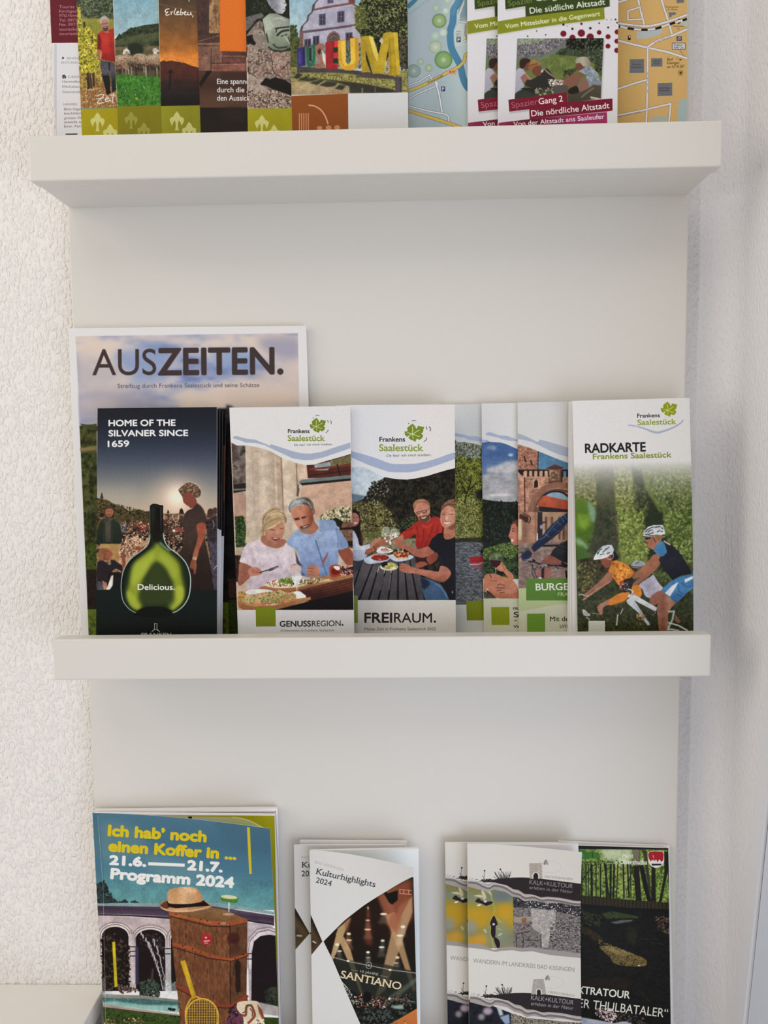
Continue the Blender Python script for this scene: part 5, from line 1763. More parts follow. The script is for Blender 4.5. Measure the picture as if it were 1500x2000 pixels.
@paint('statue')
def _(K):
    K.V(300, 0, 5.357)
    K.r(950, -1500, 2300, 600, pal=['0f1210', '1c2018', '26301c', '141612'], sc=30, hard=1.4)
    K.leaves([(1040, 0), (1200, 0), (1200, 120), (1040, 120)], ['2c3820', '3c4a28', '1a2016'], 70, 18)
    K.p('965,180 1030,160 1130,135 1155,165 1130,190 1080,200 1000,300 965,330', pal=['5c5450', '746c68', '48403c'], sc=24, sm=0)
    K.p('965,380 1060,250 1110,215 1140,230 1150,330 1200,480 1240,525 1420,530 1500,520 2200,500 2200,1150 985,1150 975,500 965,440', pal=['6a5a50', '85756a', '9c8a7c', '74605a', 'b0a090'], sc=50, hard=1.5)
    K.p('970,380 1040,360 1105,385 1100,430 1050,475 1010,455 975,470', '17110f', sm=0, b=3)
    for poly, c in (('1110,520 1200,530 1225,600 1200,660 1120,655 1095,620', '5c4a46'), ('1230,600 1300,540 1420,530 1430,700 1330,720 1250,690', '9a7c6c'), ('990,480 1080,500 1110,600 1060,650 990,620', '94826f'), ('1000,680 1180,670 1230,760 1130,830 1050,780', '8a7264'),
                    ('1260,700 1430,700 1430,790 1330,800', '8c6450'), ('1060,300 1150,330 1180,480 1120,500 1040,400', '8a7c70')):
        K.p(poly, pal=[c, c, 'b09c8c', '5c4840'], sc=36, sm=1, b=6)
    for t in ('985,640 1050,660 1130,665', '1225,560 1240,640 1260,760 1330,800', '1100,520 1095,640', '1130,800 1180,760 1260,780', '1000,760 1060,870 1120,900', '1240,560 1300,520', '1430,640 1340,730', '990,700 1000,780'):
        K.l(t, 9, '38281f', b=5, sm=1)
    K.leaves([(985, 500), (1430, 560), (1430, 800), (990, 820)], ['b8a494', '5c4a42', 'c8b4a0', '806a5c', '9c6c58'], 260, 13)
    K.p('980,760 1130,840 1110,880 1200,940 1100,960 980,940', pal=['a08c7c', 'bca898', '80685c'], sc=20)
    K.p('1115,885 1170,815 1220,830 1270,808 1380,840 1440,880 1600,900 1600,1010 1440,1000 1360,970 1240,930 1180,900', '18120f', sm=0, b=2)
    K.p('985,950 1200,930 1440,1010 2200,1010 2200,1140 985,1140', pal=['8a7468', 'b09a88', '6a5248', 'c8b4a0'], sc=18, hard=1.6)
    K.leaves([(985, 950), (1200, 930), (1440, 1010), (1440, 1130), (985, 1135)], ['c8b8a4', '5c3a34', 'dccab4', '8a6a5a', '3c2a24', 'a89080'], 520, 13)
    # seated figure seen from behind
    K.p('1140,200 1210,140 1280,140 1350,170 1425,200 1500,260 1500,470 1430,500 1340,530 1240,525 1190,480 1165,340', '8c9484', sm=0, g=['a4a898', '8c947f', '727a64'])
    K.p('1150,200 1220,150 1300,190 1240,300 1200,450 1170,340', 'aab09c', b=26, a=.8)
    for t, w in (('1270,300 1330,290 1420,280', 14), ('1290,375 1340,330 1420,315', 20), ('1290,300 1280,340', 10), ('1250,460 1300,500 1400,490', 12), ('1200,490 1250,525 1340,535 1430,520', 14), ('1330,380 1400,360', 10), ('1180,350 1200,450', 12), ('1410,380 1425,440', 8)):
        K.l(t, w, '262a20', b=6, sm=1)
    K.l('1360,370 1400,420 1430,470', 7, 'c8ccb8', b=3)
    K.l('1250,200 1330,190 1400,230', 14, 'b8bcac', b=10, sm=1)
    K.p('1185,0 1200,40 1230,80 1260,110 1290,140 1350,145 1385,100 1375,80 1395,50 1380,20 1370,-30 1200,-60', 'a09ca0', sm=0, gh=['7a7880', '949298', 'c0bec0', 'cfcccc'])
    K.leaves([(1185, -20), (1300, -20), (1290, 120), (1220, 80)], ['b4b2b8', '7c7a84', '8e8c96'], 60, 9)
    K.l('1355,30 1385,35', 7, '4c484c', b=2)
    K.l('1350,100 1380,98', 6, '6c6468', b=2)
    K.soft(1)
    K.tex([(960, 0), (1440, 0), (1440, 1135), (985, 1135)])
    K.p('930,1138 1440,1132 2300,1120 2300,1800 930,1800', 'aaa01c', gh=['a49a16', 'b0a622', 'b0a622', 'b0a622'])
    lilies(K, 1133, 1272, 74, 'd0ca7c')
    lilies(K, 1260, 1375, 74, 'd0ca7c')
    K.l('945,480 965,520 975,700', 8, 'd8ccc0', b=2)
    K.noise(.01)


@paint('museum')
def _(K):
    K.V(560, 0, 6)
    K.r(20, -1500, 1440, 1200, 'b8c0c0', g=['8ab0c8', 'b0c0c4', 'c2c6c4'])
    K.leaves([(40, 290), (120, 300), (140, 560), (40, 600)], ['4a5a34', '2c3420', '6c7444', '3c4828'], 160, 20)
    K.p('40,420 150,440 150,800 40,830', pal=['4c5830', '6c7038', '2c3420'], sc=22, hard=1.5)
    # gabled house
    K.p('160,380 180,310 240,250 250,190 290,150 310,110 320,40 360,0 400,-60 700,-60 720,-20 780,40 830,90 870,400 880,560 190,560 190,380', 'aba5b8', gh=['b4aec0', 'a8a2b6', 'b0a8b4'])
    K.p('150,385 165,315 230,245 245,180 290,140 300,60 350,0 375,0 335,40 325,100 300,150 260,190 255,240 195,300 180,375', '5c4a50')
    K.l('310,115 500,75 760,35 830,80', 17, '84584e')
    K.l('300,122 760,44', 7, '4c3a40')
    K.l('150,375 400,348 760,298 830,290', 20, '6c5460')
    K.l('180,388 760,312', 6, '4c3c48')
    K.r(725, -60, 800, 40, '7c4a40')
    K.r(150, 380, 195, 560, pal=['6c4c4c', '8a6660', '5c3c3c'], sc=16)
    for x, y, w, h in ((378, 160, 78, 140), (592, 128, 84, 138), (478, -20, 70, 62)):
        K.p([(x, y + 8), (x + w, y - 4), (x + w, y + h - 8), (x, y + h)], '5c5468')
        K.p([(x + 20, y + 24), (x + w - 14, y + 18), (x + w - 14, y + h - 24), (x + 20, y + h - 16)], '39344a')
        K.l([(x + w / 2 + 3, y + 20), (x + w / 2 + 3, y + h - 20)], 6, '9a96ac')
        K.l([(x + 20, y + h / 2), (x + w - 14, y + h / 2 - 4)], 5, '8a869c')
    for x, y, w, h in ((205, 460, 80, 90), (305, 425, 76, 110), (690, 385, 80, 170)):
        K.p([(x, y), (x + w, y - 8), (x + w, y + h), (x, y + h)], '565064')
        K.p([(x + 14, y + 16), (x + w - 12, y + 10), (x + w - 12, y + h), (x + 14, y + h)], '332c3c')
        K.l([(x + w / 2, y + 10), (x + w / 2, y + h)], 6, '9a94a8')
    K.p('700,440 780,430 780,560 700,560', '6c3440')
    K.p('470,520 470,440 500,390 550,362 600,385 625,430 625,500', '7c5a5c')
    K.p('490,520 495,440 530,400 570,390 600,430 605,500', '4c3c3c', g='6c6050')
    K.l('510,450 550,415 590,440', 7, '9c8c80', sm=1)
    # big tree
    K.p('800,110 860,60 900,-60 1440,-60 1440,820 880,600 860,400 800,330 830,220', pal=['141810', '262c18', '3c4222', '555a30'], sc=30, hard=1.6)
    K.leaves([(810, 120), (900, -40), (1410, -40), (1410, 420), (1130, 420), (1000, 420), (860, 390), (820, 250)], ['5c6434', '7c8448', '22281a', '3a4224', '8c8c58', '14160f'], 900, 22)
    K.leaves([(800, 90), (920, 40), (960, 330), (800, 330)], ['7c7c40', '9c9450', '4c5028', '5c6830'], 130, 22)
    K.leaves([(1300, 440), (1410, 430), (1410, 830), (1320, 820)], ['3a3c28', '5c5c44', '1c1c18', '6c5c4c'], 130, 20)
    K.r(200, 520, 880, 800, '5a5648', a=.5, b=20)
    K.leaves([(300, 520), (880, 500), (880, 800), (300, 780)], ['2c2c20', '4a4c30', '8a8478', '5c5c48'], 140, 20)
    # lawn, path and shadows
    K.p('40,790 200,780 600,800 1000,850 1440,830 1440,1100 40,1110', pal=['7a7440', '948c50', 'b0a464', '5c5c30'], sc=40, asp=.4, hard=1.4)
    K.p('50,960 250,960 420,990 560,1020 720,1000 740,1100 60,1110', 'b09c74', g='a48a68')
    K.leaves([(60, 990), (400, 1000), (720, 1060), (720, 1100), (60, 1105)], ['c8b48c', '9a805c', 'b8a07c'], 240, 10)
    K.leaves([(330, 860), (1400, 880), (1400, 1000), (700, 980), (400, 920)], ['b8ac5c', '8c8444', '6c6c34', 'c8bc74', '4c4c28'], 420, 16, asp=.3, ang=1.5)
    K.p('120,780 300,790 700,815 900,840 1000,850 1240,890 1280,930 1000,905 800,870 560,850 120,850', '4c4444', b=5)
    K.p('800,900 900,860 1010,860 1100,900 1270,900 1280,930 1100,920 900,910', '544844', b=10)
    for poly in ('75,910 130,850 190,880 120,925', '130,940 230,890 260,940 170,945', '200,955 320,905 370,930 300,950', '265,970 420,930 430,950 350,995', '380,1000 470,950 600,970 560,1010 470,1020', '560,1040 620,990 690,1010 650,1055', '330,915 520,935 900,980 1250,1050 1290,1085 740,1090 730,1010 600,970'):
        K.p(poly, '3c3830', b=8)
    K.r(1272, 900, 1348, 1085, '4c4048', gh=['5c5058', '3c3238'])
    K.l('885,1030 885,1090', 16, '8c8448', b=5)
    K.l('1035,1020 1035,1080', 10, '8c8448', b=5)
    # the letters
    K.p('118,570 215,545 222,770 130,785', '3c3470')
    K.l('150,600 155,740', 26, '4c449c', b=10)
    K.l('195,565 198,760', 20, '2a2454', b=6)
    K.p('225,545 262,540 262,720 285,735 290,535 335,520 335,700 300,780 250,785 230,740', '2c6c54')
    K.l('300,560 300,700', 16, '4c9070', b=8)
    K.p('262,560 290,560 288,720 264,715', '3c2c38')
    K.p('335,560 370,515 430,520 430,600 395,590 400,640 440,700 440,760 400,800 330,795 335,750 385,745 350,650', 'a4705c', sm=1)
    K.p('360,600 390,570 400,600 380,640', '4c2c2c', sm=1)
    K.p('410,580 455,650 458,790 420,700', 'e0d0cc', b=3)
    K.p('455,495 600,475 600,810 460,815', 'a02028', gh=['a8242c', '98202a', 'b42c34'])
    K.r(545, 555, 600, 612, '1f3828')
    K.r(545, 685, 600, 740, '1f3828')
    K.p('560,480 600,475 600,550 560,555', 'd83c3c')
    K.p('548,620 600,615 600,680 548,680', 'd03838')
    K.l('530,750 600,750', 6, 'd8484c')
    K.p('600,475 690,465 692,720 710,752 735,752 752,720 742,450 842,445 846,700 838,760 790,815 740,830 680,820 630,790 606,730', 'd8a42c', sm=0)
    K.p('640,490 690,470 692,720 710,752 690,780 650,730', 'f0c450', b=4)
    K.p('742,450 800,448 800,700 770,760 735,752 752,720', 'ecbc40', b=4)
    K.p('800,448 842,445 846,700 838,760 790,815 810,700', 'c8942c')
    K.p('700,480 742,470 750,700 730,745 712,745 700,700', pal=['2c3c2c', '4c5c44', '8a9088', '3c3440'], sc=14)
    K.p('866,430 960,418 1010,430 1075,640 1130,390 1180,375 1300,378 1330,880 1205,885 1190,560 1140,860 1010,865 935,600 985,840 880,850', 'b8981f', sm=0, gh=['b89a24', 'c0a028', 'b4941c'])
    K.p('960,418 1010,430 1075,640 1060,720 1020,640', 'e8cc64', b=3)
    K.p('1250,378 1300,378 1330,880 1290,882', 'd0b034')
    K.p('1205,420 1225,640 1235,884 1205,885 1190,560', 'a8881c', b=3)
    K.p('866,430 930,424 950,560 985,840 880,850', 'b0901c', gh=['b89828', 'a88818'])
    K.p('925,590 1005,860 985,845 930,700', '2c2c18')
    K.p('1160,800 1190,640 1196,860 1150,862', pal=['8c7c5c', 'c8b890', '4c4430'], sc=12)
    K.p('1080,480 1110,440 1130,470 1120,520', 'd8c8b8', b=5)
    K.soft(1)
    K.tex([(30, -100), (1415, -100), (1415, 1090), (40, 1100)])
    K.p('20,1120 720,1095 1440,1082 1440,2000 20,2000', 'd0ced0')
    K.p('20,1126 718,1096 722,1480 722,1800 20,1800', '96501e', g='92501f')
    K.l('255,1232 330,1245 400,1290 450,1360 485,1455', 17, 'd69c78', sm=1)
    for x in (148, 174, 200, 226, 252):
        K.l([(x, 1325), (x, 1600)], 11, 'd09470')
    K.e(385, 1500, 34, 24, 'c88860')
    K.e(490, 1498, 34, 28, 'c88860')
    K.e(590, 1494, 34, 26, 'c88860')
    K.p('730,1100 1440,1085 1440,2000 735,2000', 'd2d0d2')
    K.noise(.01)


def tree_disc(K, x, y, r, c, e):
    K.e(x, y, r, r, e, b=4, a=.9)
    K.e(x, y, r * .88, r * .88, c, b=r * .25, a=.95)
    for i in range(18):
        a = i * 6.283 / 18
        K.l([(x + r * .15 * math.cos(a), y + r * .15 * math.sin(a)), (x + r * .85 * math.cos(a), y + r * .85 * math.sin(a))], 2.5, 'e0e4d8', a=.35)
    K.e(x, y, r * .2, r * .2, 'e4e8dc', b=r * .3, a=.8)


def road(K, pts, w, col, edge='4c4c54', sm=0):
    K.l(pts, w + 8, edge, sm=sm)
    K.l(pts, w, col, sm=sm)


@paint('rivermap')
def _(K):
    K.C[:] = hexc('b8c4c8')
    K.V(790, 0, 7.1429)
    K.r(-60, -1500, 1900, 2300, 'b8c4c8', gh=['a8b4bc', 'bccacc', 'bccacc', 'b4c0c0'])
    K.l('40,100 130,20 200,-60', 60, '4f88a8')
    K.t('Fränkische Saale', 75, 210, 400, -40, 34, '94a8bc')
    K.p('760,0 900,-100 900,640 700,640 700,420 770,300 700,200', 'c4ccca')
    K.p('770,240 870,90 900,90 900,280 770,290', '9aa8ac')
    K.l('800,-100 740,60 690,130 680,240 670,330 640,420 640,560 660,680 720,800 780,920 810,1060 850,1170 900,1240', 96, '4f86a8', sm=1)
    K.l('770,-40 700,90 672,200', 60, '5a90ae', sm=1)
    K.p('900,-100 900,200 800,250 770,220 830,60 850,-100', '86a0ac')
    K.l('830,-20 740,190', 12, '8c8890')
    road(K, '770,300 840,315 900,312', 22, 'dcdad8')
    road(K, '820,580 900,540', 22, 'dcdad8')
    road(K, '855,340 850,480 880,560', 16, 'c8b468')
    for x, y, r, c, e in ((600, 0, 52, 'b4c4b0', 'a4b49c'), (440, 110, 52, 'a8bca8', '9cb098'), (575, 150, 50, 'c4cec0', 'a0b09c'), (485, 290, 100, '98b078', '5c7c48'), (540, 455, 60, 'c4cec4', 'a0b49c'), (430, 500, 60, 'b4c4b8', 'a8bcb0'),
                          (430, 655, 90, 'b8c4ac', '94a888'), (545, 835, 124, '8cac6c', '54804a'), (225, 860, 50, 'a8b8a8', '9cae9c'), (340, 950, 54, 'a8b898', '8ca080'), (130, 990, 95, '9caca4', '80948c')):
        tree_disc(K, x, y, r, c, e)
    road(K, '20,1280 200,1215 400,1120 600,1010 760,930 830,860 850,770 900,740', 38, 'd8b85c')
    road(K, '40,1195 200,1140 350,1045 385,1110', 18, 'dcdce4')
    road(K, '40,1390 200,1300 430,1205', 18, 'dcdce4')
    road(K, '430,1135 480,1300 530,1590', 24, 'dcdce0')
    road(K, '40,1470 300,1540 530,1585 600,1610 620,1660 610,1720', 20, 'dcdce4', sm=1)
    road(K, '40,1540 300,1620 680,1740 900,1820', 40, 'd8b85c')
    K.l('440,1135 460,1190', 18, 'dcdce0')
    K.t('Weiherstraße', 330, 1170, 545, 1060, 26, '4c4638', bold=.5)
    K.e(665, 1005, 68, 38, 'e0a070')
    K.t('B 27', 632, 1018, 705, 1012, 24, '3c3030', bold=.6)
    for x, y in ((755, 555), (538, 1240)):
        K.r(x - 29, y - 33, x + 29, y + 33, '3c3c64')
        K.t('P', x - 14, y + 22, x + 16, y + 22, 42, 'e4e4ec', bold=1)
    for i, s in enumerate(('Alter', 'Sport-', 'Platz')):
        K.t(s, 722, 450 + 34 * i, 790, 446 + 34 * i, 24, '6c707c')
    K.noise(.008)


def walk(K, dx):
    K.C[:] = hexc('dad5da')
    K.V(960 - dx, 0, 5.769)
    K.p('60,-700 1480,-700 1480,-300 60,-300', '9c9c3a')
    K.p('150,-80 1330,-140 1332,72 1270,85 1260,160 385,190 380,70 158,106', '3c4c1c', sm=0)
    K.p('158,106 380,66 384,100 160,125', 'b0acac', b=10, a=.5)
    K.p('150,-80 400,-100 372,64 158,104', '36461c')
    K.p('30,248 385,188 700,148 1268,82 1276,216 800,270 400,330 30,392', '8c9024')
    K.l('40,400 400,338 800,280 1270,224', 9, 'b8b4b4', b=9, a=.7)
    K.t('Spazier', 190, 70, 480, 26, 62, '869440')
    K.t('Gang 1', 500, 14, 800, -22, 62, 'e8ece0', bold=1)
    K.t('Die südliche Altstadt', 434, 154, 1282, 52, 66, 'e8ece4', bold=1.2)
    K.t('Vom Mittelalter in die Gegenwart', 158, 322, 1225, 176, 50, 'e4e8d4', bold=1)
    for x, y, r in ((810, 380, 34), (912, 425, 34), (1012, 373, 41), (1112, 418, 41), (1213, 366, 26), (1313, 413, 28), (1415, 360, 28), (1412, 464, 27), (1312, 520, 27), (1412, 568, 29)):
        K.e(x, y, r, r, '80182c')
    for x, y, r in ((810, 277, 13), (912, 325, 13), (1013, 268, 13), (1113, 318, 14), (1213, 262, 9), (1314, 310, 11), (1398, 220, 10), (1415, 256, 9), (508, 350, 7), (407, 408, 8), (609, 393, 8), (1298, 222, 5), (1348, 222, 5), (855, 295, 4)):
        K.e(x, y, r, r, '38181f')
    for x, y in ((1300, 270), (1372, 275), (1340, 258), (1395, 290)):
        K.e(x, y, 3, 3, '9c8c94')
    # picnic photograph
    ph = '292,436 1262,430 1232,1110 860,1160 850,1040 262,1118'
    K.p('292,445 1275,440 1245,1125 270,1125', 'a8a4a8', b=16, a=.6)
    K.clipto(ph)
    K.r(250, 420, 1280, 1170, '6c7448', g=['747c74', '6c7858', '747c44', '5c6034', '3c4024'])
    K.p('290,430 860,430 840,520 700,560 560,640 290,660', pal=['6c6470', '8c8290', '5c5c60', '9c949c', '58604c'], sc=16, hard=1.6)
    K.leaves([(300, 450), (830, 440), (700, 560), (560, 620), (300, 650)], ['a098a4', '5c5060', '7c6c7c', '8a8a70', 'bcb0b8', '4c4a50'], 420, 13)
    K.leaves([(300, 440), (620, 440), (500, 480), (300, 500)], ['8a9480', '7c8870', '9ca48c'], 80, 18)
    K.p('700,620 780,550 900,520 1262,430 1262,760 1100,690 900,640', pal=['2c3424', '404a34', '54604a', '38402c'], sc=34, hard=1.4)
    K.p('850,430 1262,430 1262,600 1100,540 980,570 850,540', pal=['14180f', '242a1c', '38402c'], sc=24, hard=1.5)
    K.leaves([(850, 440), (1250, 440), (1240, 640), (1000, 560), (840, 560)], ['1a1e14', '384030', '5c6450', '0f120c'], 260, 20)
    K.leaves([(900, 560), (1250, 560), (1250, 720), (950, 640)], ['4c5640', '6c745c', '384030'], 120, 20)
    K.p('560,660 700,610 1000,640 1120,700 1240,760 1240,850 900,860 640,800', pal=['5c6a34', '707c40', '808a50'], sc=70)
    for t in ('600,740 700,660', '640,780 740,650', '700,800 770,650', '780,810 790,650', '860,800 830,660', '900,700 720,640', '520,680 640,620'):
        K.l(t, 5, '9ca868', b=3, a=.6)
    K.leaves([(1150, 720), (1240, 720), (1240, 860), (1180, 800)], ['3a4228', '22281a', '545c3c'], 60, 18)
    K.leaves([(820, 800), (960, 760), (900, 880), (800, 900)], ['4c5430', '6c7048', '343c24'], 70, 18)
    # man at the left
    K.p('270,810 300,770 340,765 390,830 380,880 340,900 370,960 330,1050 265,1060', 'b4b0be', sm=0, g='a8a2b0')
    K.p('330,870 380,830 430,870 480,910 640,915 660,945 600,960 470,965 400,940 340,900', '9c6c5c', sm=1)
    K.l('390,840 460,905 560,915 640,912', 8, 'c8a490', b=4, sm=1)
    K.p('350,740 390,700 440,700 430,760 400,800 370,780', '804a3c', sm=1)
    K.p('315,720 330,670 380,655 430,670 440,700 400,710 370,760 330,770', '3c2820', sm=1)
    K.p('262,1060 340,1010 430,1010 480,1060 470,1110 270,1115', '3c4038', sm=1)
    K.p('330,1000 420,990 500,1010 500,1080 440,1040', '2c2c2c', sm=1)
    # man in the straw hat
    K.p('440,900 500,870 560,800 620,770 680,830 720,870 700,920 650,1000 560,1040 480,1000 380,960 400,900', '34322e', sm=1)
    K.p('455,800 500,740 550,740 570,800 550,850 490,850', '7c4a38', sm=1)
    K.p('415,790 430,700 480,672 530,700 575,705 540,740 500,745 440,790 420,800', 'b08048', sm=1, g='8c5c30')
    K.l('430,740 520,715', 9, '6a4428')
    K.l('590,770 640,820 720,875', 14, 'a8907c', b=5, sm=1)
    K.e(572, 800, 12, 22, 'c4beb4', rot=30)
    # man at the right
    K.p('800,900 860,870 950,820 1040,850 1000,890 920,970 820,1000 780,950', '8c5c4c', sm=1)
    K.p('980,800 1020,750 1120,745 1190,820 1240,930 1230,960 1140,950 1100,990 1060,900 1070,850', '8a909a', sm=0, g=['a0a4ac', '848c98', '8c929c'])
    K.leaves([(1030, 770), (1120, 760), (1220, 900), (1130, 940), (1070, 850)], ['9ca4b0', '6c7684', 'acb2bc', '7a848e'], 90, 16)
    K.p('950,760 960,710 1020,720 1060,750 1000,790 960,790', '7c4a3c', sm=1)
    K.p('945,700 960,660 1020,638 1080,645 1110,690 1110,740 1040,750 1000,710 960,715', 'a39a84', sm=1, gh=['b4ac98', '8c826c'])
    K.p('965,960 1060,880 1100,980 1080,1020 1000,1030', '8c685a', sm=1)
    K.p('860,1100 900,1040 1000,1040 1100,990 1150,960 1232,970 1235,1110 1130,1080 1040,1140 880,1130', '5c5448', sm=0, g='4a4238')
    K.l('1010,1100 1080,1040 1150,990', 12, '8a8070', b=6)
    K.p('880,1000 960,970 980,1040 900,1060 860,1040', '2c2420', sm=1)
    K.p('1110,1085 1235,1110 1225,1120 1120,1110', 'c8bcb4')
    K.leaves([(630, 900), (790, 880), (820, 960), (660, 970)], ['e0d8d8', '8c5c50', 'c8b0a8', '4c3430', 'f0ecec'], 80, 15)
    K.p('700,960 860,960 860,1040 700,1060', '5c5450', b=10)
    K.leaves([(480, 1000), (700, 980), (700, 1050), (500, 1080)], ['2c2824', '7c7c58', '4c3c34', 'b0a8a0'], 60, 16)
    K.clipto()
    K.soft(1)
    K.p('190,1124 850,1038 858,1150 1362,1110 1364,1246 1300,1256 430,1342 424,1232 200,1258', '841c34', sm=0)
    K.p('200,1260 415,1236 420,1256 205,1280', 'a8a0a4', b=8, a=.6)
    K.t('Spazier', 230, 1218, 525, 1174, 66, 'b8687c')
    K.t('Gang 2', 535, 1176, 806, 1142, 66, 'ece4e8', bold=1)
    K.t('Die nördliche Altstadt', 452, 1312, 1330, 1218, 66, 'ece4e8', bold=1.2)
    K.p('80,1384 430,1342 1300,1262 1304,1380 1304,1500 80,1520', 'a0305c', sm=0, gh=['6c1c34', 'a8346a', 'a8346a'])
    K.t('Von der Altstadt ans Saaleufer', 250, 1424, 1272, 1336, 50, 'e8dce4', bold=1)
    K.noise(.008)


@paint('walk')
def _(K):
    walk(K, 0)


@paint('walk2')
def _(K):
    walk(K, 59.8)


@paint('citymap')
def _(K):
    K.V(1190, 0, 8)
    K.r(-800, -1700, 1300, 2300, 'd2aa68', gh=['cfa866', 'd2aa68', 'd8b070', 'd4ac70'])
    K.p('430,500 840,450 800,540 640,590 430,610', 'b4bcbc')
    K.p('1100,310 1230,280 1230,420 1130,400', 'b8bcb4')
    K.p('1090,1560 1230,1540 1230,1900 1060,1900', 'a8b8b8')
    K.p('650,1830 910,1800 900,1900 650,1900', 'b0b4a8')
    E = '5c4c50'
    W = 'ddd6d8'
    road(K, '-100,30 150,35 340,-30', 34, W, E)
    road(K, '440,-60 500,200 550,400', 34, W, E)
    road(K, '800,-60 900,260 985,550', 34, W, E)
    road(K, '520,300 290,310 290,170 480,110', 26, W, E)
    road(K, '-100,360 150,365 400,400 620,405 800,370 1000,310 1230,225', 34, W, E, sm=1)
    road(K, '-100,590 150,635 400,700 620,750 900,810 1230,915', 34, W, E)
    road(K, '590,740 720,650 1000,550 1230,450', 34, W, E)
    road(K, '600,740 598,1300 588,1700 578,1950', 30, W, E)
    road(K, '-100,1430 130,1390 400,1300 600,1245', 30, W, E)
    road(K, '-100,1850 130,1805 500,1730 960,1620 935,1900', 30, W, E)
    rail = catmull(pts_of('-60,400 150,410 300,445 560,465 760,440 900,390 1040,350 1230,290'), False, 12)
    K.l(rail, 36, '54545c')
    K.l(rail, 28, 'dcdce4')
    for a, b in (((150, 412), (170, 418)), ((285, 440), (385, 456)), ((500, 463), (600, 464)), ((720, 450), (815, 420)), ((945, 378), (1030, 352)), ((1145, 318), (1215, 296))):
        K.l([a, b], 36, '1c1c24')
    for x, y in ((1090, 325), (1130, 325)):
        K.e(x, y, 15, 16, 'e4f0f4')
    K.l('1070,300 1110,300', 14, '1c1c24')
    K.l('1070,375 1110,350', 14, '2c2c34')
    G = '77767a'
    for q in ('1050,-20 1168,-20 1168,40 1055,52', '925,195 1040,190 1040,230 975,240 970,270 940,272', '320,925 545,920 545,1140 315,1142', '655,910 830,908 830,1040 652,1042', '755,1300 985,1292 985,1495 755,1502'):
        K.p(q, 'ccc0a4', b=8)
        K.p(q, G)
    for s, x0, x1, y, h, c in (('Siebold-', 360, 500, 1020, 26, '4a4450'), ('Gymnasium', 340, 520, 1062, 26, '4a4450'), ('Jakob', 690, 800, 965, 24, '4a4450'), ('Kaiser', 700, 790, 1005, 24, '4a4450'), ('Jakob-Kaiser', 775, 955, 1385, 26, '3f3a48'), ('Realschule', 790, 940, 1425, 26, '3f3a48'),
                               ('Kindergarten', 890, 1080, 120, 26, '6c5430'), ('St. Martin', 915, 1065, 160, 26, '6c5430'), ('Haltestelle', 1000, 1165, 420, 24, '5c4c34'), ('Ost', 1060, 1100, 462, 24, '5c4c34')):
        K.t(s, x0, y, x1, y, h, c, bold=.3)
    K.t('Bad', 900, 945, 985, 945, 42, '5c481c', it=.2, bold=.5)
    K.t('Kissingen', 900, 1003, 1090, 1000, 42, '5c481c', it=.2, bold=.5)
    K.t('zur A7/ B 287', 900, 1063, 1165, 1058, 42, '5c481c', it=.2, bold=.5)
    K.l('1040,915 1110,930', 5, '4c3c2c')
    K.p('1100,915 1140,935 1100,948', '3c3024')
    K.l([(1113 + 38 * math.cos(i * .4), 1138 + 40 * math.sin(i * .4)) for i in range(17)], 6, '5c481c')
    K.p('1095,1120 1135,1115 1130,1160 1100,1158', '5c481c')
    K.r(980, 668, 1190, 775, '5c5464')
    K.r(990, 678, 1180, 765, 'e4e0ec')
    K.t('Einfahrt', 1008, 718, 1160, 718, 34, '3c3848', bold=.5)
    K.t('HAB Ost', 1008, 758, 1160, 758, 34, '3c3848', bold=.5)
    K.l('1100,775 1170,885', 5, '4c3c2c')
    K.r(1050, 568, 1134, 640, '4c5468')
    K.l('1070,620 1085,590 1110,590 1100,620', 8, 'c8d0dc', sm=1)
    K.p('290,560 330,552 335,625 290,625', '3c1c1c')
    K.e(316, 575, 12, 14, 'e0e0e0')
    K.t('Bahnhofstraße', 250, 412, 490, 428, 22, '7c7078')
    K.t('An der Walkmühle', 700, 670, 960, 580, 22, '7c7078')
    K.t('Münnerstädter Straße', 135, 1832, 500, 1756, 24, '6c6070')
    for y in (60, 130, 1130, 1200, 1300, 1400):
        x = 480 + (y - 60) * .25 if y < 400 else 595
        K.l([(x, y), (x + 3, y + 50)], 10, '988c98', a=.7)
    K.l('860,80 890,190', 10, '8c848c', a=.7)
    K.r(1215, -1700, 1300, 2300, 'b4c0bc')
    K.noise(.01)

# ---------------------------------------------------------------- prints: bottom ledge
@paint('rim')
def _(K):
    K.C[:] = hexc('dcd8e2')
    K.V(350, 1570, 4.652)
    K.l('-790,62 880,52', 8, 'f0e8f4')
    K.l('-790,82 880,76', 10, '9c8090', b=4)
    K.l('-790,100 880,96', 5, 'e8dcec')
    K.l('872,60 900,600 930,2200', 6, '9c8494', b=3)


@paint('koffer_in')
def _(K):
    K.C[:] = hexc('d4d0dc')
    K.V(350, 1570, 4.652)
    K.p('-760,105 868,105 885,600 915,2000 1100,5000 -700,5000', '9c9a10', gh=['a8a418', 'a8a418', '9a9812'])
    K.p('-760,100 480,120 580,135 680,175 760,225 760,420 -700,700', 'b8bea4', gh=['b4baa8', 'bcc2ac', 'b8be98', 'a8b070'], sm=0)
    K.l('480,122 560,132 640,155 720,195 790,235', 10, 'cdd0a0', b=5, sm=1)
    K.r(82, 116, 116, 152, '1c2024')
    K.l('-760,96 868,102', 5, 'e8e0e8')
    K.l('866,110 884,600 913,2000', 5, '7c7440', b=3)


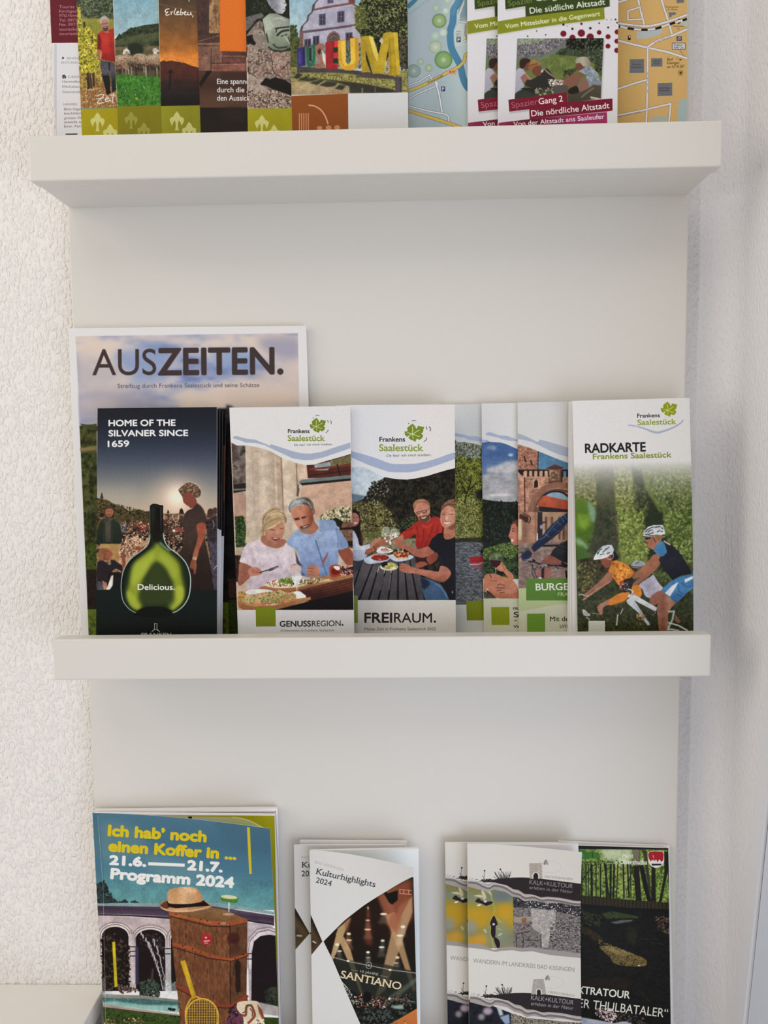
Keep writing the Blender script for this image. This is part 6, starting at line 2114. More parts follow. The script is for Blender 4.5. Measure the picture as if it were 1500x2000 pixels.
@paint('koffer')
def _(K):
    K.V(170, 1570, 4.65)
    K.r(20, 60, 1800, 960, '4c7890', g=['45708c', '4a7a94', '5a929e', '66a0a4'])
    K.p('80,180 330,170 520,300 500,480 100,520', '6c9098', b=110, a=.55, sm=1)
    K.p('520,460 900,520 1200,640 700,700', '7c9ca4', b=90, a=.4, sm=1)
    K.p('20,60 110,60 250,1960 20,1960', '3c6480', b=8, a=.35)
    K.p('1200,100 1700,140 1700,420 1300,400', '3f6880', b=90, a=.5, sm=1)
    # trees
    K.leaves([(80, 740), (110, 720), (150, 700), (190, 770), (240, 860), (290, 900), (300, 915), (85, 915)], ['1c2a30', '2c3c40', '16201f', '34484a'], 230, 17)
    K.leaves([(295, 890), (350, 868), (370, 890), (360, 920), (300, 920)], ['1c2a30', '2c3c40'], 50, 15)
    K.leaves([(395, 890), (430, 878), (470, 900), (470, 915), (400, 915)], ['1c2a30', '3c4c50'], 40, 13)
    # colonnade
    K.p('80,905 300,900 700,905 1200,900 1700,980 1700,1010 1200,935 640,935 90,925', '8aa4a8')
    for i in range(60):
        K.l([(300 + i * 24, 905 + max(0, i - 38) * 3.4), (320 + i * 24, 930 + max(0, i - 38) * 3.6)], 3, '4c6468', a=.7)
    K.p('85,925 640,935 1100,925 1700,1015 1700,1110 1200,1020 740,1040 95,1005', '4a3c50', g=['5a4c60', '42344a', '54465c', '3a2e40'])
    K.l('90,1008 400,1018 750,1040', 9, '16141c')
    K.l('90,1000 740,1022', 5, '9c94a0')
    K.p('95,1012 760,1045 800,1700 140,1700', 'bcaeb4', g=['b4a6ae', 'c4b8bc'])
    for cx, w in ((255, 132), (575, 146), (880, 130)):
        y0 = 1100 if cx < 400 else 1125
        for k, (c, d) in enumerate((('8c8088', 30), ('d0c6c8', 20), ('7c7078', 8), ('d8d0d2', 0))):
            K.p([(cx - w - d + 4, 1400), (cx - w - d, y0 + 90)] + [(cx + (w + d) * math.cos(a), y0 + 100 - (100 + d) * math.sin(a)) for a in [math.pi - i * math.pi / 12 for i in range(13)]] + [(cx + w + d, y0 + 90), (cx + w + d, 1400)], c)
        K.p([(cx - w + 16, 1700), (cx - w + 10, y0 + 100)] + [(cx + (w - 12) * math.cos(a), y0 + 104 - 88 * math.sin(a)) for a in [math.pi - i * math.pi / 12 for i in range(13)]] + [(cx + w - 10, y0 + 100), (cx + w - 10, 1700)], '1f1418')
    K.p('385,1180 440,1180 445,1300 440,1700 400,1700 390,1300', 'b8acb4', gh=['c8bec4', 'b8acb4', '9c8e98'])
    K.p('705,1300 755,1300 765,1700 722,1700', 'b0b0b4')
    for y in (1298, 1340, 1382):
        K.l([(388, y), (442, y)], 8, '221c24')
    for y in (1315, 1362):
        K.l([(705, y), (760, y)], 8, '221c24')
    K.p('440,1300 468,1300 470,1640 440,1640', '3c3450')
    K.leaves([(125, 1220), (250, 1180), (380, 1300), (390, 1660), (150, 1700)], ['2a1f1a', '3f3226', '1a1214', '544636', '14100f'], 330, 22)
    K.leaves([(460, 1200), (640, 1180), (700, 1260), (690, 1400), (500, 1280)], ['2c1f26', '54464e', '1c1216', '3a2c32'], 90, 16)
    K.p('575,1600 590,1500 605,1490 600,1600', '4c4434', b=8)
    K.leaves([(470, 1620), (560, 1590), (660, 1620), (660, 1750), (480, 1750)], ['1c261f', '34443a', '141a16', '4c5c50'], 260, 17)
    for t in ('490,1170 540,1250 600,1380 650,1520 690,1680', '600,1230 640,1330 680,1480 720,1640', '560,1260 620,1400 670,1560', '640,1240 690,1400'):
        for p0 in catmull(pts_of(t), False, 14):
            K.e(p0[0] + K.rng.normal(0, 5), p0[1], 5, 12, 'c8c4cc', a=.7)
    K.p('700,1600 760,1620 830,1640 830,1760 690,1760', 'c0ccd4', b=18, a=.5)
    K.leaves([(690, 1600), (830, 1600), (840, 1880), (700, 1820)], ['d8e0e8', '8ca4ac', 'eef0f4', '60787c'], 90, 12, asp=.2, ang=1.5)
    K.leaves([(270, 1640), (390, 1660), (480, 1700), (300, 1720)], ['8c7c78', 'b8a8a4', '3c3030', '5c4c48'], 60, 16)
    # basin and lawn
    K.p('130,1725 500,1740 840,1780 840,1820 130,1770', '9c9490', g='6c7870')
    K.p('140,1760 500,1770 840,1800 830,1890 600,1870 150,1810', pal=['2c5454', '4c7c7c', '3c6464', '6c9c98'], sc=30, asp=.4)
    K.p('150,1800 250,1790 500,1825 820,1830 830,1900 500,1870 160,1830', '8cb4b0', b=14)
    K.p('145,1820 500,1868 830,1908 840,1925 500,1890 145,1845', 'a89890')
    K.l('145,1850 500,1892 840,1930', 10, '4c3c38')
    K.p('145,1855 500,1895 900,1930 900,3000 150,3000', pal=['2c4018', '3c5420', '48602a', '22300f'], sc=24, hard=1.3)
    K.leaves([(150, 1960), (500, 1945), (560, 2100), (160, 2100)], ['a89060', '4c5c28', 'c8b080', '2c2418', '6c4c40'], 200, 14)
    K.l('740,1860 800,1872', 8, '1c2c30')
    K.leaves([(735, 1850), (805, 1860), (800, 1880), (740, 1875)], ['14201f'], 16, 12)
    K.p('228,1255 255,1250 278,1660 250,1665', 'c8b81e')
    K.l('150,1570 150,1720', 30, '3a3430', a=.5)
    for i in range(14):
        K.l([(138 + (i % 3), 1580 + i * 10), (172, 1582 + i * 10)], 3, 'bcb4b4', a=.8)
    # right side of the picture
    K.V(350, 1570, 4.652)
    K.p('610,1070 850,1100 900,1900 640,1900', 'b4aab4')
    K.l('615,1060 850,1095', 9, '1c1820')
    for d, c in ((38, '948894'), (24, 'c8c0c8'), (10, '7c7080'), (0, 'd0c8d0')):
        K.p([(630 - d * .3, 1500), (630 - d * .6, 1340), (650 - d * .6, 1240 - d * .6), (720 - d * .3, 1170 - d), (810, 1150 - d), (900, 1180 - d), (900, 1500)], c)
    K.p('655,1900 660,1350 680,1250 740,1200 820,1190 1200,1230 1200,1900', '1d1319', sm=0)
    K.l('615,1360 660,1360', 9, '221c24')
    K.l('615,1410 660,1410', 9, '221c24')
    K.p('770,1700 840,1660 1100,1680 1100,1900 800,1880', pal=['14180f', '2c3428', '44483c'], sc=18)
    K.p('620,1780 900,1840 1100,1900 1100,1950 640,1900', 'a8a4a8', b=6)
    K.p('560,1930 1100,1950 1100,2600 560,2600', pal=['2c4018', '3c5420', '22300f'], sc=24)
    # hat, suitcases
    K.V(120, 1560, 3.125)
    wood = ['7a4e32', '6a4028', '8a5c3c', '5c3826']
    K.p('658,690 760,680 900,660 1000,680 1130,735 1010,768 940,765 800,725', '8a6a48', g='74502f', gh=None)
    K.p('655,695 800,728 940,768 1030,772 1030,2200 750,2200 720,1300', pal=wood, sc=16, asp=5, hard=1.1)
    K.p('1028,772 1135,740 1130,1200 1140,1240 1030,1290 1030,900', pal=['5c3a26', '6c4630', '4a2c1e'], sc=14, asp=5)
    K.p('1030,1260 1060,1250 1060,2200 1030,2200', '3a2418')
    K.p('655,690 800,725 900,745 1010,750 1020,772 935,772 800,742 660,712', 'a85c34')
    K.p('1010,750 1100,728 1135,735 1135,752 1025,775', '9c5430')
    K.p('975,755 1000,752 1005,770 970,770', 'a89078', b=3)
    K.l('1028,768 1030,1290', 5, '2a1a14')
    K.p('675,878 800,905 900,945 1000,975 1040,972 1145,940 1145,955 1035,990 990,990 900,965 800,925 680,898', 'a0502e')
    K.p('695,1130 760,1155 850,1205 960,1250 1030,1255 1130,1195 1145,1205 1130,1225 1040,1272 950,1268 840,1225 750,1180 700,1150', '8c4028')
    K.l('680,905 900,975 1040,992 1140,960', 5, '3a1c14')
    K.l('665,718 900,778 1030,782', 5, '3a1c14')
    K.l('700,1155 850,1235 950,1275 1040,1278', 5, '3a1c14')
    K.p('715,1290 760,1300 760,1330 720,1320', '8c4830')
    for x, y in ((700, 705), (780, 718), (850, 736), (890, 745), (960, 762), (740, 898), (800, 915), (850, 935), (905, 955), (1060, 975), (1110, 950)):
        K.e(x, y, 4, 4, '2c1814')
    K.e(885, 858, 33, 34, 'b42430')
    K.e(882, 848, 7, 6, 'e8d0d4')
    K.l('868,870 906,866', 7, 'e8c8cc')
    K.l('872,882 896,880', 5, 'd8a8b0')
    K.e(1050, 850, 38, 34, '4a2018', b=8)
    K.e(1075, 1020, 20, 36, '2a1a14', b=4)
    K.l('1075,1030 1080,1180', 30, '2c1c16', b=6)
    K.p('600,655 610,635 650,620 860,620 905,650 915,660 880,675 780,686 700,688 640,682', 'c49a74', sm=1, g=['a87c58', 'd0a884'])
    K.p('605,650 650,622 655,665 630,670', '6c4028', b=3, sm=1)
    K.p('645,622 865,618 905,652 870,655 700,668 650,660', '1a1214', sm=0)
    K.p('650,630 645,590 660,555 720,540 790,540 840,560 860,600 862,625 800,640 720,643 665,640', 'cfa47c', sm=1, gh=['c09468', 'd8b088', 'c89c72', 'a87c58'])
    K.e(770, 562, 60, 18, 'e0bc98', b=20, a=.7)
    K.l('605,662 640,680 700,688 800,684 905,658', 7, 'dcb490', b=2, sm=1)
    K.l('1023,630 1022,690', 6, 'd8dcdc')
    K.e(1020, 705, 36, 8, 'b89c84', a=.8)
    K.p('968,598 1078,610 1075,632 1060,638 980,625', '4c8030', sm=0)
    K.e(1023, 602, 56, 15, '5c9038', rot=5)
    K.e(1023, 600, 50, 12, 'c8ccb0', rot=5)
    # racket
    K.p('725,992 755,985 812,1170 826,1215 800,1225 788,1190', 'c8a020', gh=['d8b42c', 'b08c1c'])
    K.l('800,1210 775,1245 757,1300 762,1400', 9, 'c8a838', sm=1)
    K.l('820,1205 880,1235 925,1270 955,1330 955,1420', 9, 'c8a838', sm=1)
    K.p([(858 + 98 * math.cos(i * .3), 1330 + 108 * math.sin(i * .3)) for i in range(21)], '5c4024')
    for i in range(-6, 7):
        K.l([(858 + i * 15, 1330 - math.sqrt(max(0, 1 - (i / 6.6) ** 2)) * 104), (858 + i * 15, 1330 + math.sqrt(max(0, 1 - (i / 6.6) ** 2)) * 104)], 4, 'c8a448')
        K.l([(858 - math.sqrt(max(0, 1 - (i / 6.6) ** 2)) * 96, 1330 + i * 16), (858 + math.sqrt(max(0, 1 - (i / 6.6) ** 2)) * 96, 1330 + i * 16)], 4, 'b8943c')
    K.l([(858 + 100 * math.cos(i * .3), 1330 + 110 * math.sin(i * .3)) for i in range(22)], 9, 'd0b040')
    # ornamented pale mask and flowers beside it
    K.leaves([(1030, 1290), (1080, 1240), (1110, 1300), (1110, 1400), (1000, 1400)], ['1f141c', '4c3040', '2c1c24', '6c3c54'], 90, 20)
    K.p('1070,1260 1090,1238 1190,1235 1215,1270 1235,1340 1240,1460 1120,1460 1110,1340 1075,1290', 'd8c8b4', sm=1)
    K.l('1100,1320 1125,1320 1130,1270 1160,1265 1180,1320 1160,1350 1140,1370', 14, '8c4c34', sm=1)
    K.l('1105,1305 1120,1300 1130,1262 1160,1258', 6, '3c5c3c', sm=1)
    K.l('1150,1280 1165,1300 1165,1330', 5, '2c2420', sm=1)
    K.p('1195,1250 1225,1290 1240,1340 1225,1345 1205,1300', '8c4c34', b=3)
    K.leaves([(1190, 1350), (1235, 1350), (1235, 1400), (1190, 1400)], ['5c3c34', 'e8dccc'], 20, 12)
    K.soft(1)
    K.tex([(185, 500), (1310, 500), (1310, 1400), (250, 1400)])
    K.p('1132,172 1150,176 1162,458 1146,460', 'c8b82a')
    K.t('Ich hab’ noch', 286, 224, 880, 262, 62, 'd2be1c', bold=5.6, serif=.0)
    K.t('einen Koffer in ...', 290, 318, 1062, 370, 62, 'd2be1c', bold=5.6, serif=.0)
    K.t('21.6.', 295, 400, 512, 412, 52, 'e6e8e4', bold=5.6, serif=.0)
    K.l('530,397 752,406', 19, 'e6e8e4')
    K.t('21.7.', 770, 432, 978, 446, 54, 'e6e8e4', bold=5.6, serif=.0)
    K.t('Programm 2024', 302, 486, 1048, 542, 60, 'e6e8e4', bold=5.6, serif=.0)
    K.l('222,100 255,560 270,1375', 2.5, 'c8d8dc', a=.5)
    K.noise(.01)


def kultur(K, dx, dy):
    K.C[:] = hexc('d0ccd2')
    K.V(540 - dx, 1600 - dy, 4.6875)
    K.t('BAD KISSINGEN', 352, 402, 612, 474, 24, 'b0aab0', bold=.2)
    K.t('Kulturhighlights', 358, 500, 902, 622, 52, '3a3c48', bold=.7, serif=.06)
    K.t('2024', 358, 578, 498, 614, 48, '3a3c48', bold=.6, serif=.06)
    tri = '1240,530 1000,665 800,790 620,930 440,1110 432,1120 520,1300 700,1720 850,2060 1290,2060 1290,530'
    K.clipto(tri)
    K.r(400, 500, 1320, 2200, '14120f', g=['2c1810', '1c1612', '14161a', '10120f'])
    K.p('950,640 1240,530 1240,900 1180,960 1080,1000', 'a0583c', b=60, a=.8)
    K.p('920,700 1030,660 1130,1000 1060,1060', '9c5a44', b=30, a=.85)
    K.p('1120,800 1240,700 1230,900 1120,1060 1040,1060', 'a8624a', b=30, a=.8)
    K.p('1240,700 1245,850 1000,1560 930,1620 905,1620 950,1480 1050,1050 1090,980', 'b08c6c', b=10, a=.9)
    K.p('1000,880 1080,850 1280,1560 1250,1580', 'b8906c', b=10, a=.85)
    K.p('1060,850 1150,900 1100,1050 1010,960', 'a46048', b=30, a=.8)
    K.p('560,1000 680,900 600,1100 510,1310 490,1280', 'b89870', b=8, a=.95)
    K.p('540,1040 620,1080 680,1200 790,1590 770,1600 650,1290', 'b4936e', b=8, a=.95)
    K.p('620,940 690,900 640,1060 700,1200 640,1100', '94604a', b=20, a=.7)
    K.p('840,790 870,1000 880,1160 810,1140 815,1000', '6c3428', b=30, a=.8)
    K.p('960,640 1090,720 1060,780 1030,760', '14100e', b=10)
    K.p('1020,680 1110,650 1110,740 1060,780 1030,760', '120f0e', b=6)
    K.l('1130,640 1130,680 1240,690', 9, 'c87c6c', b=3)
    K.l('1125,640 1240,655', 7, 'c87c6c', b=3)
    K.l('1165,640 1165,685', 7, 'd89888', b=3)
    K.l('1210,645 1212,690', 7, 'd89888', b=3)
    for x, y, w, h, c in ((838, 812, 10, 40, 'e0b8a0'), (835, 925, 40, 16, 'e8c0a8'), (835, 1010, 60, 20, 'f0b8a0'), (980, 868, 62, 26, 'f8d8c8'), (1158, 985, 40, 34, 'e8e0d0'), (1130, 1066, 56, 24, 'f0e8d8'), (972, 1112, 36, 30, 'c8ccc0'), (962, 1172, 52, 22, 'e0e0d8'),
                          (838, 1218, 34, 30, 'd8dcd4'), (840, 1268, 44, 10, 'c8ccc4'), (662, 1050, 36, 34, 'f0d0b0'), (664, 1108, 54, 22, 'f0b898'), (556, 1148, 36, 34, 'e8d8c8'), (578, 1208, 44, 18, 'e8e0d8'), (1108, 1266, 36, 32, 'e8c8a8'), (1096, 1316, 48, 12, 'e8d8c0')):
        K.e(x, y, w / 2 + 1, h / 2.6, c, b=8)
        K.p([(x - 10, y - h * .4), (x + 10, y - h * .4), (x + w * .8, y + 90), (x - w * .8, y + 90)], c, b=24, a=.22)
    # banner sheet with lettering, truss, crowd
    K.p('520,1275 1000,1330 1290,1400 1290,1700 780,1620 640,1540', '2c302c', a=.75, b=6)
    K.l('500,1258 650,1300 850,1340 1040,1378 1290,1410', 7, 'a8a498', b=3)
    for x, y in ((655, 1298), (1040, 1380)):
        K.e(x, y, 14, 9, 'e0dccc', b=5)
    K.p('1010,1640 1290,1440 1290,1480 980,1740 960,1720', '6c7468', b=20, a=.6)
    K.l('1030,1640 1140,1650 1270,1675', 6, '8c9088', b=3)
    K.e(1030, 1642, 16, 12, 'f4f0e8', b=5)
    K.e(983, 1730, 15, 20, 'e8dcc8', b=5)
    K.l([(845 + 26 * math.cos(i * .4), 1338 + 30 * math.sin(i * .4)) for i in range(17)], 5, 'a8a8a0')
    K.e(845, 1338, 10, 12, '9c9c94', b=3)
    K.t('10 JAHRE', 765, 1402, 930, 1432, 22, 'b4b0a4', bold=.3)
    K.l('680,1378 750,1390', 3, 'a8a49c')
    K.l('945,1432 1020,1445', 3, 'a8a49c')
    K.t('SANTIANO', 585, 1450, 1135, 1562, 66, 'd8c4a8', bold=1.6, serif=.05)
    K.l('590,1480 660,1560', 9, 'c8ccc4', b=4)
    K.leaves([(620, 1540), (680, 1560), (720, 1700), (690, 1690)], ['d8dcd8', '4c504c', '8c9088', '2c302c'], 40, 12)
    K.leaves([(700, 1620), (790, 1600), (960, 1640), (960, 1700), (740, 1720)], ['d85c3c', '2a1c18', 'e8946c', '5c2c20', 'b8b0a8', '141210'], 110, 13)
    K.leaves([(720, 1640), (1240, 1600), (1240, 1760), (760, 1800)], ['1c1c1c', '3c3c3a', '101010', '6c6c68', '7c4438'], 190, 14)
    K.e(830, 1630, 42, 50, '0f0c0c', b=10)
    K.p('1060,1705 1160,1700 1165,1740 1070,1735', '8ca49c', b=14)
    K.p('700,1760 900,1730 1290,1760 1290,2060 850,2060', pal=['0c0d0c', '1c1f1c', '2c302c', '101310'], sc=26, hard=1.3)
    K.leaves([(740, 1760), (1000, 1740), (1200, 1760), (900, 2000), (820, 1980)], ['1a1e1c', '2f3533', '0c0e0d', '484e4a'], 160, 24)
    K.p('1050,1870 1290,1730 1320,2080 930,2080 1000,1900', 'c87840', g='b06030', b=3)
    K.leaves([(1050, 1880), (1200, 1850), (1260, 2000), (1080, 2000)], ['a84c24', 'e09860', '8c3c20'], 30, 18)
    K.clipto()
    # small triangle at the left edge
    K.clipto('300,860 312,872 420,1120 318,1245 300,1250')
    K.r(290, 850, 430, 1260, '241a16', g=['1a1412', '3c2c24', '6c4c3c'])
    K.p('300,900 400,1130 380,1180 300,1060', '54402f', b=30)
    K.l('330,1115 362,1135', 9, 'e8dcd0', b=5)
    K.clipto()
    K.noise(.006)


@paint('kultur')
def _(K):
    kultur(K, 0, 0)


@paint('kultur_in')
def _(K):
    K.C[:] = hexc('d8d9ea')
    K.V(540, 1600, 4.6875)
    K.t('Museum Obere Saline', 690, 414, 1055, 408, 20, '4c5068', bold=1.2, serif=.03)
    K.t('Ein Abend mit Gold', 900, 484, 1222, 470, 24, '6c7084', bold=.3, serif=.03)


@paint('kultur2')
def _(K):
    K.C[:] = hexc('c8c4c8')
    K.V(540, 1600, 4.6875)
    K.t('BAD KISSINGEN', 228, 358, 490, 360, 22, 'a8a4a8', bold=.2)
    K.t('Kulturhighlights', 230, 442, 790, 448, 50, '343640', bold=.7, serif=.06)
    K.t('2024', 230, 522, 370, 524, 50, '343640', bold=.8, serif=.035)
    K.clipto('150,800 168,810 305,1045 175,1192 150,1200')
    K.r(140, 790, 310, 1210, '241c16', g=['1a1412', '4c3c28', '5c4a34'])
    K.p('160,860 300,1050 260,1090 170,1000', '5c4830', b=40)
    K.l('185,1065 235,1070', 14, 'b8a890', b=8)
    K.clipto()
    K.p('305,1045 900,560 900,2060 700,1720 320,1060', '241c16')
    K.noise(.006)


def torn(K, y, dx):
    """one block of the hiking leaflet: sketch, dark hill with title, torn paper band"""
    sh = lambda t: [(a + dx, b + y) for a, b in pts_of(t)]
    K.p(sh('290,495 360,500 430,480 560,470 640,460 760,450 850,448 1000,455 1200,480 1450,512 1480,515 1480,700 1400,690 1250,660 1120,650 1050,655 950,625 880,620 820,580 740,565 690,530 620,520 560,500 500,500 440,490'), '2f2627')
    K.p(sh('290,475 360,480 420,500 500,520 560,498 640,520 690,528 760,568 820,582 880,622 960,626 1050,658 1120,650 1250,662 1400,692 1480,695 1480,750 1400,745 1280,720 1200,715 1150,720 1050,705 960,690 880,700 820,660 760,650 680,600 560,575 500,600 420,580 350,560 290,545'), 'a09790')
    K.l(sh('290,500 380,510 450,545 510,560 570,535 680,560 760,610 830,630 890,665 980,660 1060,690 1130,685 1260,700 1400,728 1480,730'), 22, '7a6c68', sm=1)
    K.l(sh('290,482 380,490 450,525 510,545 565,515 680,540 760,590 830,610 890,645 980,640 1060,672 1130,667 1260,680 1400,708 1480,712'), 14, 'b8b0a8', sm=1)
    K.e(325 + dx, 463 + y, 22, 10, '8c8480')
    K.e(325 + dx, 463 + y, 18, 7, 'cfc7bc')
    K.e(380 + dx, 470 + y, 16, 6, '8c8480')
    K.leaves(sh('430,470 540,465 560,495 450,498'), ['1f1a1c', '3a3432'], 50, 13)
    K.l(sh('455,470 462,380'), 4, '3a3434')
    K.e(463 + dx, 378 + y, 9, 9, '3a3034')
    K.l(sh('455,460 440,430'), 4, '3a3434')
    K.l(sh('690,450 660,410 628,365'), 4, '3a3434')
    K.e(628 + dx, 364 + y, 9, 9, '3a3034')
    for i in range(24):
        x = 545 + i * 8.5
        K.l([(600 + i * 5 + dx, 466 + y), (x + dx + K.rng.normal(0, 8), 440 - abs(math.sin(i * 1.3)) * 55 + y)], 4, '2f2a2a')
    # little stone house, dotted butterfly path
    K.l([(1150 + 115 * math.cos(i * .25) + dx, 340 + 62 * math.sin(i * .25) + y) for i in range(26)], 2.5, 'a8a098', a=.7)
    K.e(1098 + dx, 290 + y, 14, 30, '86807c', rot=25)
    K.e(1118 + dx, 300 + y, 12, 20, '9c9690', rot=-15)


@paint('wandern')
def _(K):
    _wander(K, 0, 0)


@paint('wandern2')
def _(K):
    _wander(K, -238, -30)


def _wander(K, dx, dy):
    K.C[:] = hexc('cec6bb')
    K.V(860 + dx / 5.357, 1630 + dy / 5.357, 5.357)
    K.p('280,545 1480,560 1480,1190 280,1190', '8c7c48')
    # flower photograph on the left, old wall on the right
    K.p('280,530 560,560 765,640 765,1190 280,1180', '8a7430', g=['7c8468', 'a0882c', 'b08c24', '7c7c60', '8c8468'])
    K.e(390, 860, 150, 110, 'b8901c', b=90)
    K.e(680, 820, 100, 110, 'c09420', b=90)
    K.e(330, 1120, 90, 60, 'b88c28', b=60)
    K.e(430, 1100, 80, 70, 'c0902c', b=60)
    K.e(640, 640, 120, 60, '6c7470', b=60)
    K.e(600, 1000, 120, 120, '868c70', b=80, a=.8)
    K.e(330, 960, 60, 70, '8c8c88', b=50, a=.8)
    K.l('510,560 545,700 570,780 540,870 525,960 530,1060 560,1190', 12, 'a8a040', b=4, sm=1)
    K.p('370,690 400,665 430,690 480,700 540,700 545,720 480,745 440,725 400,715 370,705', '2a1a20', sm=1)
    K.e(470, 700, 18, 12, 'c8c4d0', b=6)
    K.p('350,640 420,630 440,660 390,650', 'c8b890', sm=1)
    K.p('430,590 460,600 480,660 450,680', 'c0b490', sm=1)
    K.p('470,590 520,590 540,640 500,610', 'b4aa88', sm=1)
    K.e(405, 738, 22, 9, 'd8d8b8', rot=-15)
    K.p('520,930 560,850 600,940 580,960 575,1060 550,1080 530,1040 530,960', '2a1820', sm=1)
    K.e(558, 938, 14, 12, 'c8c0d8', b=4)
    K.p('560,1070 610,1100 625,1160 600,1190 570,1130', '241820', sm=1)
    K.l('580,870 640,920', 7, 'b8b458', b=3)
    K.l('600,980 640,1000', 5, 'c8c490', b=3)
    K.e(625, 1045, 26, 12, 'a8b088', rot=-30)
    K.e(470, 1010, 14, 26, 'a8ac80', rot=-30)
    K.l('470,1020 500,1190', 7, '8c9458', b=3)
    K.p('760,640 900,690 1480,740 1480,1250 765,1200', pal=['5c5450', '7c726c', '98908a', '443c3a'], sc=24, asp=.5, hard=1.4)
    K.p('760,650 1480,730 1480,860 1200,800 960,770 765,760', pal=['2c2828', '4c4646', '1c1a1c'], sc=14, asp=2)
    K.leaves([(765, 670), (1470, 740), (1470, 850), (900, 760)], ['c8c4c4', '2c2828', '8c8888', '1c1a1a', '5c5656'], 150, 12)
    K.p('765,860 960,860 960,900 850,925 765,920', '9c8c7c', b=10)
    K.p('850,880 900,870 900,920 855,940', '8c5c3c', b=12)
    K.p('945,780 970,765 1000,785 1080,780 1150,790 1190,780 1205,830 1205,1000 1150,1030 1130,1180 1060,1180 1040,1030 965,980', pal=['8c847e', 'aca49c', '9a928a', 'c0b8b0'], sc=14, hard=1.3)
    K.l('1050,1040 1055,1180', 10, '443c3a', b=3)
    K.p('765,1010 940,980 1030,1030 1040,1180 765,1180', pal=['6c645e', '8c847c', '544c48'], sc=20, asp=.6, hard=1.4)
    for t in ('790,1030 800,1180', '850,1020 870,1100 860,1180', '800,1040 940,1010', '890,1100 1030,1110'):
        K.l(t, 6, '2c2624', b=3, sm=1)
    K.leaves([(1140, 900), (1470, 880), (1470, 1230), (1150, 1170)], ['3c3434', '6c6462', '8c8480', '2a2424', 'a8a09c'], 330, 16, asp=.3, ang=.15)
    # pale blocks between the bands
    K.p('280,-100 1480,-100 1480,512 1200,480 850,448 640,460 560,470 430,480 360,485 280,470', 'cdc5b9')
    torn(K, 0, 0)
    K.p('930,300 1062,298 1068,460 935,462', 'a89c90')
    K.p('930,300 1062,298 1068,460 935,462', pal=['b4a898', '9c9084', 'c0b4a4'], sc=10)
    K.p('975,465 975,425 990,402 1010,402 1022,425 1022,465', '2a2224')
    K.l('968,465 968,420 998,395 1030,420 1030,465', 6, 'd8d0c4', sm=1)
    K.t('MACHTILSHAUSEN', 1095, 450, 1380, 478, 24, '8c847c')
    K.t('KALK+KULTOUR', 930, 518, 1385, 562, 44, '8c8480', bold=.4)
    K.t('erleben in der Natur', 930, 568, 1385, 614, 34, '8c8480', bold=.2)
    K.V(860 + dx / 5.357, 1820 + dy / 5.357, 5.357)
    K.p('280,120 420,130 560,190 640,165 760,155 850,170 950,160 1150,190 1300,200 1480,240 1480,275 1300,260 1150,245 960,205 850,210 760,195 640,200 580,212 450,185 280,170', '9a908a')
    K.p('280,165 450,182 580,210 640,198 760,193 850,208 960,203 1150,243 1300,258 1480,274 1480,720 1200,680 850,645 640,655 430,668 280,650', 'cdc5b9')
    K.t('WANDERN IM LANDKREIS BAD KISSINGEN', 342, 322, 1400, 418, 44, '8c857e')
    K.p('280,700 560,780 740,850 900,900 1480,960 1480,2600 280,2600', pal=['14141a', '242430', '1a1a20'], sc=60)
    K.e(495, 830, 50, 40, 'a8949c', b=26)
    K.e(430, 890, 36, 36, '8c8480', b=26)
    K.p('585,780 640,800 660,870 620,880', 'b4b8b8', b=14)
    K.p('620,890 720,860 730,960 680,970', '8c9cb0', b=14)
    K.p('740,850 900,900 1130,930 1480,950 1480,1000 740,1000', pal=['4c4434', '8c8068', 'bcb4a4', '2c2820'], sc=12, hard=1.6)
    torn(K, 190, 18)
    K.p('950,655 975,495 1080,492 1110,655', pal=['b0a898', '989084', 'bcb4a8'], sc=10)
    K.p('1012,660 1012,620 1025,605 1038,605 1050,625 1050,660', '2a2224')
    K.l('1005,660 1005,612 1030,595 1058,612 1058,660', 6, 'd8d0c4', sm=1)
    K.t('OBERESCHENBACH', 1128, 640, 1400, 680, 24, '8c847c')
    K.t('KALK+KULTOUR', 948, 710, 1392, 762, 46, '9a9290', bold=.4)
    K.t('erleben in der Natur', 948, 766, 1392, 816, 36, '9a9290', bold=.2)
    K.noise(.006)


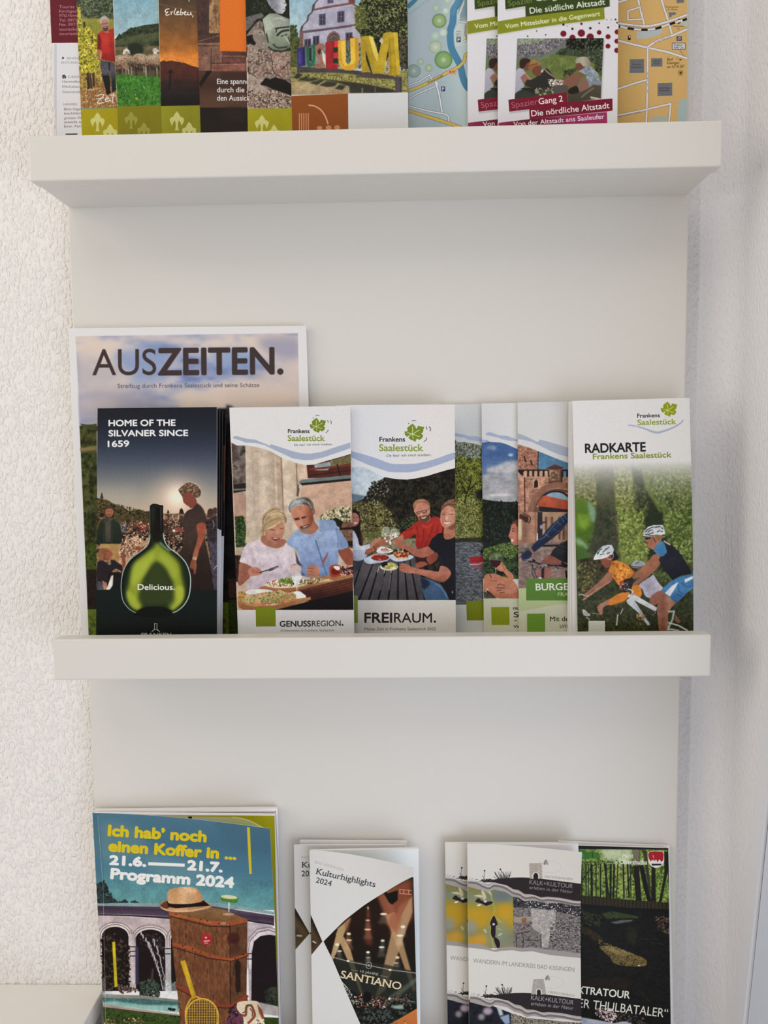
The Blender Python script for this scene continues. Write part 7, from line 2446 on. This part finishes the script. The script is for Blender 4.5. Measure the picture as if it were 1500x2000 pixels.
@paint('thulba')
def _(K):
    K.C[:] = hexc('d4d6e2')
    K.V(1120, 1630, 5.405)
    K.r(-300, 110, 1006, 2900, '0f100d')
    K.clipto('-300,150 990,160 1008,700 1018,1400 1040,2900 -300,2900')
    K.r(-300, 100, 1100, 720, pal=['3c5c24', '6c8c3c', 'a4b858', '4c6c2c', '88a048'], sc=40, asp=1.4, hard=1.4)
    K.p('270,130 620,140 600,330 420,330 300,250', 'c0ccb4', b=60, a=.85)
    K.p('400,330 620,320 600,640 480,640', 'a4a86c', b=60, a=.6)
    K.leaves([(60, 200), (600, 300), (1000, 200), (1000, 690), (60, 650)], ['8cac48', '4c6c28', '2c4418', 'b0c468', '6c8438'], 600, 16)
    for x, w in ((190, 22), (240, 10), (285, 12), (340, 20), (395, 22), (430, 20), (470, 10), (525, 14), (570, 16), (600, 8), (90, 12), (130, 10), (160, 8)):
        K.l([(x, 310), (x + K.rng.normal(0, 10), 670)], w, '181c10', b=2)
    for t, w in (('80,500 180,360 240,300', 10), ('325,300 350,480 375,660', 16), ('600,300 640,460', 10), ('630,330 560,600', 8)):
        K.l(t, w, '1c2014', sm=1)
    K.p('620,155 710,155 690,400 670,690 720,700 690,440', '4c4c38', b=4)
    K.p('620,155 700,155 690,340 640,340', '70705c', b=8)
    K.l('660,330 690,700', 60, '1a1a12')
    K.p('690,320 740,330 800,600 870,920 760,920 800,760 740,560', '14120d', b=3)
    K.p('730,160 770,170 810,500 820,640 790,560', '3c3a2a', b=3)
    K.p('770,330 800,500 830,640 800,600', '3a3224', b=3)
    K.p('825,340 865,350 870,700 860,840 820,720', '1c1c14', b=3)
    K.p('960,180 990,180 1010,330 960,560 930,720 900,720 960,420', '1f2014', b=3)
    K.p('-300,650 200,650 600,690 1010,720 1015,860 600,800 70,740 -300,740', '2c2416', b=3)
    for i in range(70):
        K.l([(80 + i * 13, 660 + i * .8), (80 + i * 13, 745 + i * .9)], 3.5, '6c6444' if i % 3 else '16140f', a=.7)
    K.p('-300,730 80,735 400,755 600,775 1020,790 1020,830 600,810 70,765 -300,760', '0a0a08')
    K.p('-300,770 1020,820 1040,2900 -300,2900', pal=['060706', '0f110c', '181a11', '0c0d0a'], sc=50, asp=.5, hard=1.4)
    K.p('290,830 420,810 680,860 690,885 500,885 350,890', pal=['2c3c18', '40542a', '1c2810'], sc=18, b=6)
    K.p('390,925 520,900 640,900 600,920 450,945', '5c6468', b=6)
    K.leaves([(80, 780), (300, 860), (290, 960), (90, 960)], ['1c2412', '2c341f', '10140c', '3c4428'], 110, 18)
    K.leaves([(860, 870), (1010, 860), (1010, 1060), (880, 1000)], ['3c2418', '1c1410', '54382a', '0c0a08', '6c5c54'], 140, 16)
    K.p('80,960 260,1040 320,1120 300,1180 200,1100 90,1040', pal=['1c180e', '4c3c20', '2c2414'], sc=18, hard=1.4)
    K.p('560,960 680,980 650,1200 560,1100', '2c2c12', b=40, a=.8)
    K.p('280,1180 420,1180 560,1230 660,1270 740,1300 780,1350 740,1390 560,1390 430,1360 380,1290 310,1230', pal=['4c4020', '6c5c34', '88784c', '3c3018'], sc=22, hard=1.3, sm=1)
    K.p('300,1180 430,1185 640,1265 520,1270 400,1240', '9c8c5c', b=20, a=.6)
    K.leaves([(240, 1100), (420, 1170), (640, 1270), (560, 1260), (300, 1190)], ['8c7c4c', 'b0a070', '5c5030'], 60, 10)
    K.e(692, 1382, 14, 7, 'dcd8d0', b=4)
    K.p('90,1540 500,1500 640,1560 560,1640 90,1620', '2c1810', b=30, a=.7)
    K.leaves([(100, 1000), (1010, 950), (1020, 1750), (100, 1600)], ['1a1c14', '0a0b08', '262a1c', '34382c'], 260, 20, asp=.18, ang=.1)
    for t in ('640,1660 740,1730', '690,1640 800,1760', '700,1100 900,1110', '820,1140 960,1160', '880,1000 1010,1030'):
        K.l(t, 4, '5c544c', a=.7)
    K.leaves([(240, 1830), (420, 1840), (480, 1920), (400, 1990), (230, 1900)], ['8c7478', 'c8b0b4', '2c2424', '5c484c', 'e0d0d4'], 160, 15)
    K.leaves([(480, 1880), (700, 1900), (800, 2000), (440, 2000)], ['3c3434', '1c1818', '6c5c58', '100e0e'], 110, 16)
    K.p('-300,1930 95,1930 300,1965 420,1990 560,1970 700,2040 -300,2060', 'a8b0c4', b=5)
    K.tex([(60, 150), (1010, 150), (1020, 1990), (90, 1990)])
    K.soft(1)
    # emblem, crest and titles
    K.p('-40,240 -20,200 30,160 100,160 150,185 210,175 250,205 285,225 280,255 180,252 80,260 -40,262', '3f7a2c', sm=0)
    K.l('200,190 205,240', 8, '1c3c14')
    K.l('-40,290 40,270 95,235 100,210', 14, '3c8c8c', sm=1)
    K.t('Biosphärenregion Thulbatal', 30, 300, 432, 300, 22, '2c3420', bold=.6, it=.1)
    K.t('Markt', 520, 246, 632, 244, 40, 'dce0e0', bold=.4)
    K.t('Oberthulba', 486, 312, 778, 316, 46, 'ececea', bold=1.4)
    K.p('785,205 800,180 860,172 940,175 955,210 955,290 930,330 875,352 820,330 795,290', 'dedade', sm=1)
    K.p('788,210 800,182 860,176 940,180 952,210 948,270 925,290 905,262 885,300 870,262 850,300 832,265 815,285 795,250', 'a81c28', sm=0)
    K.p('822,305 850,262 866,300 875,262 890,302 912,262 930,300 930,312 822,312', 'e8e4e8')
    K.p('822,308 932,308 925,326 830,328', '1c1c2c')
    K.l('838,215 850,250', 7, 'd8a8ac')
    K.t('EXTRATOUR', -12, 1668, 592, 1732, 76, 'dadcda', bold=2.6)
    K.t('„DER THULBATALER“', -85, 1806, 992, 1934, 92, 'd6d8d8', bold=.5)
    K.clipto()
    K.noise(.008)

# ---------------------------------------------------------------- top ledge
def place(name, label, cat, L, R, zf, yb, yt, th, key, wp, top=None, h=0.21, curl=None, **k):
    sh = Sheet(L, R, zf, yb, yt, h, top, curl)
    return brochure(name, label, cat, sh, th, key, wp, **k)


GT = 'leaflets on the top ledge'
place('leaflet', 'leaflet with maroon block and grey small print, leftmost on the top ledge', 'leaflet',
      [(97, 0), (109, 262)], [(330, 0), (338, 262)], ZT, 0.0080, 0.0030, 0.002, 'tourist', 'ddd8dc', seed=11, group=GT)
place('leaflet', 'leaflet showing a bearded man in a red sweater beside yellow vines', 'leaflet',
      [(149, 0), (160, 262)], [(384, 0), (392, 262)], ZT, 0.0120, 0.0070, 0.0025, 'vines', 'ddd8d4', seed=12, group=GT)
place('leaflet', 'leaflet showing a flock of sheep on a green meadow', 'leaflet',
      [(220.4, 0), (231, 262)], [(455, 0), (463, 262)], ZT, 0.0160, 0.0110, 0.0025, 'sheep', 'ddd8d4', seed=13, group=GT)
place('leaflet', 'leaflet with an orange sunset over a dark hill and wayside cross', 'leaflet',
      [(308.8, 0), (316, 258)], [(542, 0), (546, 258)], ZT, 0.0200, 0.0150, 0.0025, 'sunset', 'ddd8d4', seed=14, group=GT)
place('leaflet', 'brown leaflet with a bright orange block over stone steps', 'leaflet',
      [(384, 0), (391.8, 255)], [(618, 0), (622, 255)], ZT, 0.0240, 0.0190, 0.0025, 'steps', 'ddd8d4', seed=15, group=GT)
place('leaflet', 'leaflet showing a weathered stone statue sitting above rocks', 'leaflet',
      [(479.6, 0), (484, 250)], [(712, 0), (714, 250)], ZT, 0.0280, 0.0230, 0.0025, 'statue', 'ddd8d4', seed=16, group=GT)
place('leaflet', 'leaflet with big coloured letters spelling museum before a gabled house', 'leaflet',
      [(565, 0), (570.8, 250)], [(795, 0), (797.5, 245)], ZT, 0.0330, 0.0280, 0.004, 'museum', 'ddd8d8', seed=17, group=GT)
place('map', 'folded pale blue-green town map with river and round trees', 'map',
      [(795.6, 0), (798, 244)], [(1026, 0), (1027, 244)], ZT, 0.0170, 0.0120, 0.003, 'rivermap', 'ddd8d8', seed=18, group=GT)
place('leaflet', 'rear copy of the town walk leaflet, mostly hidden by its twin', 'leaflet',
      [(912.5, 0), (913.5, 243)], [(1147, 0), (1147, 243)], ZT, 0.0230, 0.0180, 0.003, 'walk2', 'ddd8d8', seed=19, group=GT)
place('leaflet', 'front copy of the town walk leaflet with red dots and picnic photo', 'leaflet',
      [(972, 0), (972.4, 240)], [(1207.5, 0), (1205.8, 237)], ZT, 0.0300, 0.0250, 0.004, 'walk', 'ddd8d8', seed=20, group=GT)
place('map', 'folded orange street map with white roads and railway, at the right end', 'map',
      [(1107, 0), (1106, 235)], [(1343, 0), (1341, 235)], ZT, 0.0130, 0.0080, 0.003, 'citymap', 'ddd8d8', seed=21, group=GT)

# ---------------------------------------------------------------- middle ledge
GM = 'leaflets on the middle ledge'
place('magazine', 'tall magazine with white border and cloudy sky cover, behind the smaller leaflets', 'magazine',
      [(133.5, 641), (159, 1238)], [(598, 636), (603, 793)], ZM, 0.0100, 0.0050, 0.004, 'auszeiten', 'dbd7e0', top=(641, 636), h=0.297, seed=31, group=GM)
for i, (xt, xb, tp, dy) in enumerate([(441.5, 434.5, 809, 0.0220), (435.0, 430.5, 803, 0.0270), (429.5, 426.5, 798.5, 0.0320)]):
    lab = ['rearmost dark wine leaflet of the stack, its edge showing lowest', 'dark wine leaflet third from front in the stack',
           'dark wine leaflet directly behind the front bottle leaflet'][i]
    o = {0: 5.5, 1: 2.5, 2: 0.6}[i]
    place('leaflet', lab, 'leaflet', [(xt - 233, tp), (xb - 237, 1235)], [(xt, tp), (xb, 1235)], ZM, dy, dy - 0.011, 0.0016, 'wineback%d' % i, 'dad6da',
          top=(tp + 1, tp), seed=32 + i, group='stacked dark wine leaflets',
          curl=(lambda k: (lambda u, v: 0.0035 * k * np.exp(-((v - 0.25) / 0.22) ** 2) * u ** 3))(i * 0.3 + 0.2))
place('leaflet', 'front dark leaflet with green wine bottle and crowd photo', 'leaflet',
      [(190.6, 797.5), (187.7, 1237)], [(423.7, 795), (424, 1235)], ZM, 0.0400, 0.0270, 0.0028, 'wine', 'dad6da', top=(797.5, 795), seed=36, group='stacked dark wine leaflets')
place('leaflet', 'leaflet with a laughing grey-haired couple eating flatbread at a table', 'leaflet',
      [(448, 796), (464.8, 1233)], [(684, 793), (692, 1232)], ZM, 0.0330, 0.0290, 0.003, 'genuss', 'dedadc', top=(796, 793), seed=37, group=GM)
place('leaflet', 'leaflet with four friends toasting at a grey slatted table', 'leaflet',
      [(655, 791), (662, 1232)], [(888, 790), (890.4, 1232)], ZM, 0.0270, 0.0240, 0.003, 'frei', 'dcd6d2', top=(791, 790), seed=38, group=GM)
place('leaflet', 'leaflet strip showing a willow over a river with red canoe', 'leaflet',
      [(866, 790), (871, 1232)], [(1098, 788), (1102, 1232)], ZM, 0.0090, 0.0050, 0.002, 'river', 'd8d4d2', top=(790, 787), seed=39, group=GM)
place('leaflet', 'leaflet strip showing a woman holding red wine under blue sky', 'leaflet',
      [(940.4, 788), (945, 1231)], [(1172, 786), (1176, 1231)], ZM, 0.0130, 0.0090, 0.002, 'winewoman', 'd8d4d2', top=(788, 785), seed=40, group=GM)
place('leaflet', 'leaflet showing a cyclist riding toward a red sandstone castle gate', 'leaflet',
      [(1010.8, 787), (1013.5, 1230)], [(1242, 781), (1246, 1230)], ZM, 0.0170, 0.0130, 0.002, 'burgen', 'd8d4d2', top=(786.5, 781), seed=41, group=GM)
for i, (xt, xb, tp) in enumerate([(1111.2, 1108.7, 784.5), (1113.4, 1113.0, 783.5), (1115.8, 1118.6, 783.0)]):
    place('folded_map', ['rearmost folded cycling map of the right-hand stack, only its spine seen', 'second folded cycling map from the back of the right-hand stack',
                         'folded cycling map directly behind the front one'][i], 'map', [(xt, tp), (xb, 1232)], [(xt + 231, tp - 5), (xb + 234 - 8 * i * 0, 1232)], ZM,
          0.0230 + 0.0042 * i, 0.0190 + 0.0042 * i, 0.0034, 'blank', 'd8d4d2', top=(tp, tp - 5), seed=50 + i, group='folded cycling maps')
place('folded_map', 'front folded cycling map with two helmeted cyclists before vineyards', 'map',
      [(1118.3, 783), (1128, 1232)], [(1346.0, 777), (1354, 1230)], ZM, 0.0365, 0.0325, 0.0030, 'rad', 'd9d8e0', top=(783, 777), seed=54, group='folded cycling maps',
      curl=lambda u, v: 0.0025 * np.sin(np.pi * v) * (u ** 2))

# ---------------------------------------------------------------- bottom ledge
GL = 'booklets on the bottom ledge'
place('booklet', 'yellow-green booklet copy behind the blue festival booklet', 'booklet',
      [(182, 1583), (203, 2000)], [(542, 1579), (549.5, 2000)], ZL, 0.0200, 0.0080, 0.0060, 'rim', 'd8d4dc', top=(1583, 1579), h=0.26, seed=60, group='festival booklets')
place('booklet', 'blue festival booklet with suitcase tower, hat and tennis racket', 'booklet',
      [(180.5, 1588), (203, 2000)], [(538, 1591), (546.5, 2000)], ZL, 0.0300, 0.0150, 0.0050, 'koffer', 'd6d8de', top=(1588, 1591), h=0.26, seed=61, group='festival booklets',
      curl=lambda u, v: 0.030 * np.clip((u - 0.06) / 0.94, 0, 1) ** 1.6 * (0.15 + 0.85 * v ** 2),
      inner=Sheet([(181, 1588), (203, 2000)], [(537.5, 1592), (546.5, 2000)], ZL, 0.0292, 0.0142, 0.26, (1588, 1592)))
GK = 'culture programme flyers'
place('flyer', 'rearmost white culture flyer, only its top edge visible', 'flyer', [(585.4, 1641), (590, 2000)], [(795, 1642), (800, 2000)], ZL, 0.0100, 0.0060, 0.003, 'blank', 'd8d8e6', top=(1641.6, 1643), seed=70, group=GK)
place('flyer', 'left rear white culture flyer peeking out beside its front copy', 'flyer', [(574, 1651), (579.5, 2000)], [(790, 1650), (796, 2000)], ZL, 0.0160, 0.0120, 0.003, 'kultur2', 'd0cdd4', top=(1651, 1650), seed=71, group=GK)
place('flyer', 'front white culture flyer with orange concert stage lights', 'flyer', [(604.6, 1660.8), (610.4, 2000)], [(806, 1658), (815, 2000)], ZL, 0.0260, 0.0220, 0.003, 'kultur', 'd6d2da', top=(1660.8, 1657), seed=72, group=GK,
      curl=lambda u, v: 0.034 * u ** 1.5 * v ** 3,
      inner=Sheet([(605, 1660.8), (610.4, 2000)], [(818.5, 1656.5), (821.6, 2000)], ZL, 0.0250, 0.0210, 0.21, (1660.8, 1656.5)))
GW = 'hiking leaflets on the bottom ledge'
place('leaflet', 'rear copy of the beige hiking leaflet, showing at its left', 'leaflet', [(869.2, 1645.5), (874.3, 2000)], [(1092, 1646), (1096, 2000)], ZL, 0.0140, 0.0100, 0.0025, 'wandern2', 'd4cfca', top=(1645.5, 1646), seed=80, group=GW)
place('leaflet', 'pale leaflet whose blank top shows behind the front beige hiking leaflet', 'leaflet', [(912, 1647), (916, 2000)], [(1129.5, 1647), (1135, 2000)], ZL, 0.0190, 0.0150, 0.002, 'blank', 'c8cac2', top=(1647, 1647), seed=81, group=GW)
place('leaflet', 'front beige hiking leaflet with torn-edge photo bands', 'leaflet', [(912.8, 1648.5), (916.2, 2000)], [(1130, 1650), (1135.7, 2000)], ZL, 0.0250, 0.0210, 0.0022, 'wandern', 'd4cfca', top=(1648.5, 1650), seed=82, group=GW,
      curl=lambda u, v: 0.0135 * np.clip((u - 0.2) / 0.8, 0, 1) ** 1.3 * v ** 4,
      inner=Sheet([(912.8, 1648.5), (916.2, 2000)], [(1129.6, 1648.5), (1135.2, 2000)], ZL, 0.0245, 0.0205, 0.21, (1648.5, 1648.5)))
place('booklet', 'white booklet whose bright top edge shows behind the forest brochure', 'booklet', [(1090, 1643), (1100, 2000)], [(1307.5, 1652), (1316, 2000)], ZL, 0.0080, 0.0040, 0.003, 'blank', 'e0e0f0', top=(1643.3, 1652), seed=83, group=GW)
place('brochure', 'dark forest brochure with stream, footbridge and red crest', 'brochure', [(1083, 1650), (1092, 2000)], [(1305.2, 1656), (1312.5, 2000)], ZL, 0.0130, 0.0090, 0.003, 'thulba', 'd2d4dc', top=(1650, 1656.5), seed=84, group=GW,
      curl=lambda u, v: 0.0 * u)
